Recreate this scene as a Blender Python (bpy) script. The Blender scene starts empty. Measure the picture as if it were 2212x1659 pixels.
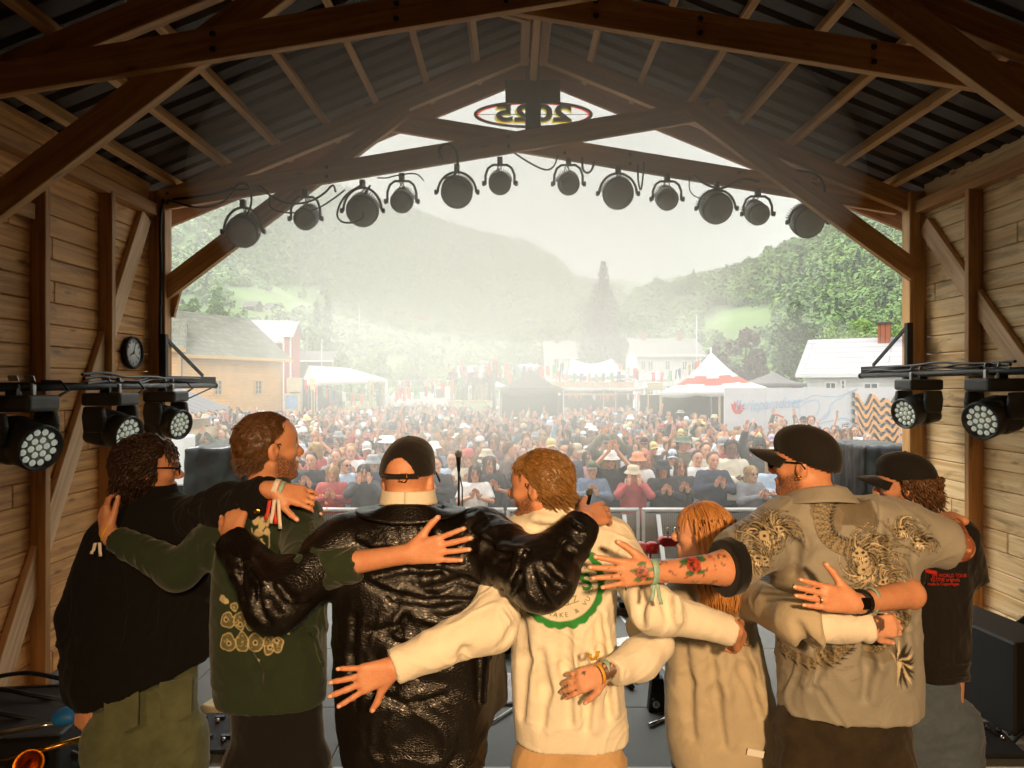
import bpy, math, random
import numpy as np
from mathutils import Vector, Matrix
PI = math.pi
R = math.radians
random.seed(7)
rng = np.random.default_rng(7)
scn = bpy.context.scene
COL = scn.collection

# ---------------------------------------------------------------- camera, light, exposure
CAM_Z = 2.95                     # eye height: stage floor 1.0 m, camera held high
F = 1475.0                       # focal length for a picture 2212 wide
cam = bpy.data.cameras.new("camera")
cam.sensor_width = 36.0
cam.lens = 24.0
cam.clip_start = 0.05
cam.clip_end = 6000
cam_o = bpy.data.objects.new("camera", cam)
COL.objects.link(cam_o)
cam_o.location = (0, 0, CAM_Z)
cam_o.rotation_euler = (R(90), 0, 0)
scn.camera = cam_o
scn.view_settings.view_transform = 'Standard'
scn.view_settings.look = 'None'
scn.view_settings.gamma = 1.0
scn.view_settings.exposure = 1.1
scn.cycles.use_denoising = True
scn.cycles.max_bounces = 7
scn.cycles.diffuse_bounces = 4
scn.cycles.glossy_bounces = 3
scn.cycles.volume_bounces = 3
scn.cycles.transparent_max_bounces = 8
scn.cycles.sample_clamp_indirect = 6.0
scn.cycles.use_adaptive_sampling = True
scn.cycles.adaptive_threshold = 0.02

SKY_H, SKY_Z = 4.6, 19.0        # sky radiance (x 0.1) at the horizon and overhead
SUN_EL, SUN_AZ = R(50), R(-55)   # azimuth from +Y, clockwise
w = bpy.data.worlds.new("World")
scn.world = w
w.use_nodes = True
nt = w.node_tree
nt.nodes.clear()
def N(nt, t, **kw):
    n = nt.nodes.new(t)
    for k, v in kw.items():
        if k.startswith('i_'):
            n.inputs[int(k[2:])].default_value = v
        elif k.startswith('s_'):
            n.inputs[k[2:].replace('_', ' ')].default_value = v
        else:
            setattr(n, k, v)
    return n
def L(nt, a, ao, b, bi):
    nt.links.new(a.outputs[ao], b.inputs[bi])
sky = N(nt, 'ShaderNodeTexSky', sky_type='NISHITA', sun_disc=False, sun_elevation=SUN_EL, sun_rotation=SUN_AZ)
hs = N(nt, 'ShaderNodeHueSaturation', s_Saturation=0.12, s_Value=1.0)
tc = N(nt, 'ShaderNodeTexCoord')
mp = N(nt, 'ShaderNodeMapping')
mp.inputs['Scale'].default_value = (1.0, 1.0, 3.4)
nz = N(nt, 'ShaderNodeTexNoise', s_Scale=2.6, s_Detail=7.0, s_Roughness=0.55)
cr = N(nt, 'ShaderNodeValToRGB')
cr.color_ramp.elements[0].position = 0.34
cr.color_ramp.elements[0].color = (.80, .81, .83, 1)
cr.color_ramp.elements[1].position = 0.66
cr.color_ramp.elements[1].color = (1.12, 1.12, 1.14, 1)
mx = N(nt, 'ShaderNodeMix', data_type='RGBA', i_0=0.9)
bg = N(nt, 'ShaderNodeBackground', s_Strength=0.1)
wo = N(nt, 'ShaderNodeOutputWorld')
L(nt, sky, 0, hs, 'Color'); L(nt, tc, 'Generated', mp, 0); L(nt, mp, 0, nz, 'Vector'); L(nt, nz, 'Fac', cr, 0)
# overcast dome: about three times as bright overhead as at the horizon
sz = N(nt, 'ShaderNodeSeparateXYZ'); L(nt, tc, 'Generated', sz, 0)
gz = N(nt, 'ShaderNodeMapRange', s_From_Min=0.0, s_From_Max=1.0, s_To_Min=SKY_H, s_To_Max=SKY_Z); pw = N(nt, 'ShaderNodeMath', operation='POWER', use_clamp=True, i_1=1.7); L(nt, sz, 'Z', pw, 0); L(nt, pw, 0, gz, 0)
sc_ = N(nt, 'ShaderNodeVectorMath', operation='SCALE'); nt.links.new(cr.outputs[0], sc_.inputs[0]); nt.links.new(gz.outputs[0], sc_.inputs['Scale'])
nt.links.new(hs.outputs[0], mx.inputs[6]); nt.links.new(sc_.outputs[0], mx.inputs[7])
nt.links.new(mx.outputs[2], bg.inputs[0]); L(nt, bg, 0, wo, 0)

sun = bpy.data.lights.new("sun", 'SUN')
sun.energy = 2.8
sun.angle = R(25)
sun.color = (1.0, 0.95, 0.87)
sun_o = bpy.data.objects.new("sun", sun)
COL.objects.link(sun_o)
sd = Vector((math.sin(SUN_AZ) * math.cos(SUN_EL), math.cos(SUN_AZ) * math.cos(SUN_EL), math.sin(SUN_EL)))
sun_o.rotation_euler = sd.to_track_quat('Z', 'Y').to_euler()

# warm tungsten stage lamps on the rear truss, behind the performers
def stage_spot(name, loc, aim, power, col, deg, blend=0.9, rad=0.18):
    l = bpy.data.lights.new(name, 'SPOT')
    l.energy = power; l.color = col; l.spot_size = R(deg); l.spot_blend = blend; l.shadow_soft_size = rad
    o = bpy.data.objects.new(name, l)
    COL.objects.link(o)
    o.location = loc
    o.rotation_euler = (Vector(aim) - Vector(loc)).to_track_quat('-Z', 'Y').to_euler()
    return o
WARM = (1.0, 0.61, 0.30)
stage_spot("stage_spot", (0.9, -2.2, 3.95), (0.55, 2.5, 1.85), 600, WARM, 58)
stage_spot("stage_spot", (-1.6, -2.0, 3.95), (-0.6, 2.5, 2.0), 110, WARM, 56)

# ---------------------------------------------------------------- helpers
def P(u, v, d):
    "world point seen at pixel (u, v) of the 2212 x 1659 photograph at depth d"
    return Vector(((u - 1106.0) / F * d, d, CAM_Z - (v - 829.5) / F * d))
def hexc(h):
    h = h.lstrip('#')
    c = [int(h[i:i + 2], 16) / 255 for i in (0, 2, 4)]
    return tuple(x / 12.92 if x <= 0.04045 else ((x + 0.055) / 1.055) ** 2.4 for x in c)
def tag(o, label=None, cat=None, group=None, kind=None):
    if label: o['label'] = label
    if cat: o['category'] = cat
    if group: o['group'] = group
    if kind: o['kind'] = kind
    return o
def empty(name, loc=(0, 0, 0), rz=0.0, parent=None):
    o = bpy.data.objects.new(name, None)
    COL.objects.link(o)
    o.location = loc
    o.rotation_euler = (0, 0, rz)
    o.empty_display_size = 0.1
    if parent: o.parent = parent
    return o
def thing(name, label, cat, loc=(0, 0, 0), rz=0.0, group=None):
    return tag(empty(name, loc, rz), label, cat, group)
def copy_tree(o, parent=None):
    c = o.copy()
    COL.objects.link(c)
    if parent is not None:
        c.parent = parent
    for ch in list(o.children):
        copy_tree(ch, c)
    return c
def frame(z, up=(0, 0, 1)):
    "3x3 with z column along z"
    z = Vector(z).normalized()
    up = Vector(up)
    if abs(z.dot(up)) > 0.999: up = Vector((0, 1, 0))
    x = up.cross(z).normalized()
    y = z.cross(x)
    return Matrix((x, y, z)).transposed()

class MB:
    "collects shapes, links them as ONE mesh object"
    def __init__(s):
        s.v = []; s.f = []; s.sm = []; s.mi = []; s.g = []
    def add(s, vs, fs, smooth=False, mi=0, g=None):
        o = len(s.v)
        s.v += [tuple(v) for v in vs]
        s.g += [tuple(q) for q in g] if g is not None else [tuple(v) for v in vs]
        for f in fs:
            s.f.append(tuple(o + i for i in f)); s.sm.append(smooth); s.mi.append(mi)
        return s
    def box(s, c, size, M=None, mi=0, grain=0):
        hx, hy, hz = size[0] / 2, size[1] / 2, size[2] / 2
        loc = [Vector((x * hx, y * hy, z * hz)) for x in (-1, 1) for y in (-1, 1) for z in (-1, 1)]
        r = random.random() * 50
        gi = [grain, (grain + 1) % 3, (grain + 2) % 3]
        g = [(q[gi[0]] + r, q[gi[1]] + r * .37, q[gi[2]] + r * .71) for q in loc]
        vs = [(M @ q if M is not None else q) + Vector(c) for q in loc]
        return s.add(vs, [(0, 1, 3, 2), (4, 6, 7, 5), (0, 4, 5, 1), (2, 3, 7, 6), (0, 2, 6, 4), (1, 5, 7, 3)], mi=mi, g=g)
    def beam(s, a, b, w, h, up=(0, 0, 1), mi=0):
        a, b = Vector(a), Vector(b)
        return s.box((a + b) / 2, (w, h, (b - a).length), frame(b - a, up), mi=mi, grain=2)
    def tube(s, pts, r, n=8, smooth=True, cap=True, mi=0, flat=None):
        pts = [Vector(p) for p in pts]
        m = len(pts)
        rs = list(r) if hasattr(r, '__len__') else [r] * m
        vs = []; fs = []
        up = None
        for i in range(m):
            t = (pts[min(i + 1, m - 1)] - pts[max(i - 1, 0)])
            if t.length < 1e-9: t = Vector((0, 0, 1))
            t.normalize()
            if up is None:
                up = Vector((0, 0, 1)) if abs(t.z) < 0.9 else Vector((0, 1, 0))
            x = up.cross(t)
            if x.length < 1e-6: x = Vector((1, 0, 0))
            x.normalize(); y = t.cross(x); up = y
            for k in range(n):
                a = 2 * PI * k / n
                vs.append(pts[i] + (x * math.cos(a) + y * math.sin(a) * (flat or 1)) * rs[i])
        for i in range(m - 1):
            for k in range(n):
                fs.append((i * n + k, i * n + (k + 1) % n, (i + 1) * n + (k + 1) % n, (i + 1) * n + k))
        s.add(vs, fs, smooth, mi)
        if cap:
            o = len(s.v) - len(vs)
            s.f.append(tuple(o + k for k in reversed(range(n)))); s.sm.append(False); s.mi.append(mi)
            s.f.append(tuple(o + (m - 1) * n + k for k in range(n))); s.sm.append(False); s.mi.append(mi)
        return s
    def lathe(s, prof, c=(0, 0, 0), axis=(0, 0, 1), n=24, smooth=True, mi=0, sx=1.0):
        M = frame(axis); c = Vector(c)
        vs = []; fs = []
        for r, z in prof:
            for k in range(n):
                a = 2 * PI * k / n
                vs.append(M @ Vector((math.cos(a) * r * sx, math.sin(a) * r, z)) + c)
        m = len(prof)
        for i in range(m - 1):
            for k in range(n):
                fs.append((i * n + k, i * n + (k + 1) % n, (i + 1) * n + (k + 1) % n, (i + 1) * n + k))
        s.add(vs, fs, smooth, mi)
        o = len(s.v) - len(vs)
        if prof[0][0] > 1e-5:
            s.f.append(tuple(o + k for k in reversed(range(n)))); s.sm.append(False); s.mi.append(mi)
        if prof[-1][0] > 1e-5:
            s.f.append(tuple(o + (m - 1) * n + k for k in range(n))); s.sm.append(False); s.mi.append(mi)
        return s
    def ball(s, c, r, n=12, m=8, mi=0, M=None):
        r = (r, r, r) if not hasattr(r, '__len__') else r
        vs = []; fs = []
        c = Vector(c)
        for i in range(m + 1):
            th = PI * i / m
            for k in range(n):
                ph = 2 * PI * k / n
                q = Vector((math.sin(th) * math.cos(ph) * r[0], math.sin(th) * math.sin(ph) * r[1], math.cos(th) * r[2]))
                vs.append((M @ q if M is not None else q) + c)
        for i in range(m):
            for k in range(n):
                fs.append((i * n + k, (i + 1) * n + k, (i + 1) * n + (k + 1) % n, i * n + (k + 1) % n))
        return s.add(vs, fs, True, mi)
    def prism(s, poly, M, t, mi=0, smooth=False):
        "2D outline (counter clockwise) extruded t along local z, M maps local to world"
        n = len(poly)
        vs = [M @ Vector((x, y, 0)) for x, y in poly] + [M @ Vector((x, y, t)) for x, y in poly]
        fs = [tuple(reversed(range(n))), tuple(range(n, 2 * n))]
        fs += [(i, (i + 1) % n, n + (i + 1) % n, n + i) for i in range(n)]
        return s.add(vs, fs, smooth, mi)
    def quad(s, a, b, c, d, mi=0):
        return s.add([a, b, c, d], [(0, 1, 2, 3)], mi=mi)
    def sheet(s, fn, nu, nv, smooth=True, mi=0):
        vs = [fn(i / nu, j / nv) for j in range(nv + 1) for i in range(nu + 1)]
        fs = [(j * (nu + 1) + i, j * (nu + 1) + i + 1, (j + 1) * (nu + 1) + i + 1, (j + 1) * (nu + 1) + i) for j in range(nv) for i in range(nu)]
        return s.add(vs, fs, smooth, mi)
    def build(s, name, mat=None, parent=None, bevel=0.0, grain=False, loc=None, seg=1):
        me = bpy.data.meshes.new(name)
        me.from_pydata(s.v, [], s.f)
        me.polygons.foreach_set('use_smooth', s.sm)
        for m in (mat if isinstance(mat, (list, tuple)) else [mat]):
            if m is not None: me.materials.append(m)
        if any(s.mi): me.polygons.foreach_set('material_index', s.mi)
        if grain:
            at = me.attributes.new('gr', 'FLOAT_VECTOR', 'POINT')
            at.data.foreach_set('vector', np.array(s.g, dtype=np.float32).ravel())
        me.validate(); me.update()
        o = bpy.data.objects.new(name, me)
        COL.objects.link(o)
        if parent: o.parent = parent
        if loc is not None: o.location = loc
        if bevel:
            b = o.modifiers.new('bevel', 'BEVEL')
            b.width = bevel; b.segments = seg; b.limit_method = 'ANGLE'; b.angle_limit = R(40)
        return o

def np_mesh(name, V, Fq, mat=None, parent=None, smooth=True, mi=None):
    "fast mesh from numpy verts (n,3) and faces (m,3|4)"
    me = bpy.data.meshes.new(name)
    V = np.ascontiguousarray(V, dtype=np.float32); Fq = np.ascontiguousarray(Fq, dtype=np.int32)
    k = Fq.shape[1]
    me.vertices.add(len(V)); me.vertices.foreach_set('co', V.ravel())
    me.loops.add(Fq.size); me.loops.foreach_set('vertex_index', Fq.ravel())
    me.polygons.add(len(Fq)); me.polygons.foreach_set('loop_start', np.arange(0, Fq.size, k, dtype=np.int32))
    try: me.polygons.foreach_set('loop_total', np.full(len(Fq), k, dtype=np.int32))
    except Exception: pass
    me.polygons.foreach_set('use_smooth', np.full(len(Fq), smooth, dtype=bool))
    for m in (mat if isinstance(mat, (list, tuple)) else [mat]):
        if m is not None: me.materials.append(m)
    if mi is not None: me.polygons.foreach_set('material_index', np.asarray(mi, dtype=np.int32))
    me.update(calc_edges=True); me.validate()
    o = bpy.data.objects.new(name, me)
    COL.objects.link(o)
    if parent: o.parent = parent
    return o

# ---------------------------------------------------------------- noise
_perm = rng.permutation(256)
_grad = rng.normal(size=(256, 3)); _grad /= np.linalg.norm(_grad, axis=1)[:, None]
def pnoise(p):
    "gradient noise of points (n,3), about -1..1"
    p = np.asarray(p, dtype=np.float64)
    i = np.floor(p).astype(np.int64); f = p - i
    u = f * f * f * (f * (f * 6 - 15) + 10)
    out = np.zeros(len(p))
    for dx in (0, 1):
        for dy in (0, 1):
            for dz in (0, 1):
                h = _perm[(_perm[(_perm[(i[:, 0] + dx) & 255] + i[:, 1] + dy) & 255] + i[:, 2] + dz) & 255]
                g = _grad[h]
                d = g[:, 0] * (f[:, 0] - dx) + g[:, 1] * (f[:, 1] - dy) + g[:, 2] * (f[:, 2] - dz)
                wgt = (u[:, 0] if dx else 1 - u[:, 0]) * (u[:, 1] if dy else 1 - u[:, 1]) * (u[:, 2] if dz else 1 - u[:, 2])
                out += wgt * d
    return out * 1.6
def fbm(p, o=4, g=0.5):
    a = 1.0; s = 0; p = np.asarray(p, dtype=np.float64)
    for k in range(o):
        s = s + a * pnoise(p + 17.3 * k); p = p * 2.03; a *= g
    return s

# ---------------------------------------------------------------- materials
def mat_base(name):
    m = bpy.data.materials.new(name)
    m.use_nodes = True
    nt = m.node_tree
    b = nt.nodes['Principled BSDF']
    return m, nt, b
_mats = {}
def mat(name, col, rough=0.6, var=0.15, scale=8.0, bump=0.0, bscale=40.0, metal=0.0, emit=0.0, sss=0.0, spec=0.5, coat=0.0, alpha=1.0, trans=0.0, sheen=0.0):
    if name in _mats: return _mats[name]
    m, nt, b = mat_base(name)
    c = hexc(col) if isinstance(col, str) else tuple(col)
    b.inputs['Roughness'].default_value = rough
    b.inputs['Metallic'].default_value = metal
    b.inputs['Specular IOR Level'].default_value = spec
    b.inputs['Coat Weight'].default_value = coat
    b.inputs['Alpha'].default_value = alpha
    b.inputs['Transmission Weight'].default_value = trans
    b.inputs['Sheen Weight'].default_value = sheen
    if sss:
        b.inputs['Subsurface Weight'].default_value = sss
        b.inputs['Subsurface Radius'].default_value = (0.012, 0.005, 0.003)
        b.inputs['Subsurface Scale'].default_value = 1.0
    if emit:
        b.inputs['Emission Color'].default_value = (*c, 1)
        b.inputs['Emission Strength'].default_value = emit
    tc = N(nt, 'ShaderNodeTexCoord')
    if var:
        n = N(nt, 'ShaderNodeTexNoise', s_Scale=scale, s_Detail=5.0, s_Roughness=0.6)
        r = N(nt, 'ShaderNodeMapRange', s_From_Min=0.25, s_From_Max=0.75, s_To_Min=1 - var, s_To_Max=1 + var)
        x = N(nt, 'ShaderNodeVectorMath', operation='SCALE')
        x.inputs[0].default_value = c
        L(nt, tc, 'Object', n, 'Vector'); L(nt, n, 'Fac', r, 0)
        nt.links.new(r.outputs[0], x.inputs['Scale']); nt.links.new(x.outputs[0], b.inputs['Base Color'])
    else:
        b.inputs['Base Color'].default_value = (*c, 1)
    if bump:
        n2 = N(nt, 'ShaderNodeTexNoise', s_Scale=bscale, s_Detail=4.0)
        bp = N(nt, 'ShaderNodeBump', s_Strength=bump, s_Distance=0.01)
        L(nt, tc, 'Object', n2, 'Vector'); L(nt, n2, 'Fac', bp, 'Height'); L(nt, bp, 0, b, 'Normal')
    _mats[name] = m
    return m

def wood_mat(name, light, dark, knot=0.5, grain=1.0, stain=0.0, rough=0.55, attr='gr'):
    m, nt, b = mat_base(name)
    b.inputs['Roughness'].default_value = rough
    at = N(nt, 'ShaderNodeAttribute', attribute_name=attr)
    mp = N(nt, 'ShaderNodeMapping'); mp.inputs['Scale'].default_value = (1.2, 26, 26)
    n1 = N(nt, 'ShaderNodeTexNoise', s_Scale=1.0, s_Detail=6.0, s_Roughness=0.6, s_Distortion=0.6)
    L(nt, at, 'Vector', mp, 0); L(nt, mp, 0, n1, 'Vector')
    cr = N(nt, 'ShaderNodeValToRGB')
    cr.color_ramp.elements[0].position = 0.3; cr.color_ramp.elements[0].color = (*hexc(dark), 1)
    cr.color_ramp.elements[1].position = 0.62; cr.color_ramp.elements[1].color = (*hexc(light), 1)
    L(nt, n1, 'Fac', cr, 0)
    # knots
    mk = N(nt, 'ShaderNodeMapping'); mk.inputs['Scale'].default_value = (2.6, 9.0, 9.0)
    vo = N(nt, 'ShaderNodeTexVoronoi', s_Scale=1.0)
    L(nt, at, 'Vector', mk, 0); L(nt, mk, 0, vo, 'Vector')
    kr = N(nt, 'ShaderNodeMapRange', s_From_Min=0.06, s_From_Max=0.15, s_To_Min=knot, s_To_Max=0.0)
    L(nt, vo, 'Distance', kr, 0)
    mx = N(nt, 'ShaderNodeMix', data_type='RGBA')
    mx.inputs[7].default_value = (*[x * 0.3 for x in hexc(dark)], 1)
    nt.links.new(kr.outputs[0], mx.inputs[0]); nt.links.new(cr.outputs[0], mx.inputs[6])
    out = mx.outputs[2]
    if stain:
        ms = N(nt, 'ShaderNodeMapping'); ms.inputs['Scale'].default_value = (1.3, 7, 7)
        n3 = N(nt, 'ShaderNodeTexNoise', s_Scale=1.0, s_Detail=6.0, s_Roughness=0.65, s_Distortion=1.2)
        L(nt, at, 'Vector', ms, 0); L(nt, ms, 0, n3, 'Vector')
        sr = N(nt, 'ShaderNodeMapRange', s_From_Min=0.53, s_From_Max=0.66, s_To_Min=0.0, s_To_Max=stain)
        L(nt, n3, 'Fac', sr, 0)
        m2 = N(nt, 'ShaderNodeMix', data_type='RGBA')
        m2.inputs[7].default_value = (*hexc('#6b4a2a'), 1)
        nt.links.new(sr.outputs[0], m2.inputs[0]); nt.links.new(out, m2.inputs[6])
        out = m2.outputs[2]
    nt.links.new(out, b.inputs['Base Color'])
    bp = N(nt, 'ShaderNodeBump', s_Strength=0.25, s_Distance=0.004)
    L(nt, n1, 'Fac', bp, 'Height'); L(nt, bp, 0, b, 'Normal')
    _mats[name] = m
    return m
def cat_clean(s): return s.replace('_', ' ')
# ================================================================ the stage building
W_BEAM = wood_mat('wood_beam', '#d6a566', '#a8743e', 0.5)
W_DARK = wood_mat('wood_dark', '#bd8a50', '#8d6033', 0.5)
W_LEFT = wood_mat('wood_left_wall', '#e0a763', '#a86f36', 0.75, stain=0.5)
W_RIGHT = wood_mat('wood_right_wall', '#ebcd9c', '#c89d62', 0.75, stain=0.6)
W_BRACE = wood_mat('wood_brace', '#dcb48a', '#b58c60', 0.6)
M_ROOF = mat('roof_metal', '#453b33', 0.5, 0.25, 3.0, metal=0.1)
M_BLACK = mat('black_matte', '#121212', 0.6, 0.2, 20)
M_CABLE = mat('black_cable', '#0d0d0e', 0.45, 0.1, 20)
M_STEEL = mat('dark_steel', '#1e1f20', 0.4, 0.2, 15, metal=0.4)
M_ALU = mat('aluminium', '#a9aaab', 0.38, 0.15, 12, metal=0.85)
M_GALV = mat('bolt_steel', '#4c5250', 0.4, 0.1, 12, metal=0.7)

FLOOR = 1.0
XL, XR = -3.10, 3.535           # inner faces of the board walls
RX = 0.184                       # ridge line
K = 5.9 / F
def T(u, v):                     # front truss plane, picture point to X, Z
    return (u - 1106) * K, CAM_Z - (v - 829.5) * K
SLOPE = 0.410
RZ = T(0, 128)[1]                # underside of the rafters at the ridge
def under(x): return RZ - SLOPE * abs(x - RX)
CA = math.atan(SLOPE)

stage = thing('festival_stage', 'open timber festival stage with plank side walls and a corrugated gable roof', 'stage', (0, 0, 0))
# plank walls
def plank_wall(x, side, m):
    mb = MB(); z = FLOOR; k = 0
    while z < 4.62:
        h = 0.147
        y = -3.2 + (0 if k % 2 else -0.9)
        while y < 5.86:
            l = random.uniform(2.6, 4.6); y1 = min(y + l, 5.86)
            mb.box((x + side * 0.02 + side * random.uniform(0, .003), (y + y1) / 2, z + h / 2), (0.04, y1 - y - 0.003, h - 0.004), grain=1)
            y = y1
        z += h; k += 1
    return mb.build('plank_wall', m, stage, bevel=0.006, grain=True)
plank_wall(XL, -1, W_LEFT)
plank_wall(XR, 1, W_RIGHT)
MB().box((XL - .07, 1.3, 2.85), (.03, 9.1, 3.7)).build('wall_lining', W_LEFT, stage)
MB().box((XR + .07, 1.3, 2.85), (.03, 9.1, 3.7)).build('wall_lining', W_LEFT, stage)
mb = MB(); mb.box((RX, -3.3, 3.3), (7.2, 0.06, 5.2), grain=0); mb.build('back_wall', M_BLACK, stage)
STUDS = [5.12, 4.39, 3.66, 2.93, 2.2, 1.47, 0.0, -1.47, -2.9]
for y in STUDS:
    MB().beam((XL + .05, y + .025, FLOOR), (XL + .05, y + .025, 4.40), .05, .1, (1, 0, 0)).build('wall_stud', W_DARK, stage, bevel=.004, grain=True)
    MB().beam((XR - .055, y + .025, FLOOR), (XR - .055, y + .025, 4.42), .05, .11, (1, 0, 0)).build('wall_stud', W_DARK, stage, bevel=.004, grain=True)
for x, z in ((XL + .045, 4.43), (XR - .05, 4.46)):
    MB().beam((x, -3.2, z), (x, 5.84, z), .09, .1).build('wall_plate', W_DARK, stage, bevel=.004, grain=True)
MB().beam((XL + .0225, 4.0, .98), (XL + .0225, 5.72, 4.36), .15, .045, (1, 0, 0)).build('wall_brace', W_BRACE, stage, bevel=.004, grain=True)
MB().beam((XR - .0225, 3.4, 1.65), (XR - .0225, 5.80, 4.30), .15, .045, (1, 0, 0)).build('wall_brace', W_BRACE, stage, bevel=.004, grain=True)
MB().beam((XL + .04, -3, 4.05), (XL + .04, 4.36, 4.05), .035, .1).build('wall_rail', W_DARK, stage, bevel=.004, grain=True)
# corner posts
for x0, x1 in ((-3.115, -2.964), (3.398, 3.55)):
    MB().box(((x0 + x1) / 2, 5.89, 2.80), (x1 - x0, .12, 3.6), grain=2).build('corner_post', W_DARK if x0 < 0 else W_BEAM, stage, bevel=.005, grain=True)
MB().box((-2.93, 5.95, 3.7), (.06, .035, .34), Matrix.Rotation(.25, 3, 'Y'), grain=2).build('packing_block', W_DARK, stage, grain=True)
# trusses
def truss(y, full=True):
    for sgn in (-1, 1):
        xe = XL if sgn < 0 else XR
        a = Vector((RX + sgn * .002, y, under(RX) + .081)); b = Vector((xe, y, under(xe) + .081))
        MB().beam(a, b, .07, .15, (0, 0, 1)).build('rafter', W_BEAM, stage, bevel=.004, grain=True)
        # crossing ties, one on either face of the rafters
        lo = T(356, 438); hi = T(1566, 238)
        if sgn < 0:
            a = Vector((lo[0], y - .064, lo[1])); b = Vector((hi[0], y - .064, hi[1]))
        else:
            a = Vector((2 * RX - lo[0], y + .064, lo[1])); b = Vector((2 * RX - hi[0] + .1, y + .064, hi[1] - .02))
        MB().beam(a, b, .05, .172, (0, 0, 1)).build('tie_beam', W_BEAM, stage, bevel=.004, grain=True)
        for f in (.02, .3, .50, .62, .97):
            q = a.lerp(b, f)
            for e in (-.04, .04):
                MB().lathe([(.016, 0), (.016, .008), (.008, .014), (0, .014)], q + Vector((.03 * sgn, -.026 if sgn < 0 else -.026, e)), (0, -1, 0), 8).build('bolt', M_GALV, stage) if y in (5.9, 3.69) else None
    lo, hi = T(350, 632), T(878, 232)
    MB().beam((lo[0], y - .004, lo[1]), (hi[0], y - .004, hi[1]), .062, .168).build('knee_brace', W_BEAM, stage, bevel=.004, grain=True)
    lo, hi = T(1968, 592), T(1486, 240)
    MB().beam((lo[0], y - .075, lo[1]), (hi[0], y - .075, hi[1]), .062, .168).build('knee_brace', W_BEAM, stage, bevel=.004, grain=True)
for y in (5.9, 3.69, 1.48, -.8, -3.0): truss(y)
# barge rafters carrying the overhang in front, painted red outside
M_RED = wood_mat('wood_barge', '#c08a66', '#a05f40', 0.5)
for sgn in (-1, 1):
    xe = -3.6 if sgn < 0 else 4.0
    MB().beam((RX + sgn * .002, 6.36, under(RX) + .160), (xe, 6.36, under(xe) + .160), .045, .228).build('barge_rafter', M_RED, stage, bevel=.004, grain=True)
# ridge: a low keel with two side timbers, king post, dark cross board
MB().beam((RX, -3.2, 5.70), (RX, 6.3, 5.70), .055, .2).build('ridge_beam', W_BEAM, stage, bevel=.004, grain=True)
for s_ in (-1, 1):
    MB().beam((RX + s_ * .078, -3.2, 5.76), (RX + s_ * .078, 5.82, 5.76), .07, .2).build('ridge_beam', W_DARK, stage, bevel=.004, grain=True)
MB().prism([(-.25, -.10), (0, 0), (.25, -.10), (.25, -.085), (0, .02), (-.25, -.085)], Matrix.Translation((RX, 6.45, under(RX) + .30)) @ Matrix.Rotation(R(90), 4, 'X'), 9.7).build('ridge_cap', M_ROOF, stage)
M_PAINT = mat('dark_grey_paint', '#34332f', 0.6, 0.15, 9)
MB().box((RX, 5.985, 5.42), (.135, .05, .72), grain=2).build('king_post', M_PAINT, stage, bevel=.004)
MB().box((RX, 6.03, T(0, 185)[1]), (.485, .035, .205), grain=0).build('cross_board', M_PAINT, stage, bevel=.004)
for s_ in (-1, 1):
    MB().beam((RX + s_ * .05, 4.7, 5.50), (RX + s_ * .62, 4.7, 5.66), .045, .14).build('ridge_strut', W_BEAM, stage, bevel=.004, grain=True)
# purlins on the rafters and the ribbed steel sheets on top
for sgn in (-1, 1):
    for k in range(8):
        dx = .5 + .436 * k
        x = RX + sgn * dx
        z = under(x) + (.15 + .05) / math.cos(CA)
        MB().beam((x, -3.2, z), (x, 6.33, z), .048, .1, (sgn * math.sin(CA), 0, math.cos(CA))).build('purlin', W_BEAM, stage, bevel=.003, grain=True)
    mb = MB(); prof = []
    y = -3.25
    while y < 6.5:
        prof += [(y, 0), (y + .115, 0), (y + .135, .035), (y + .175, .035)]
        y += .195
    xe = XL - .75 if sgn < 0 else XR + .75
    dirv = Vector((xe - RX, 0, under(xe) - under(RX)))
    nrm = Vector((sgn * math.sin(CA), 0, math.cos(CA)))
    base = Vector((RX, 0, under(RX))) + nrm * .254
    vs = []
    for yy, hh in prof:
        for f in (0, 1):
            vs.append(base + dirv * f + nrm * hh + Vector((0, yy, 0)))
    mb.add(vs, [(2 * i, 2 * i + 2, 2 * i + 3, 2 * i + 1) for i in range(len(prof) - 1)])
    o = mb.build('roof_sheet', M_ROOF, stage)
    so = o.modifiers.new('solid', 'SOLIDIFY'); so.thickness = .002
# skirt under the stage lip
MB().box((RX + .04, 5.94, .49), (6.7, .04, .93)).build('stage_skirt', M_BLACK, stage)
# floor
M_FLOOR = mat('stage_floor_mat', '#6f716e', 0.55, 0.12, 2.5, bump=.15, bscale=200)
fl = MB()
for i in range(6):
    for j in range(10):
        x0 = -3.2 + i * 1.13; y0 = -3.2 + j * .915
        fl.box((x0 + .565, y0 + .4575, FLOOR - .04), (1.126, .911, .08))
o = fl.build('stage_floor', M_FLOOR, bevel=.003); tag(o, kind='structure')
M_TAPE = mat('white_tape', '#d8d8d4', 0.6, 0.1, 20)
def tape(a, b, w=.02):
    a, b = Vector((*a, FLOOR + .002)), Vector((*b, FLOOR + .002))
    m_ = MB().beam(a, b, w, .002)
    return m_
t_ = MB()
for a, b in (((-2.6, 3.46), (3.0, 3.46)), ((-.62, 3.3), (-.62, 4.4)), ((.9, 5.8), (1.05, 4.6)), ((1.2, 3.3), (.95, 4.6))):
    d_ = Vector((b[0] - a[0], b[1] - a[1], 0)); n_ = Vector((-d_.y, d_.x, 0)).normalized() * .011
    A_, B_ = Vector((*a, FLOOR + .004)), Vector((*b, FLOOR + .004))
    t_.quad(A_ - n_, B_ - n_, B_ + n_, A_ + n_)
tag(t_.build('floor_marking', M_TAPE), kind='structure')
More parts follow.
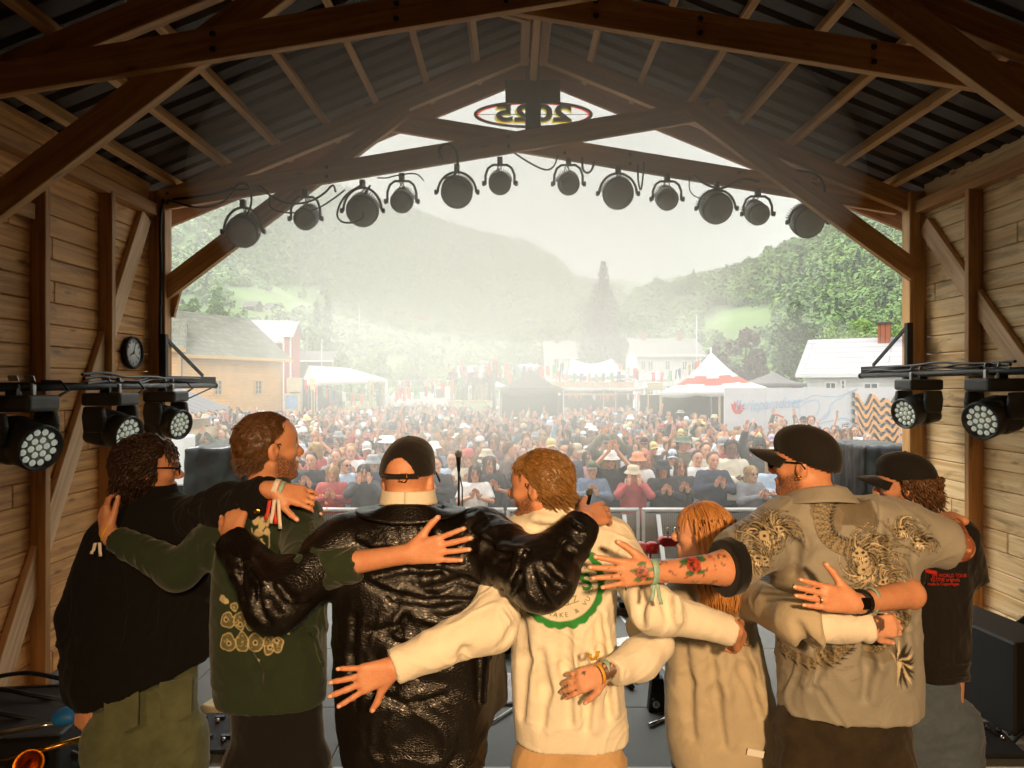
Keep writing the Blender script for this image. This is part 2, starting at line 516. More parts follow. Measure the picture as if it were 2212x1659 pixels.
# ================================================================ ground, hills, woods
M_GRASS = mat('grass_ground', '#5f6f3a', 0.9, 0.3, 0.6, bump=.3, bscale=8)
M_ASPH = mat('gravel_ground', '#6b675e', 0.9, 0.2, 1.5, bump=.3, bscale=60)
g = MB(); g.sheet(lambda a, b: Vector((-2500 + 5000 * a, -400 + 4200 * b, -0.02)), 40, 40, False)
tag(g.build('ground', M_GRASS), kind='structure')
g = MB(); g.sheet(lambda a, b: Vector((-30 + 60 * a, -6 + 66 * b, 0.0)), 30, 30, False)
tag(g.build('festival_yard', M_ASPH), kind='structure')

M_HILL = mat('hill_soil', '#4b6a2c', 0.95, 0.35, 0.02)
def meadow_mat():
    m, nt, b = mat_base('hill_meadow')
    b.inputs['Roughness'].default_value = .95
    at = N(nt, 'ShaderNodeAttribute', attribute_name='meadow')
    tc = N(nt, 'ShaderNodeTexCoord')
    n = N(nt, 'ShaderNodeTexNoise', s_Scale=0.03, s_Detail=6.0)
    L(nt, tc, 'Object', n, 'Vector')
    mx = N(nt, 'ShaderNodeMix', data_type='RGBA')
    mx.inputs[6].default_value = (*hexc('#3d5a26'), 1); mx.inputs[7].default_value = (*hexc('#587234'), 1)
    nt.links.new(at.outputs['Fac'], mx.inputs[0])
    r = N(nt, 'ShaderNodeMapRange', s_From_Min=.3, s_From_Max=.7, s_To_Min=.75, s_To_Max=1.25)
    L(nt, n, 'Fac', r, 0)
    x = N(nt, 'ShaderNodeVectorMath', operation='SCALE')
    nt.links.new(mx.outputs[2], x.inputs[0]); nt.links.new(r.outputs[0], x.inputs['Scale'])
    nt.links.new(x.outputs[0], b.inputs['Base Color'])
    return m
M_MEADOW = meadow_mat()
def interp(x, pts): return np.interp(x, [p[0] for p in pts], [p[1] for p in pts])
# ridge lines as (bearing pixel, ridge pixel row); slope profile as (fraction of the climb, depth)
RIDGE_L = [(-900, 60), (-300, 120), (200, 200), (480, 285), (600, 345), (716, 395), (818, 427), (897, 455), (1010, 494), (1078, 508), (1146, 532), (1198, 556), (1230, 588), (1270, 605), (1330, 624), (1366, 646), (1430, 700), (1500, 760), (1560, 800)]
RIDGE_R = [(1290, 790), (1340, 700), (1373, 648), (1402, 634), (1510, 609), (1581, 591), (1617, 577), (1709, 537), (1737, 526), (1816, 470), (1852, 456), (1960, 390), (2100, 310), (2400, 200), (3000, 60)]
def hill(name, ridge, u0, u1, dmax, prof, meadows, nu=150, nv=90):
    us = np.linspace(u0, u1, nu); ts = np.linspace(0, 1.18, nv)
    U, Tt = np.meshgrid(us, ts)
    vr = interp(us, ridge)
    D = np.interp(np.minimum(Tt, 1.0), [p[0] for p in prof], [p[1] for p in prof]) + np.maximum(Tt - 1, 0) * dmax * 1.6
    frac = np.interp(np.minimum(Tt, 1.0), [p[0] for p in prof], [p[2] for p in prof])
    V = 829.5 + 60 * (1 - frac) ** 3 - (829.5 - vr)[None, :] * frac
    X = (U - 1106) / F * D
    Z = CAM_Z - (V - 829.5) / F * D
    Z -= np.maximum(Tt - 1, 0) * dmax * .8
    pts = np.stack([X.ravel(), D.ravel(), Z.ravel()], 1)
    nzv = fbm(pts * np.array([.012, .012, .0]), 4) * D.ravel() * .012 * np.minimum(1, Tt.ravel() * 3) * (Tt.ravel() < .97)
    pts[:, 2] += nzv
    i = np.arange(nu * nv).reshape(nv, nu)
    Fq = np.stack([i[:-1, :-1], i[:-1, 1:], i[1:, 1:], i[1:, :-1]], -1).reshape(-1, 4)
    o = np_mesh(name, pts, Fq, M_MEADOW); tag(o, kind='structure')
    me = np.zeros(nu * nv)
    Vp = 829.5 - (pts[:, 2] - CAM_Z) / pts[:, 1] * F
    for (a, b_, c, d_) in meadows:
        edge = pnoise(np.stack([U.ravel() * .03, Vp * .06, np.full(nu * nv, 3.1)], 1)) * 14
        inside = np.minimum(np.minimum(U.ravel() - a, b_ - U.ravel()) * .5, np.minimum(Vp - c, d_ - Vp) * 1.3) + edge
        me = np.maximum(me, np.clip(inside / 6, 0, 1))
    at = o.data.attributes.new('meadow', 'FLOAT', 'POINT'); at.data.foreach_set('value', me.astype(np.float32))
    return pts.reshape(nv, nu, 3), me.reshape(nv, nu), U, Tt
ME_L = [(470, 700, 618, 668), (380, 660, 665, 690), (800, 930, 770, 830), (870, 1000, 715, 752), (620, 760, 622, 640), (365, 430, 505, 545), (820, 960, 688, 700)]
ME_R = [(1540, 1680, 662, 775), (1690, 1760, 560, 576), (1500, 1570, 690, 740), (1420, 1500, 640, 690)]
HL = hill('mountain', RIDGE_L, -700, 1560, 1500, [(0, 120, 0), (.12, 190, .08), (.3, 330, .27), (.5, 560, .42), (.75, 980, .68), (1, 1500, 1)], ME_L)
HR = hill('hillside', RIDGE_R, 1290, 2900, 560, [(0, 95, 0), (.2, 150, .16), (.45, 240, .42), (.7, 360, .68), (1, 560, 1)], ME_R)
# a far pale ridge closing the valley
HF = hill('far_ridge', [(900, 640), (1340, 600), (1400, 618), (1440, 598), (1460, 597), (1500, 612), (1700, 640)], 900, 1700, 2600, [(0, 1700, 0.2), (.5, 2100, .6), (1, 2600, 1)], [], 60, 20)

M_LEAF = []
for nm, c in (('leaf_mid', '#5f8236'), ('leaf_dark', '#456228'), ('leaf_light', '#6d8a3a'), ('leaf_red', '#4d2b24'), ('leaf_spruce', '#2f4326'), ('leaf_fresh', '#7c9a40')):
    m_ = mat(nm, c, 0.7, 0.35, 1.1)
    m_.node_tree.nodes['Principled BSDF'].inputs['Subsurface Weight'].default_value = 0
    M_LEAF.append(m_)
def card_crown(k, nq, conifer):
    "cluster of leaf cards shaped as one far tree, unit radius"
    r_ = np.random.default_rng(100 + k)
    if conifer:
        t = r_.uniform(0, 1, nq) ** .8; an = r_.uniform(0, 2 * PI, nq)
        rad = (1 - t) * .62 * r_.uniform(.5, 1.1, nq) + .03
        C = np.stack([np.cos(an) * rad, np.sin(an) * rad, t * 2.9 + .1], 1)
        nrm = np.stack([np.cos(an), np.sin(an), np.full(nq, .6)], 1)
    else:
        d = r_.normal(size=(nq, 3)); d[:, 2] = np.abs(d[:, 2]) * 1.1 - .25; d /= np.linalg.norm(d, axis=1)[:, None]
        C = d * (1 + .3 * pnoise(d * 1.7 + 13 * k)[:, None]) * r_.uniform(.7, 1.05, (nq, 1)) * np.array([1, 1, 1.15]); C[:, 2] += .75
        nrm = d + np.array([0, 0, .25])
    nrm = nrm + r_.normal(size=(nq, 3)) * .3; nrm /= np.linalg.norm(nrm, axis=1)[:, None]
    a = np.cross(nrm, r_.normal(size=(nq, 3))); a /= np.linalg.norm(a, axis=1)[:, None]
    b = np.cross(nrm, a)
    s_ = r_.uniform(.2, .42, (nq, 1)) * (36 / nq) ** .45 * (.8 if conifer else 1)
    V = np.stack([C - a * s_ - b * s_ * .7, C + a * s_ * .6 - b * s_, C + a * s_ + b * s_ * .6, C - a * s_ * .5 + b * s_], 1).reshape(-1, 3)
    return V
def forest(name, H, n, nq, rel, smin, smax, near, mats, clear=(), dmin=0):
    pts, me, U, Tt = H
    nv, nu, _ = pts.shape
    protos = [card_crown(k, nq, k >= 5) for k in range(8)]
    Vs = []; Mi = []; made = 0; tries = 0
    while made < n and tries < n * 8:
        tries += 1
        a = random.random() ** near * (nv - 16) ; b = random.random() * (nu - 2)
        i, j = int(a), int(b); fa, fb = a - i, b - j
        if me[i, j] > .25 and random.random() < .975: continue
        p = pts[i, j] * (1 - fa) * (1 - fb) + pts[i + 1, j] * fa * (1 - fb) + pts[i, j + 1] * (1 - fa) * fb + pts[i + 1, j + 1] * fa * fb
        u = 1106 + F * p[0] / p[1]; v = 829.5 - (p[2] - CAM_Z) / p[1] * F
        if u < 300 or u > 2050 or v < 120: continue
        if p[1] < dmin and random.random() < .25: continue
        if any(c[0] < u < c[1] and c[2] < v < c[3] for c in clear): continue
        dens = pnoise(np.array([[p[0] * .012, p[1] * .012, 5.5]]))[0]
        kind = random.randrange(5) if random.random() < .985 + .03 * dens else 5 + random.randrange(3)
        s_ = min(smax, max(smin, rel * p[1])) * random.uniform(.65, 1.35)
        an = random.random() * 2 * PI; ca, sa = math.cos(an), math.sin(an)
        q = protos[kind]
        Vs.append(np.stack([q[:, 0] * ca - q[:, 1] * sa, q[:, 0] * sa + q[:, 1] * ca, q[:, 2] * random.uniform(.85, 1.25)], 1) * s_ + p - np.array([0, 0, s_ * .1]))
        mi = 4 if kind >= 5 else (0 if random.random() < .5 else (1 if random.random() < .6 else 2))
        Mi.append(np.full(nq, mi)); made += 1
    V = np.concatenate(Vs)
    o = np_mesh(name, V, np.arange(len(V)).reshape(-1, 4), mats, smooth=False, mi=np.concatenate(Mi))
    return tag(o, kind='stuff')
clearL = [(355, 430, 640, 672), (515, 620, 645, 678), (622, 680, 655, 680), (530, 572, 676, 702), (826, 880, 668, 690), (880, 960, 670, 712), (820, 856, 700, 718), (1230, 1262, 700, 745)]
clearR = [(1520, 1580, 664, 700), (1610, 1640, 672, 695)]
forest('mountain_forest', HL, 14000, 40, .0062, 1.6, 6.5, .95, M_LEAF, clearL, 230)
forest('hillside_forest', HR, 5600, 110, .0098, 1.5, 4.8, .8, M_LEAF, clearR)

def leaf_crown(name, blobs, n, ls, m, parent, flat=0.5):
    "leaf cards through ellipsoid blobs: (centre, radii)"
    vol = np.array([b[1][0] * b[1][1] * b[1][2] for b in blobs]) ** .7; vol /= vol.sum()
    C = []
    for (c, r), f in zip(blobs, vol):
        k = max(8, int(n * f))
        d = rng.normal(size=(k, 3)); d /= np.linalg.norm(d, axis=1)[:, None]
        rad = rng.uniform(.35, 1.06, size=(k, 1)) ** .6
        q = d * rad
        keep = pnoise(q * 2.2 + rng.uniform(0, 50, 3)) > -.28
        C.append(np.array(c) + (q * np.array(r))[keep])
    C = np.concatenate(C); k = len(C)
    a = rng.normal(size=(k, 3)); a /= np.linalg.norm(a, axis=1)[:, None]
    b_ = np.cross(a, rng.normal(size=(k, 3))); b_ /= np.linalg.norm(b_, axis=1)[:, None]
    s_ = ls * rng.uniform(.6, 1.4, size=(k, 1))
    V = np.stack([C - a * s_ - b_ * s_ * flat, C + a * s_ * .2 - b_ * s_ * flat, C + a * s_ + b_ * s_ * flat * .3, C - a * s_ * .3 + b_ * s_ * flat], 1).reshape(-1, 3)
    Fq = np.arange(k * 4).reshape(k, 4)
    return np_mesh(name, V, Fq, m, parent, smooth=False)
M_BARK = mat('bark', '#4a3b2e', .9, .3, 6, bump=.4, bscale=20)
def broad_tree(label, u, vt, d, wpx, m, n=2600, ls=.22, cat='tree', name='leafy_tree', base=0.0, grp='trees behind the festival tents'):
    X = (u - 1106) / F * d; top = CAM_Z - (vt - 829.5) / F * d; rad = wpx / F * d / 2
    t = thing(name, label, cat, (X, d, base), 0, grp)
    H = top - base
    mb = MB()
    mb.tube([(0, 0, 0), (.05, 0, H * .3), (-.03, .04, H * .62), (0, 0, H * .85)], [.03 * H, .022 * H, .013 * H, .004 * H], 8)
    for k in range(7):
        an = k * 2.4; z = H * random.uniform(.25, .6)
        mb.tube([(0, 0, z), (math.cos(an) * rad * .45, math.sin(an) * rad * .45, z + H * .12), (math.cos(an) * rad * .8, math.sin(an) * rad * .8, z + H * .22)], [.011 * H, .007 * H, .002 * H], 6)
    mb.build('trunk', M_BARK, t)
    blobs = []
    for k in range(15):
        an = random.random() * 2 * PI; z = random.uniform(.22, .9); w_ = math.sin(PI * min(1, (z - .08) / .95)) ** .6
        r_ = random.uniform(.1, .62) * rad * w_
        s_ = rad * random.uniform(.34, .52) * (.6 + .5 * w_)
        blobs.append(((math.cos(an) * r_, math.sin(an) * r_, z * H), (s_, s_, s_ * .85)))
    blobs.append(((0, 0, H * .9), (rad * .3, rad * .3, H * .1)))
    leaf_crown('crown', blobs, n, ls, m, t)
    return t
def spruce(label, u, vt, d, wpx, n=2600):
    X = (u - 1106) / F * d; top = CAM_Z - (vt - 829.5) / F * d; rad = wpx / F * d / 2
    t = thing('spruce_tree', label, 'tree', (X, d, 0), 0, 'trees behind the festival tents')
    MB().tube([(0, 0, 0), (0, 0, top * .98)], [.25, .03], 8).build('trunk', M_BARK, t)
    C = []
    for k in range(24):
        z = top * (.12 + .88 * k / 24); r_ = rad * (1 - (k / 24) ** 1.2) + .15
        for j in range(9):
            an = j * .7 + k * 1.1 + random.uniform(-.2, .2); rr = r_ * random.uniform(.6, 1.1)
            C.append(((math.cos(an) * rr * .55, math.sin(an) * rr * .55, z - rr * .12), (rr * .5, rr * .5, .4)))
    leaf_crown('crown', C, n * 2, .34, M_LEAF[4], t, .4)
    return t
spruce('tall dark spruce standing above every other tree in the valley gap', 1303, 558, 112, 150, 5200)
broad_tree('big green leafy tree left of the low white house', 1718, 645, 78, 128, M_LEAF[1], 5200, .24)
broad_tree('dark red leafed tree behind the red striped tent', 1612, 708, 70, 104, M_LEAF[3], 3400, .22)
broad_tree('small dark red tree between the flagpole and the larger red tree', 1548, 738, 76, 52, M_LEAF[3], 1500, .2)
for i, (u, v, w_) in enumerate(((1800, 700, 95), (1862, 686, 110), (1930, 690, 100))):
    broad_tree(['bright green bushy tree over the left end of the white house roof', 'bright green bushy tree rising behind the brick chimney roof', 'bright green bushy tree at the stage corner post'][i], u, v, 92, w_, M_LEAF[5], 2600, .26)
for i, (u, v, d_, w_, k_) in enumerate(((1262, 640, 130, 120, 1), (1350, 668, 118, 110, 0), (1402, 690, 105, 90, 0), (1190, 690, 120, 100, 1), (1120, 712, 118, 110, 0))):
    broad_tree(['dark broad tree left of and below the tall spruce', 'green round tree right of and below the tall spruce', 'small green tree over the white house gable', 'hazy tree above the pale roof of the small white house', 'hazy tree behind the black canopy tent'][i], u, v, d_, w_, M_LEAF[k_], 2200, .34)
for i, (u, v, d_, w_, k_) in enumerate(((680, 700, 105, 82, 0), (736, 760, 75, 52, 2), (820, 748, 90, 66, 0), (684, 650, 180, 34, 1), (708, 636, 190, 36, 1), (470, 610, 190, 70, 0), (420, 640, 170, 70, 0), (1000, 770, 100, 80, 2), (900, 742, 130, 90, 0))):
    broad_tree(['green round tree behind the red barn gable', 'low round bush behind the white marquee ridge', 'green tree over the right end of the marquee', 'dark narrow tree at the edge of the upper meadow', 'second dark narrow tree at the right edge of the upper meadow', 'leafy tree left of the upper meadow', 'leafy tree beside the white house by the left corner post', 'pale green bush behind the wrapped bales', 'hazy tree right of the brown field'][i], u, v, d_, w_, M_LEAF[k_], 1800, .3 if d_ < 150 else .5)

# ================================================================ houses
def lap_mat(name, col, pitch=.16):
    m, nt, b = mat_base(name)
    c = hexc(col); b.inputs['Roughness'].default_value = .6
    tc = N(nt, 'ShaderNodeTexCoord'); sx = N(nt, 'ShaderNodeSeparateXYZ')
    L(nt, tc, 'Object', sx, 0)
    dv = N(nt, 'ShaderNodeMath', operation='DIVIDE'); dv.inputs[1].default_value = pitch
    fr = N(nt, 'ShaderNodeMath', operation='FRACT')
    L(nt, sx, 'Z', dv, 0); L(nt, dv, 0, fr, 0)
    bp = N(nt, 'ShaderNodeBump', s_Strength=1.0, s_Distance=.05)
    iv = N(nt, 'ShaderNodeMath', operation='SUBTRACT'); iv.inputs[0].default_value = 1.0
    L(nt, fr, 0, iv, 1); L(nt, iv, 0, bp, 'Height'); L(nt, bp, 0, b, 'Normal')
    n = N(nt, 'ShaderNodeTexNoise', s_Scale=1.5, s_Detail=5.0); L(nt, tc, 'Object', n, 'Vector')
    gap = N(nt, 'ShaderNodeMapRange', s_From_Min=.86, s_From_Max=.97, s_To_Min=1.0, s_To_Max=.55); L(nt, fr, 0, gap, 0)
    r = N(nt, 'ShaderNodeMapRange', s_From_Min=.3, s_From_Max=.7, s_To_Min=.88, s_To_Max=1.1); L(nt, n, 'Fac', r, 0)
    ml = N(nt, 'ShaderNodeMath', operation='MULTIPLY'); L(nt, gap, 0, ml, 0); L(nt, r, 0, ml, 1)
    x = N(nt, 'ShaderNodeVectorMath', operation='SCALE'); x.inputs[0].default_value = c
    nt.links.new(ml.outputs[0], x.inputs['Scale']); nt.links.new(x.outputs[0], b.inputs['Base Color'])
    return m
def tile_mat(name, c1, c2, w_=.5, h_=.35, patch=.3):
    m, nt, b = mat_base(name)
    b.inputs['Roughness'].default_value = .8
    uv = N(nt, 'ShaderNodeAttribute', attribute_name='gr')
    br = N(nt, 'ShaderNodeTexBrick')
    br.inputs['Scale'].default_value = 1.0; br.inputs['Brick Width'].default_value = w_; br.inputs['Row Height'].default_value = h_
    br.inputs['Mortar Size'].default_value = .018; br.inputs['Color1'].default_value = (*hexc(c1), 1); br.inputs['Color2'].default_value = (*hexc(c2), 1)
    br.inputs['Mortar'].default_value = (*[x * .4 for x in hexc(c2)], 1)
    L(nt, uv, 'Vector', br, 'Vector')
    n = N(nt, 'ShaderNodeTexNoise', s_Scale=1.6, s_Detail=8.0, s_Roughness=.75); L(nt, uv, 'Vector', n, 'Vector')
    r = N(nt, 'ShaderNodeMapRange', s_From_Min=.3, s_From_Max=.7, s_To_Min=1 - patch, s_To_Max=1 + patch); L(nt, n, 'Fac', r, 0)
    x = N(nt, 'ShaderNodeVectorMath', operation='SCALE')
    nt.links.new(br.outputs['Color'], x.inputs[0]); nt.links.new(r.outputs[0], x.inputs['Scale']); nt.links.new(x.outputs[0], b.inputs['Base Color'])
    bp = N(nt, 'ShaderNodeBump', s_Strength=.6, s_Distance=.03); L(nt, br, 'Fac', bp, 'Height'); bp.invert = True; L(nt, bp, 0, b, 'Normal')
    return m
M_YEL = lap_mat('yellow_boards', '#d89f4c', .2)
M_WHT = lap_mat('white_boards', '#dcdcd8', .17)
M_REDB = lap_mat('red_boards', '#a8402f', .2)
M_BRNB = lap_mat('brown_boards', '#5b4434', .2)
M_PALY = lap_mat('pale_yellow_boards', '#d8c68a', .2)
M_SLATE = tile_mat('slate_roof', '#6a6957', '#585949', .7, .5, .5)
M_GREYT = tile_mat('grey_tile_roof', '#8d8a86', '#7d7b77', .33, .3, .15)
M_METR = tile_mat('pale_metal_roof', '#a3a1a3', '#9b999c', 8, .6, .08)
M_DKROOF = tile_mat('dark_roof', '#55504c', '#4b4743', .4, .3, .2)
M_TRIM = mat('white_trim', '#e2e2de', .5, .05, 4)
M_YTRIM = mat('yellow_trim', '#cda058', .5, .08, 4)
M_GLASS = mat('window_glass', '#3a4a4c', .08, .1, 3, spec=.8)
M_BRICK = tile_mat('chimney_brick', '#b0694a', '#9a573c', .24, .08, .2)
M_STONE = mat('stone_wall', '#7a7a70', .85, .35, 3, bump=.6, bscale=6)

def house(name, label, A, B, depth, z0, ze, zr, wall, roof, trim, over=.35, wins=(), gable_wins=(), chim=(), group=None, base=None, cat='house', rthick=.14, closer=False):
    """gable house: front wall from A to B (x, y), running back by depth; ridge parallel to AB"""
    A = Vector((*A, 0)); B = Vector((*B, 0))
    ex = (B - A); Ln = ex.length; ex.normalize()
    ey = Vector((-ex.y, ex.x, 0))        # away from the viewer for A left of B
    an = math.atan2(ex.y, ex.x)
    t = thing(name, label, cat, (A.x, A.y, z0), an, group)
    h, hr, D = ze - z0, zr - z0, depth
    mb = MB()
    mb.prism([(0, 0), (D, 0), (D, h), (D / 2, hr), (0, h)], Matrix(((0, 0, 1, 0), (1, 0, 0, 0), (0, 1, 0, 0), (0, 0, 0, 1))), Ln)
    mb.build('wall', wall, t)
    sl = (hr - h) / (D / 2)
    rf = MB()
    for s_ in (0, 1):
        y0, y1 = (-over, D / 2) if s_ == 0 else (D + over, D / 2)
        za, zb = h - sl * over + .02, hr + .02
        q = [(-over, y0, za), (Ln + over, y0, za), (Ln + over, y1, zb), (-over, y1, zb)]
        sl_len = math.hypot(y1 - y0, zb - za)
        gg = [(-over, 0, 0), (Ln + over, 0, 0), (Ln + over, sl_len, 0), (-over, sl_len, 0)]
        up = Vector((0, 0, rthick))
        vs = [Vector(p) for p in q] + [Vector(p) + up for p in q]
        fs = [(0, 1, 2, 3), (4, 5, 6, 7), (0, 1, 5, 4), (1, 2, 6, 5), (2, 3, 7, 6), (3, 0, 4, 7)]
        rf.add(vs, fs, g=gg + gg)
    ro = rf.build('roof', roof, t, grain=True)
    for f, s_, hh in chim:
        x = f * Ln; w_ = s_
        cb = MB(); cb.box((x, D / 2 - w_ * .6, hr + hh / 2 - .2), (w_, w_, hh + .4)); c_ = cb.build('chimney', M_BRICK, ro, grain=True)
        MB().box((x, D / 2 - w_ * .6, hr + hh + .05), (w_ * 1.35, w_ * 1.35, .09)).build('chimney_cap', M_GREYT, c_)
    tr = MB()
    tr.box((.06, -.012, h / 2), (.14, .05, h)); tr.box((Ln - .06, -.012, h / 2), (.14, .05, h))
    tr.build('corner_board', trim, t)
    MB().box((Ln / 2, -over - .012, h - sl * over + .08), (Ln + 2 * over, .04, .2)).build('eave_board', trim, t)
    for (xc, zc, w_, hh, cols, rows) in wins:
        fr = MB()
        fr.box((xc, -.03, zc - hh / 2), (w_ + .12, .09, .09)); fr.box((xc, -.03, zc + hh / 2), (w_ + .12, .09, .09))
        fr.box((xc - w_ / 2, -.028, zc), (.09, .08, hh - .09)); fr.box((xc + w_ / 2, -.028, zc), (.09, .08, hh - .09))
        for c in range(1, cols): fr.box((xc - w_ / 2 + w_ * c / cols, -.022, zc), (.05, .05, hh - .1))
        for r_ in range(1, rows): fr.box((xc, -.024, zc - hh / 2 + hh * r_ / rows), (w_ - .1, .045, .04))
        wo_ = fr.build('window', trim, t)
        MB().box((xc, -.006, zc), (w_, .02, hh)).build('pane', M_GLASS, wo_)
    for (yc, zc, w_, hh) in gable_wins:     # on the end wall at A
        fr = MB(); fr.box((-.03, yc, zc + hh / 2), (.08, w_ + .1, .08)); fr.box((-.03, yc, zc - hh / 2), (.08, w_ + .1, .08)); fr.box((-.03, yc - w_ / 2, zc), (.07, .08, hh - .08)); fr.box((-.03, yc + w_ / 2, zc), (.07, .08, hh - .08)); fr.box((-.02, yc, zc), (.05, .05, hh))
        wo_ = fr.build('window', trim, t)
        MB().box((-.006, yc, zc), (.02, w_, hh)).build('pane', M_GLASS, wo_)
    if base:
        MB().box((Ln / 2, -.05, base / 2), (Ln + .3, .25, base)).build('stone_base', M_STONE, t)
    return t
def at2(u, d): return ((u - 1106) / F * d, d)
def wz(v, d): return CAM_Z - (v - 829.5) / F * d
# yellow storehouse at the left
A, B = at2(394, 42), at2(608, 50)
house('yellow_barn', 'long yellow clapboard barn with mossy slate roof on the left', A, B, 7.2, 0, 5.0, 7.75, M_YEL, M_SLATE, M_YTRIM, .55,
      wins=[(2.75, 2.72, .62, .95, 2, 3), (6.35, 2.72, .62, .95, 2, 3)], base=1.0, cat='barn')
house('yellow_shed', 'yellow boarded side wing left of the barn wall', at2(300, 40.5), at2(390, 41.4), 6, 0, 5.1, 7.0, M_YEL, M_SLATE, M_YTRIM, .3, base=.8, cat='shed')
house('red_barn', 'red barn with a pale metal roof behind the yellow barn', at2(540, 63), at2(614, 63.6), 6, 0, wz(738, 66), wz(699, 68), M_REDB, M_METR, M_TRIM, .5, cat='barn')
house('red_gable_house', 'narrow red gable wall right of the yellow barn roof', at2(611, 62), at2(629, 62), 2.6, 0, wz(722, 62), wz(700, 64), M_REDB, M_METR, M_TRIM, .3, cat='barn')
house('brown_lodge', 'long low brown building behind the white marquee', at2(641, 92), at2(720, 92), 7, 0, wz(778, 92), wz(761, 95), M_BRNB, M_DKROOF, M_TRIM, .6, wins=[(1.0, 1.9, .5, 1.2, 1, 2), (3.2, 1.9, .5, 1.2, 1, 2)])
house('white_farmhouse', 'white two storey house with two brick chimneys behind the tents', at2(1376, 66), at2(1514, 66), 6.6, 0, wz(766, 66), wz(734, 69), M_WHT, M_GREYT, M_TRIM, .4,
      wins=[(x, z, .48, .85, 2, 3) for x in (.6, 1.3, 2.95, 4.6, 5.5) for z in (4.75, 2.35)], gable_wins=[(1.8, 4.6, .5, .85), (4.6, 4.6, .5, .85)], chim=[(.2, .45, .8), (.78, .45, .85)])
house('small_white_house', 'hazy white cottage with a pale patched roof left of the farmhouse', at2(1181, 84), at2(1242, 84), 6, 0, wz(771, 84), wz(739, 87), M_WHT, M_GREYT, M_TRIM, .35, wins=[(1.2, wz(785, 84), .6, 1.1, 2, 3), (2.9, wz(785, 84), .6, 1.1, 2, 3)], chim=[(.4, .5, .4)])
house('low_white_house', 'low white clapboard house with a grey metal roof and brick chimney', at2(1736, 37), at2(2080, 33), 6.4, 0, wz(806, 36), wz(738, 39), M_WHT, M_METR, M_TRIM, .35,
      wins=[(1.35, 2.72, .52, .62, 2, 1), (1.95, 2.78, .18, .75, 1, 3), (3.25, 2.72, .66, .55, 2, 1), (5.6, 2.72, .6, .7, 2, 2)], chim=[(.50, .58, .85)])
# little houses far up the slopes: each stands on the terrain
def on_hill(H, u, v):
    pts = H[0].reshape(-1, 3)
    uu = 1106 + F * pts[:, 0] / pts[:, 1]; vv = 829.5 - (pts[:, 2] - CAM_Z) / pts[:, 1] * F
    k = np.argmin(((uu - u) / 3) ** 2 + (vv - v) ** 2)
    return pts[k]
far = [
 ('L', 381, 664, 32, 10, 9, M_WHT, M_DKROOF, 'white hillside house with a dark roof beside the left corner post', 0),
 ('L', 546, 668, 36, 9, 10, M_BRNB, M_DKROOF, 'brown gabled barn below the upper meadow', 1),
 ('L', 594, 673, 37, 8, 10, M_WHT, M_DKROOF, 'white gabled villa right of the brown hillside barn', 1),
 ('L', 664, 677, 20, 8, 8, M_WHT, M_GREYT, 'small white house at the foot of the upper meadow', 0),
 ('L', 552, 699, 30, 9, 8, M_WHT, M_GREYT, 'white house just above the red barn roof', 1),
 ('L', 614, 700, 30, 5, 5, M_REDB, M_DKROOF, 'low red hillside barn above the red gable', 0),
 ('L', 696, 632, 18, 3, 4, M_WHT, M_METR, 'white cabin at the top edge of the upper meadow', 0),
 ('L', 735, 631, 34, 3, 5, M_WHT, M_METR, 'long white roofed shed at the top right of the meadow', 0),
 ('L', 853, 685, 38, 7, 6, M_PALY, M_DKROOF, 'pale yellow house in the haze above the marquee', 0),
 ('L', 905, 688, 36, 8, 7, M_REDB, M_DKROOF, 'red house right of the pale yellow house', 0),
 ('L', 922, 708, 30, 8, 6, M_WHT, M_GREYT, 'white house below the red house in the haze', 0),
 ('L', 946, 704, 22, 6, 6, M_WHT, M_DKROOF, 'small white house at the right end of the hazy hamlet', 0),
 ('L', 838, 714, 28, 6, 4, M_WHT, M_METR, 'white shed with a pale roof below the hazy hamlet', 0),
 ('L', 773, 732, 12, 8, 6, M_WHT, M_DKROOF, 'tiny red and white house above the marquee ridge', 1),
 ('L', 814, 654, 28, 8, 6, M_REDB, M_GREYT, 'red house highest among the hazy trees', 0),
 ('R', 1552, 690, 30, 7, 5, M_BRNB, M_METR, 'dark cabin with a pale roof on the right hand meadow', 0),
 ('R', 1638, 684, 18, 8, 6, M_WHT, M_GREYT, 'small white house on the right hand meadow edge', 0),
 ('L', 1246, 715, 26, 6, 5, M_WHT, M_GREYT, 'white house in smoke below the spruce', 1),
]
for (hh, u, v, wpx, hpx, rpx, wm, rm, lab, ori) in far:
    p = on_hill(HL if hh == 'L' else HR, u, v)
    k = p[1] / F
    wd, he, ri = wpx * k, hpx * k, rpx * k
    A, B = (p[0] - wd / 2, p[1] - wd * .3), (p[0] + wd / 2, p[1] - wd * .3)
    if ori: A, B = (p[0] - wd / 2, p[1] - wd * .1), (p[0] + wd * .38, p[1] - wd * .42)
    house('hillside_house', lab, A, B, wd * .62, p[2] - he * .35, p[2] + he, p[2] + he + ri, wm, rm, M_TRIM, wd * .06, group='houses scattered on the slopes',
          wins=[(wd * f, he * .9, wd * .09, he * .4, 1, 1) for f in (.2, .5, .8)] if wpx > 20 else ())
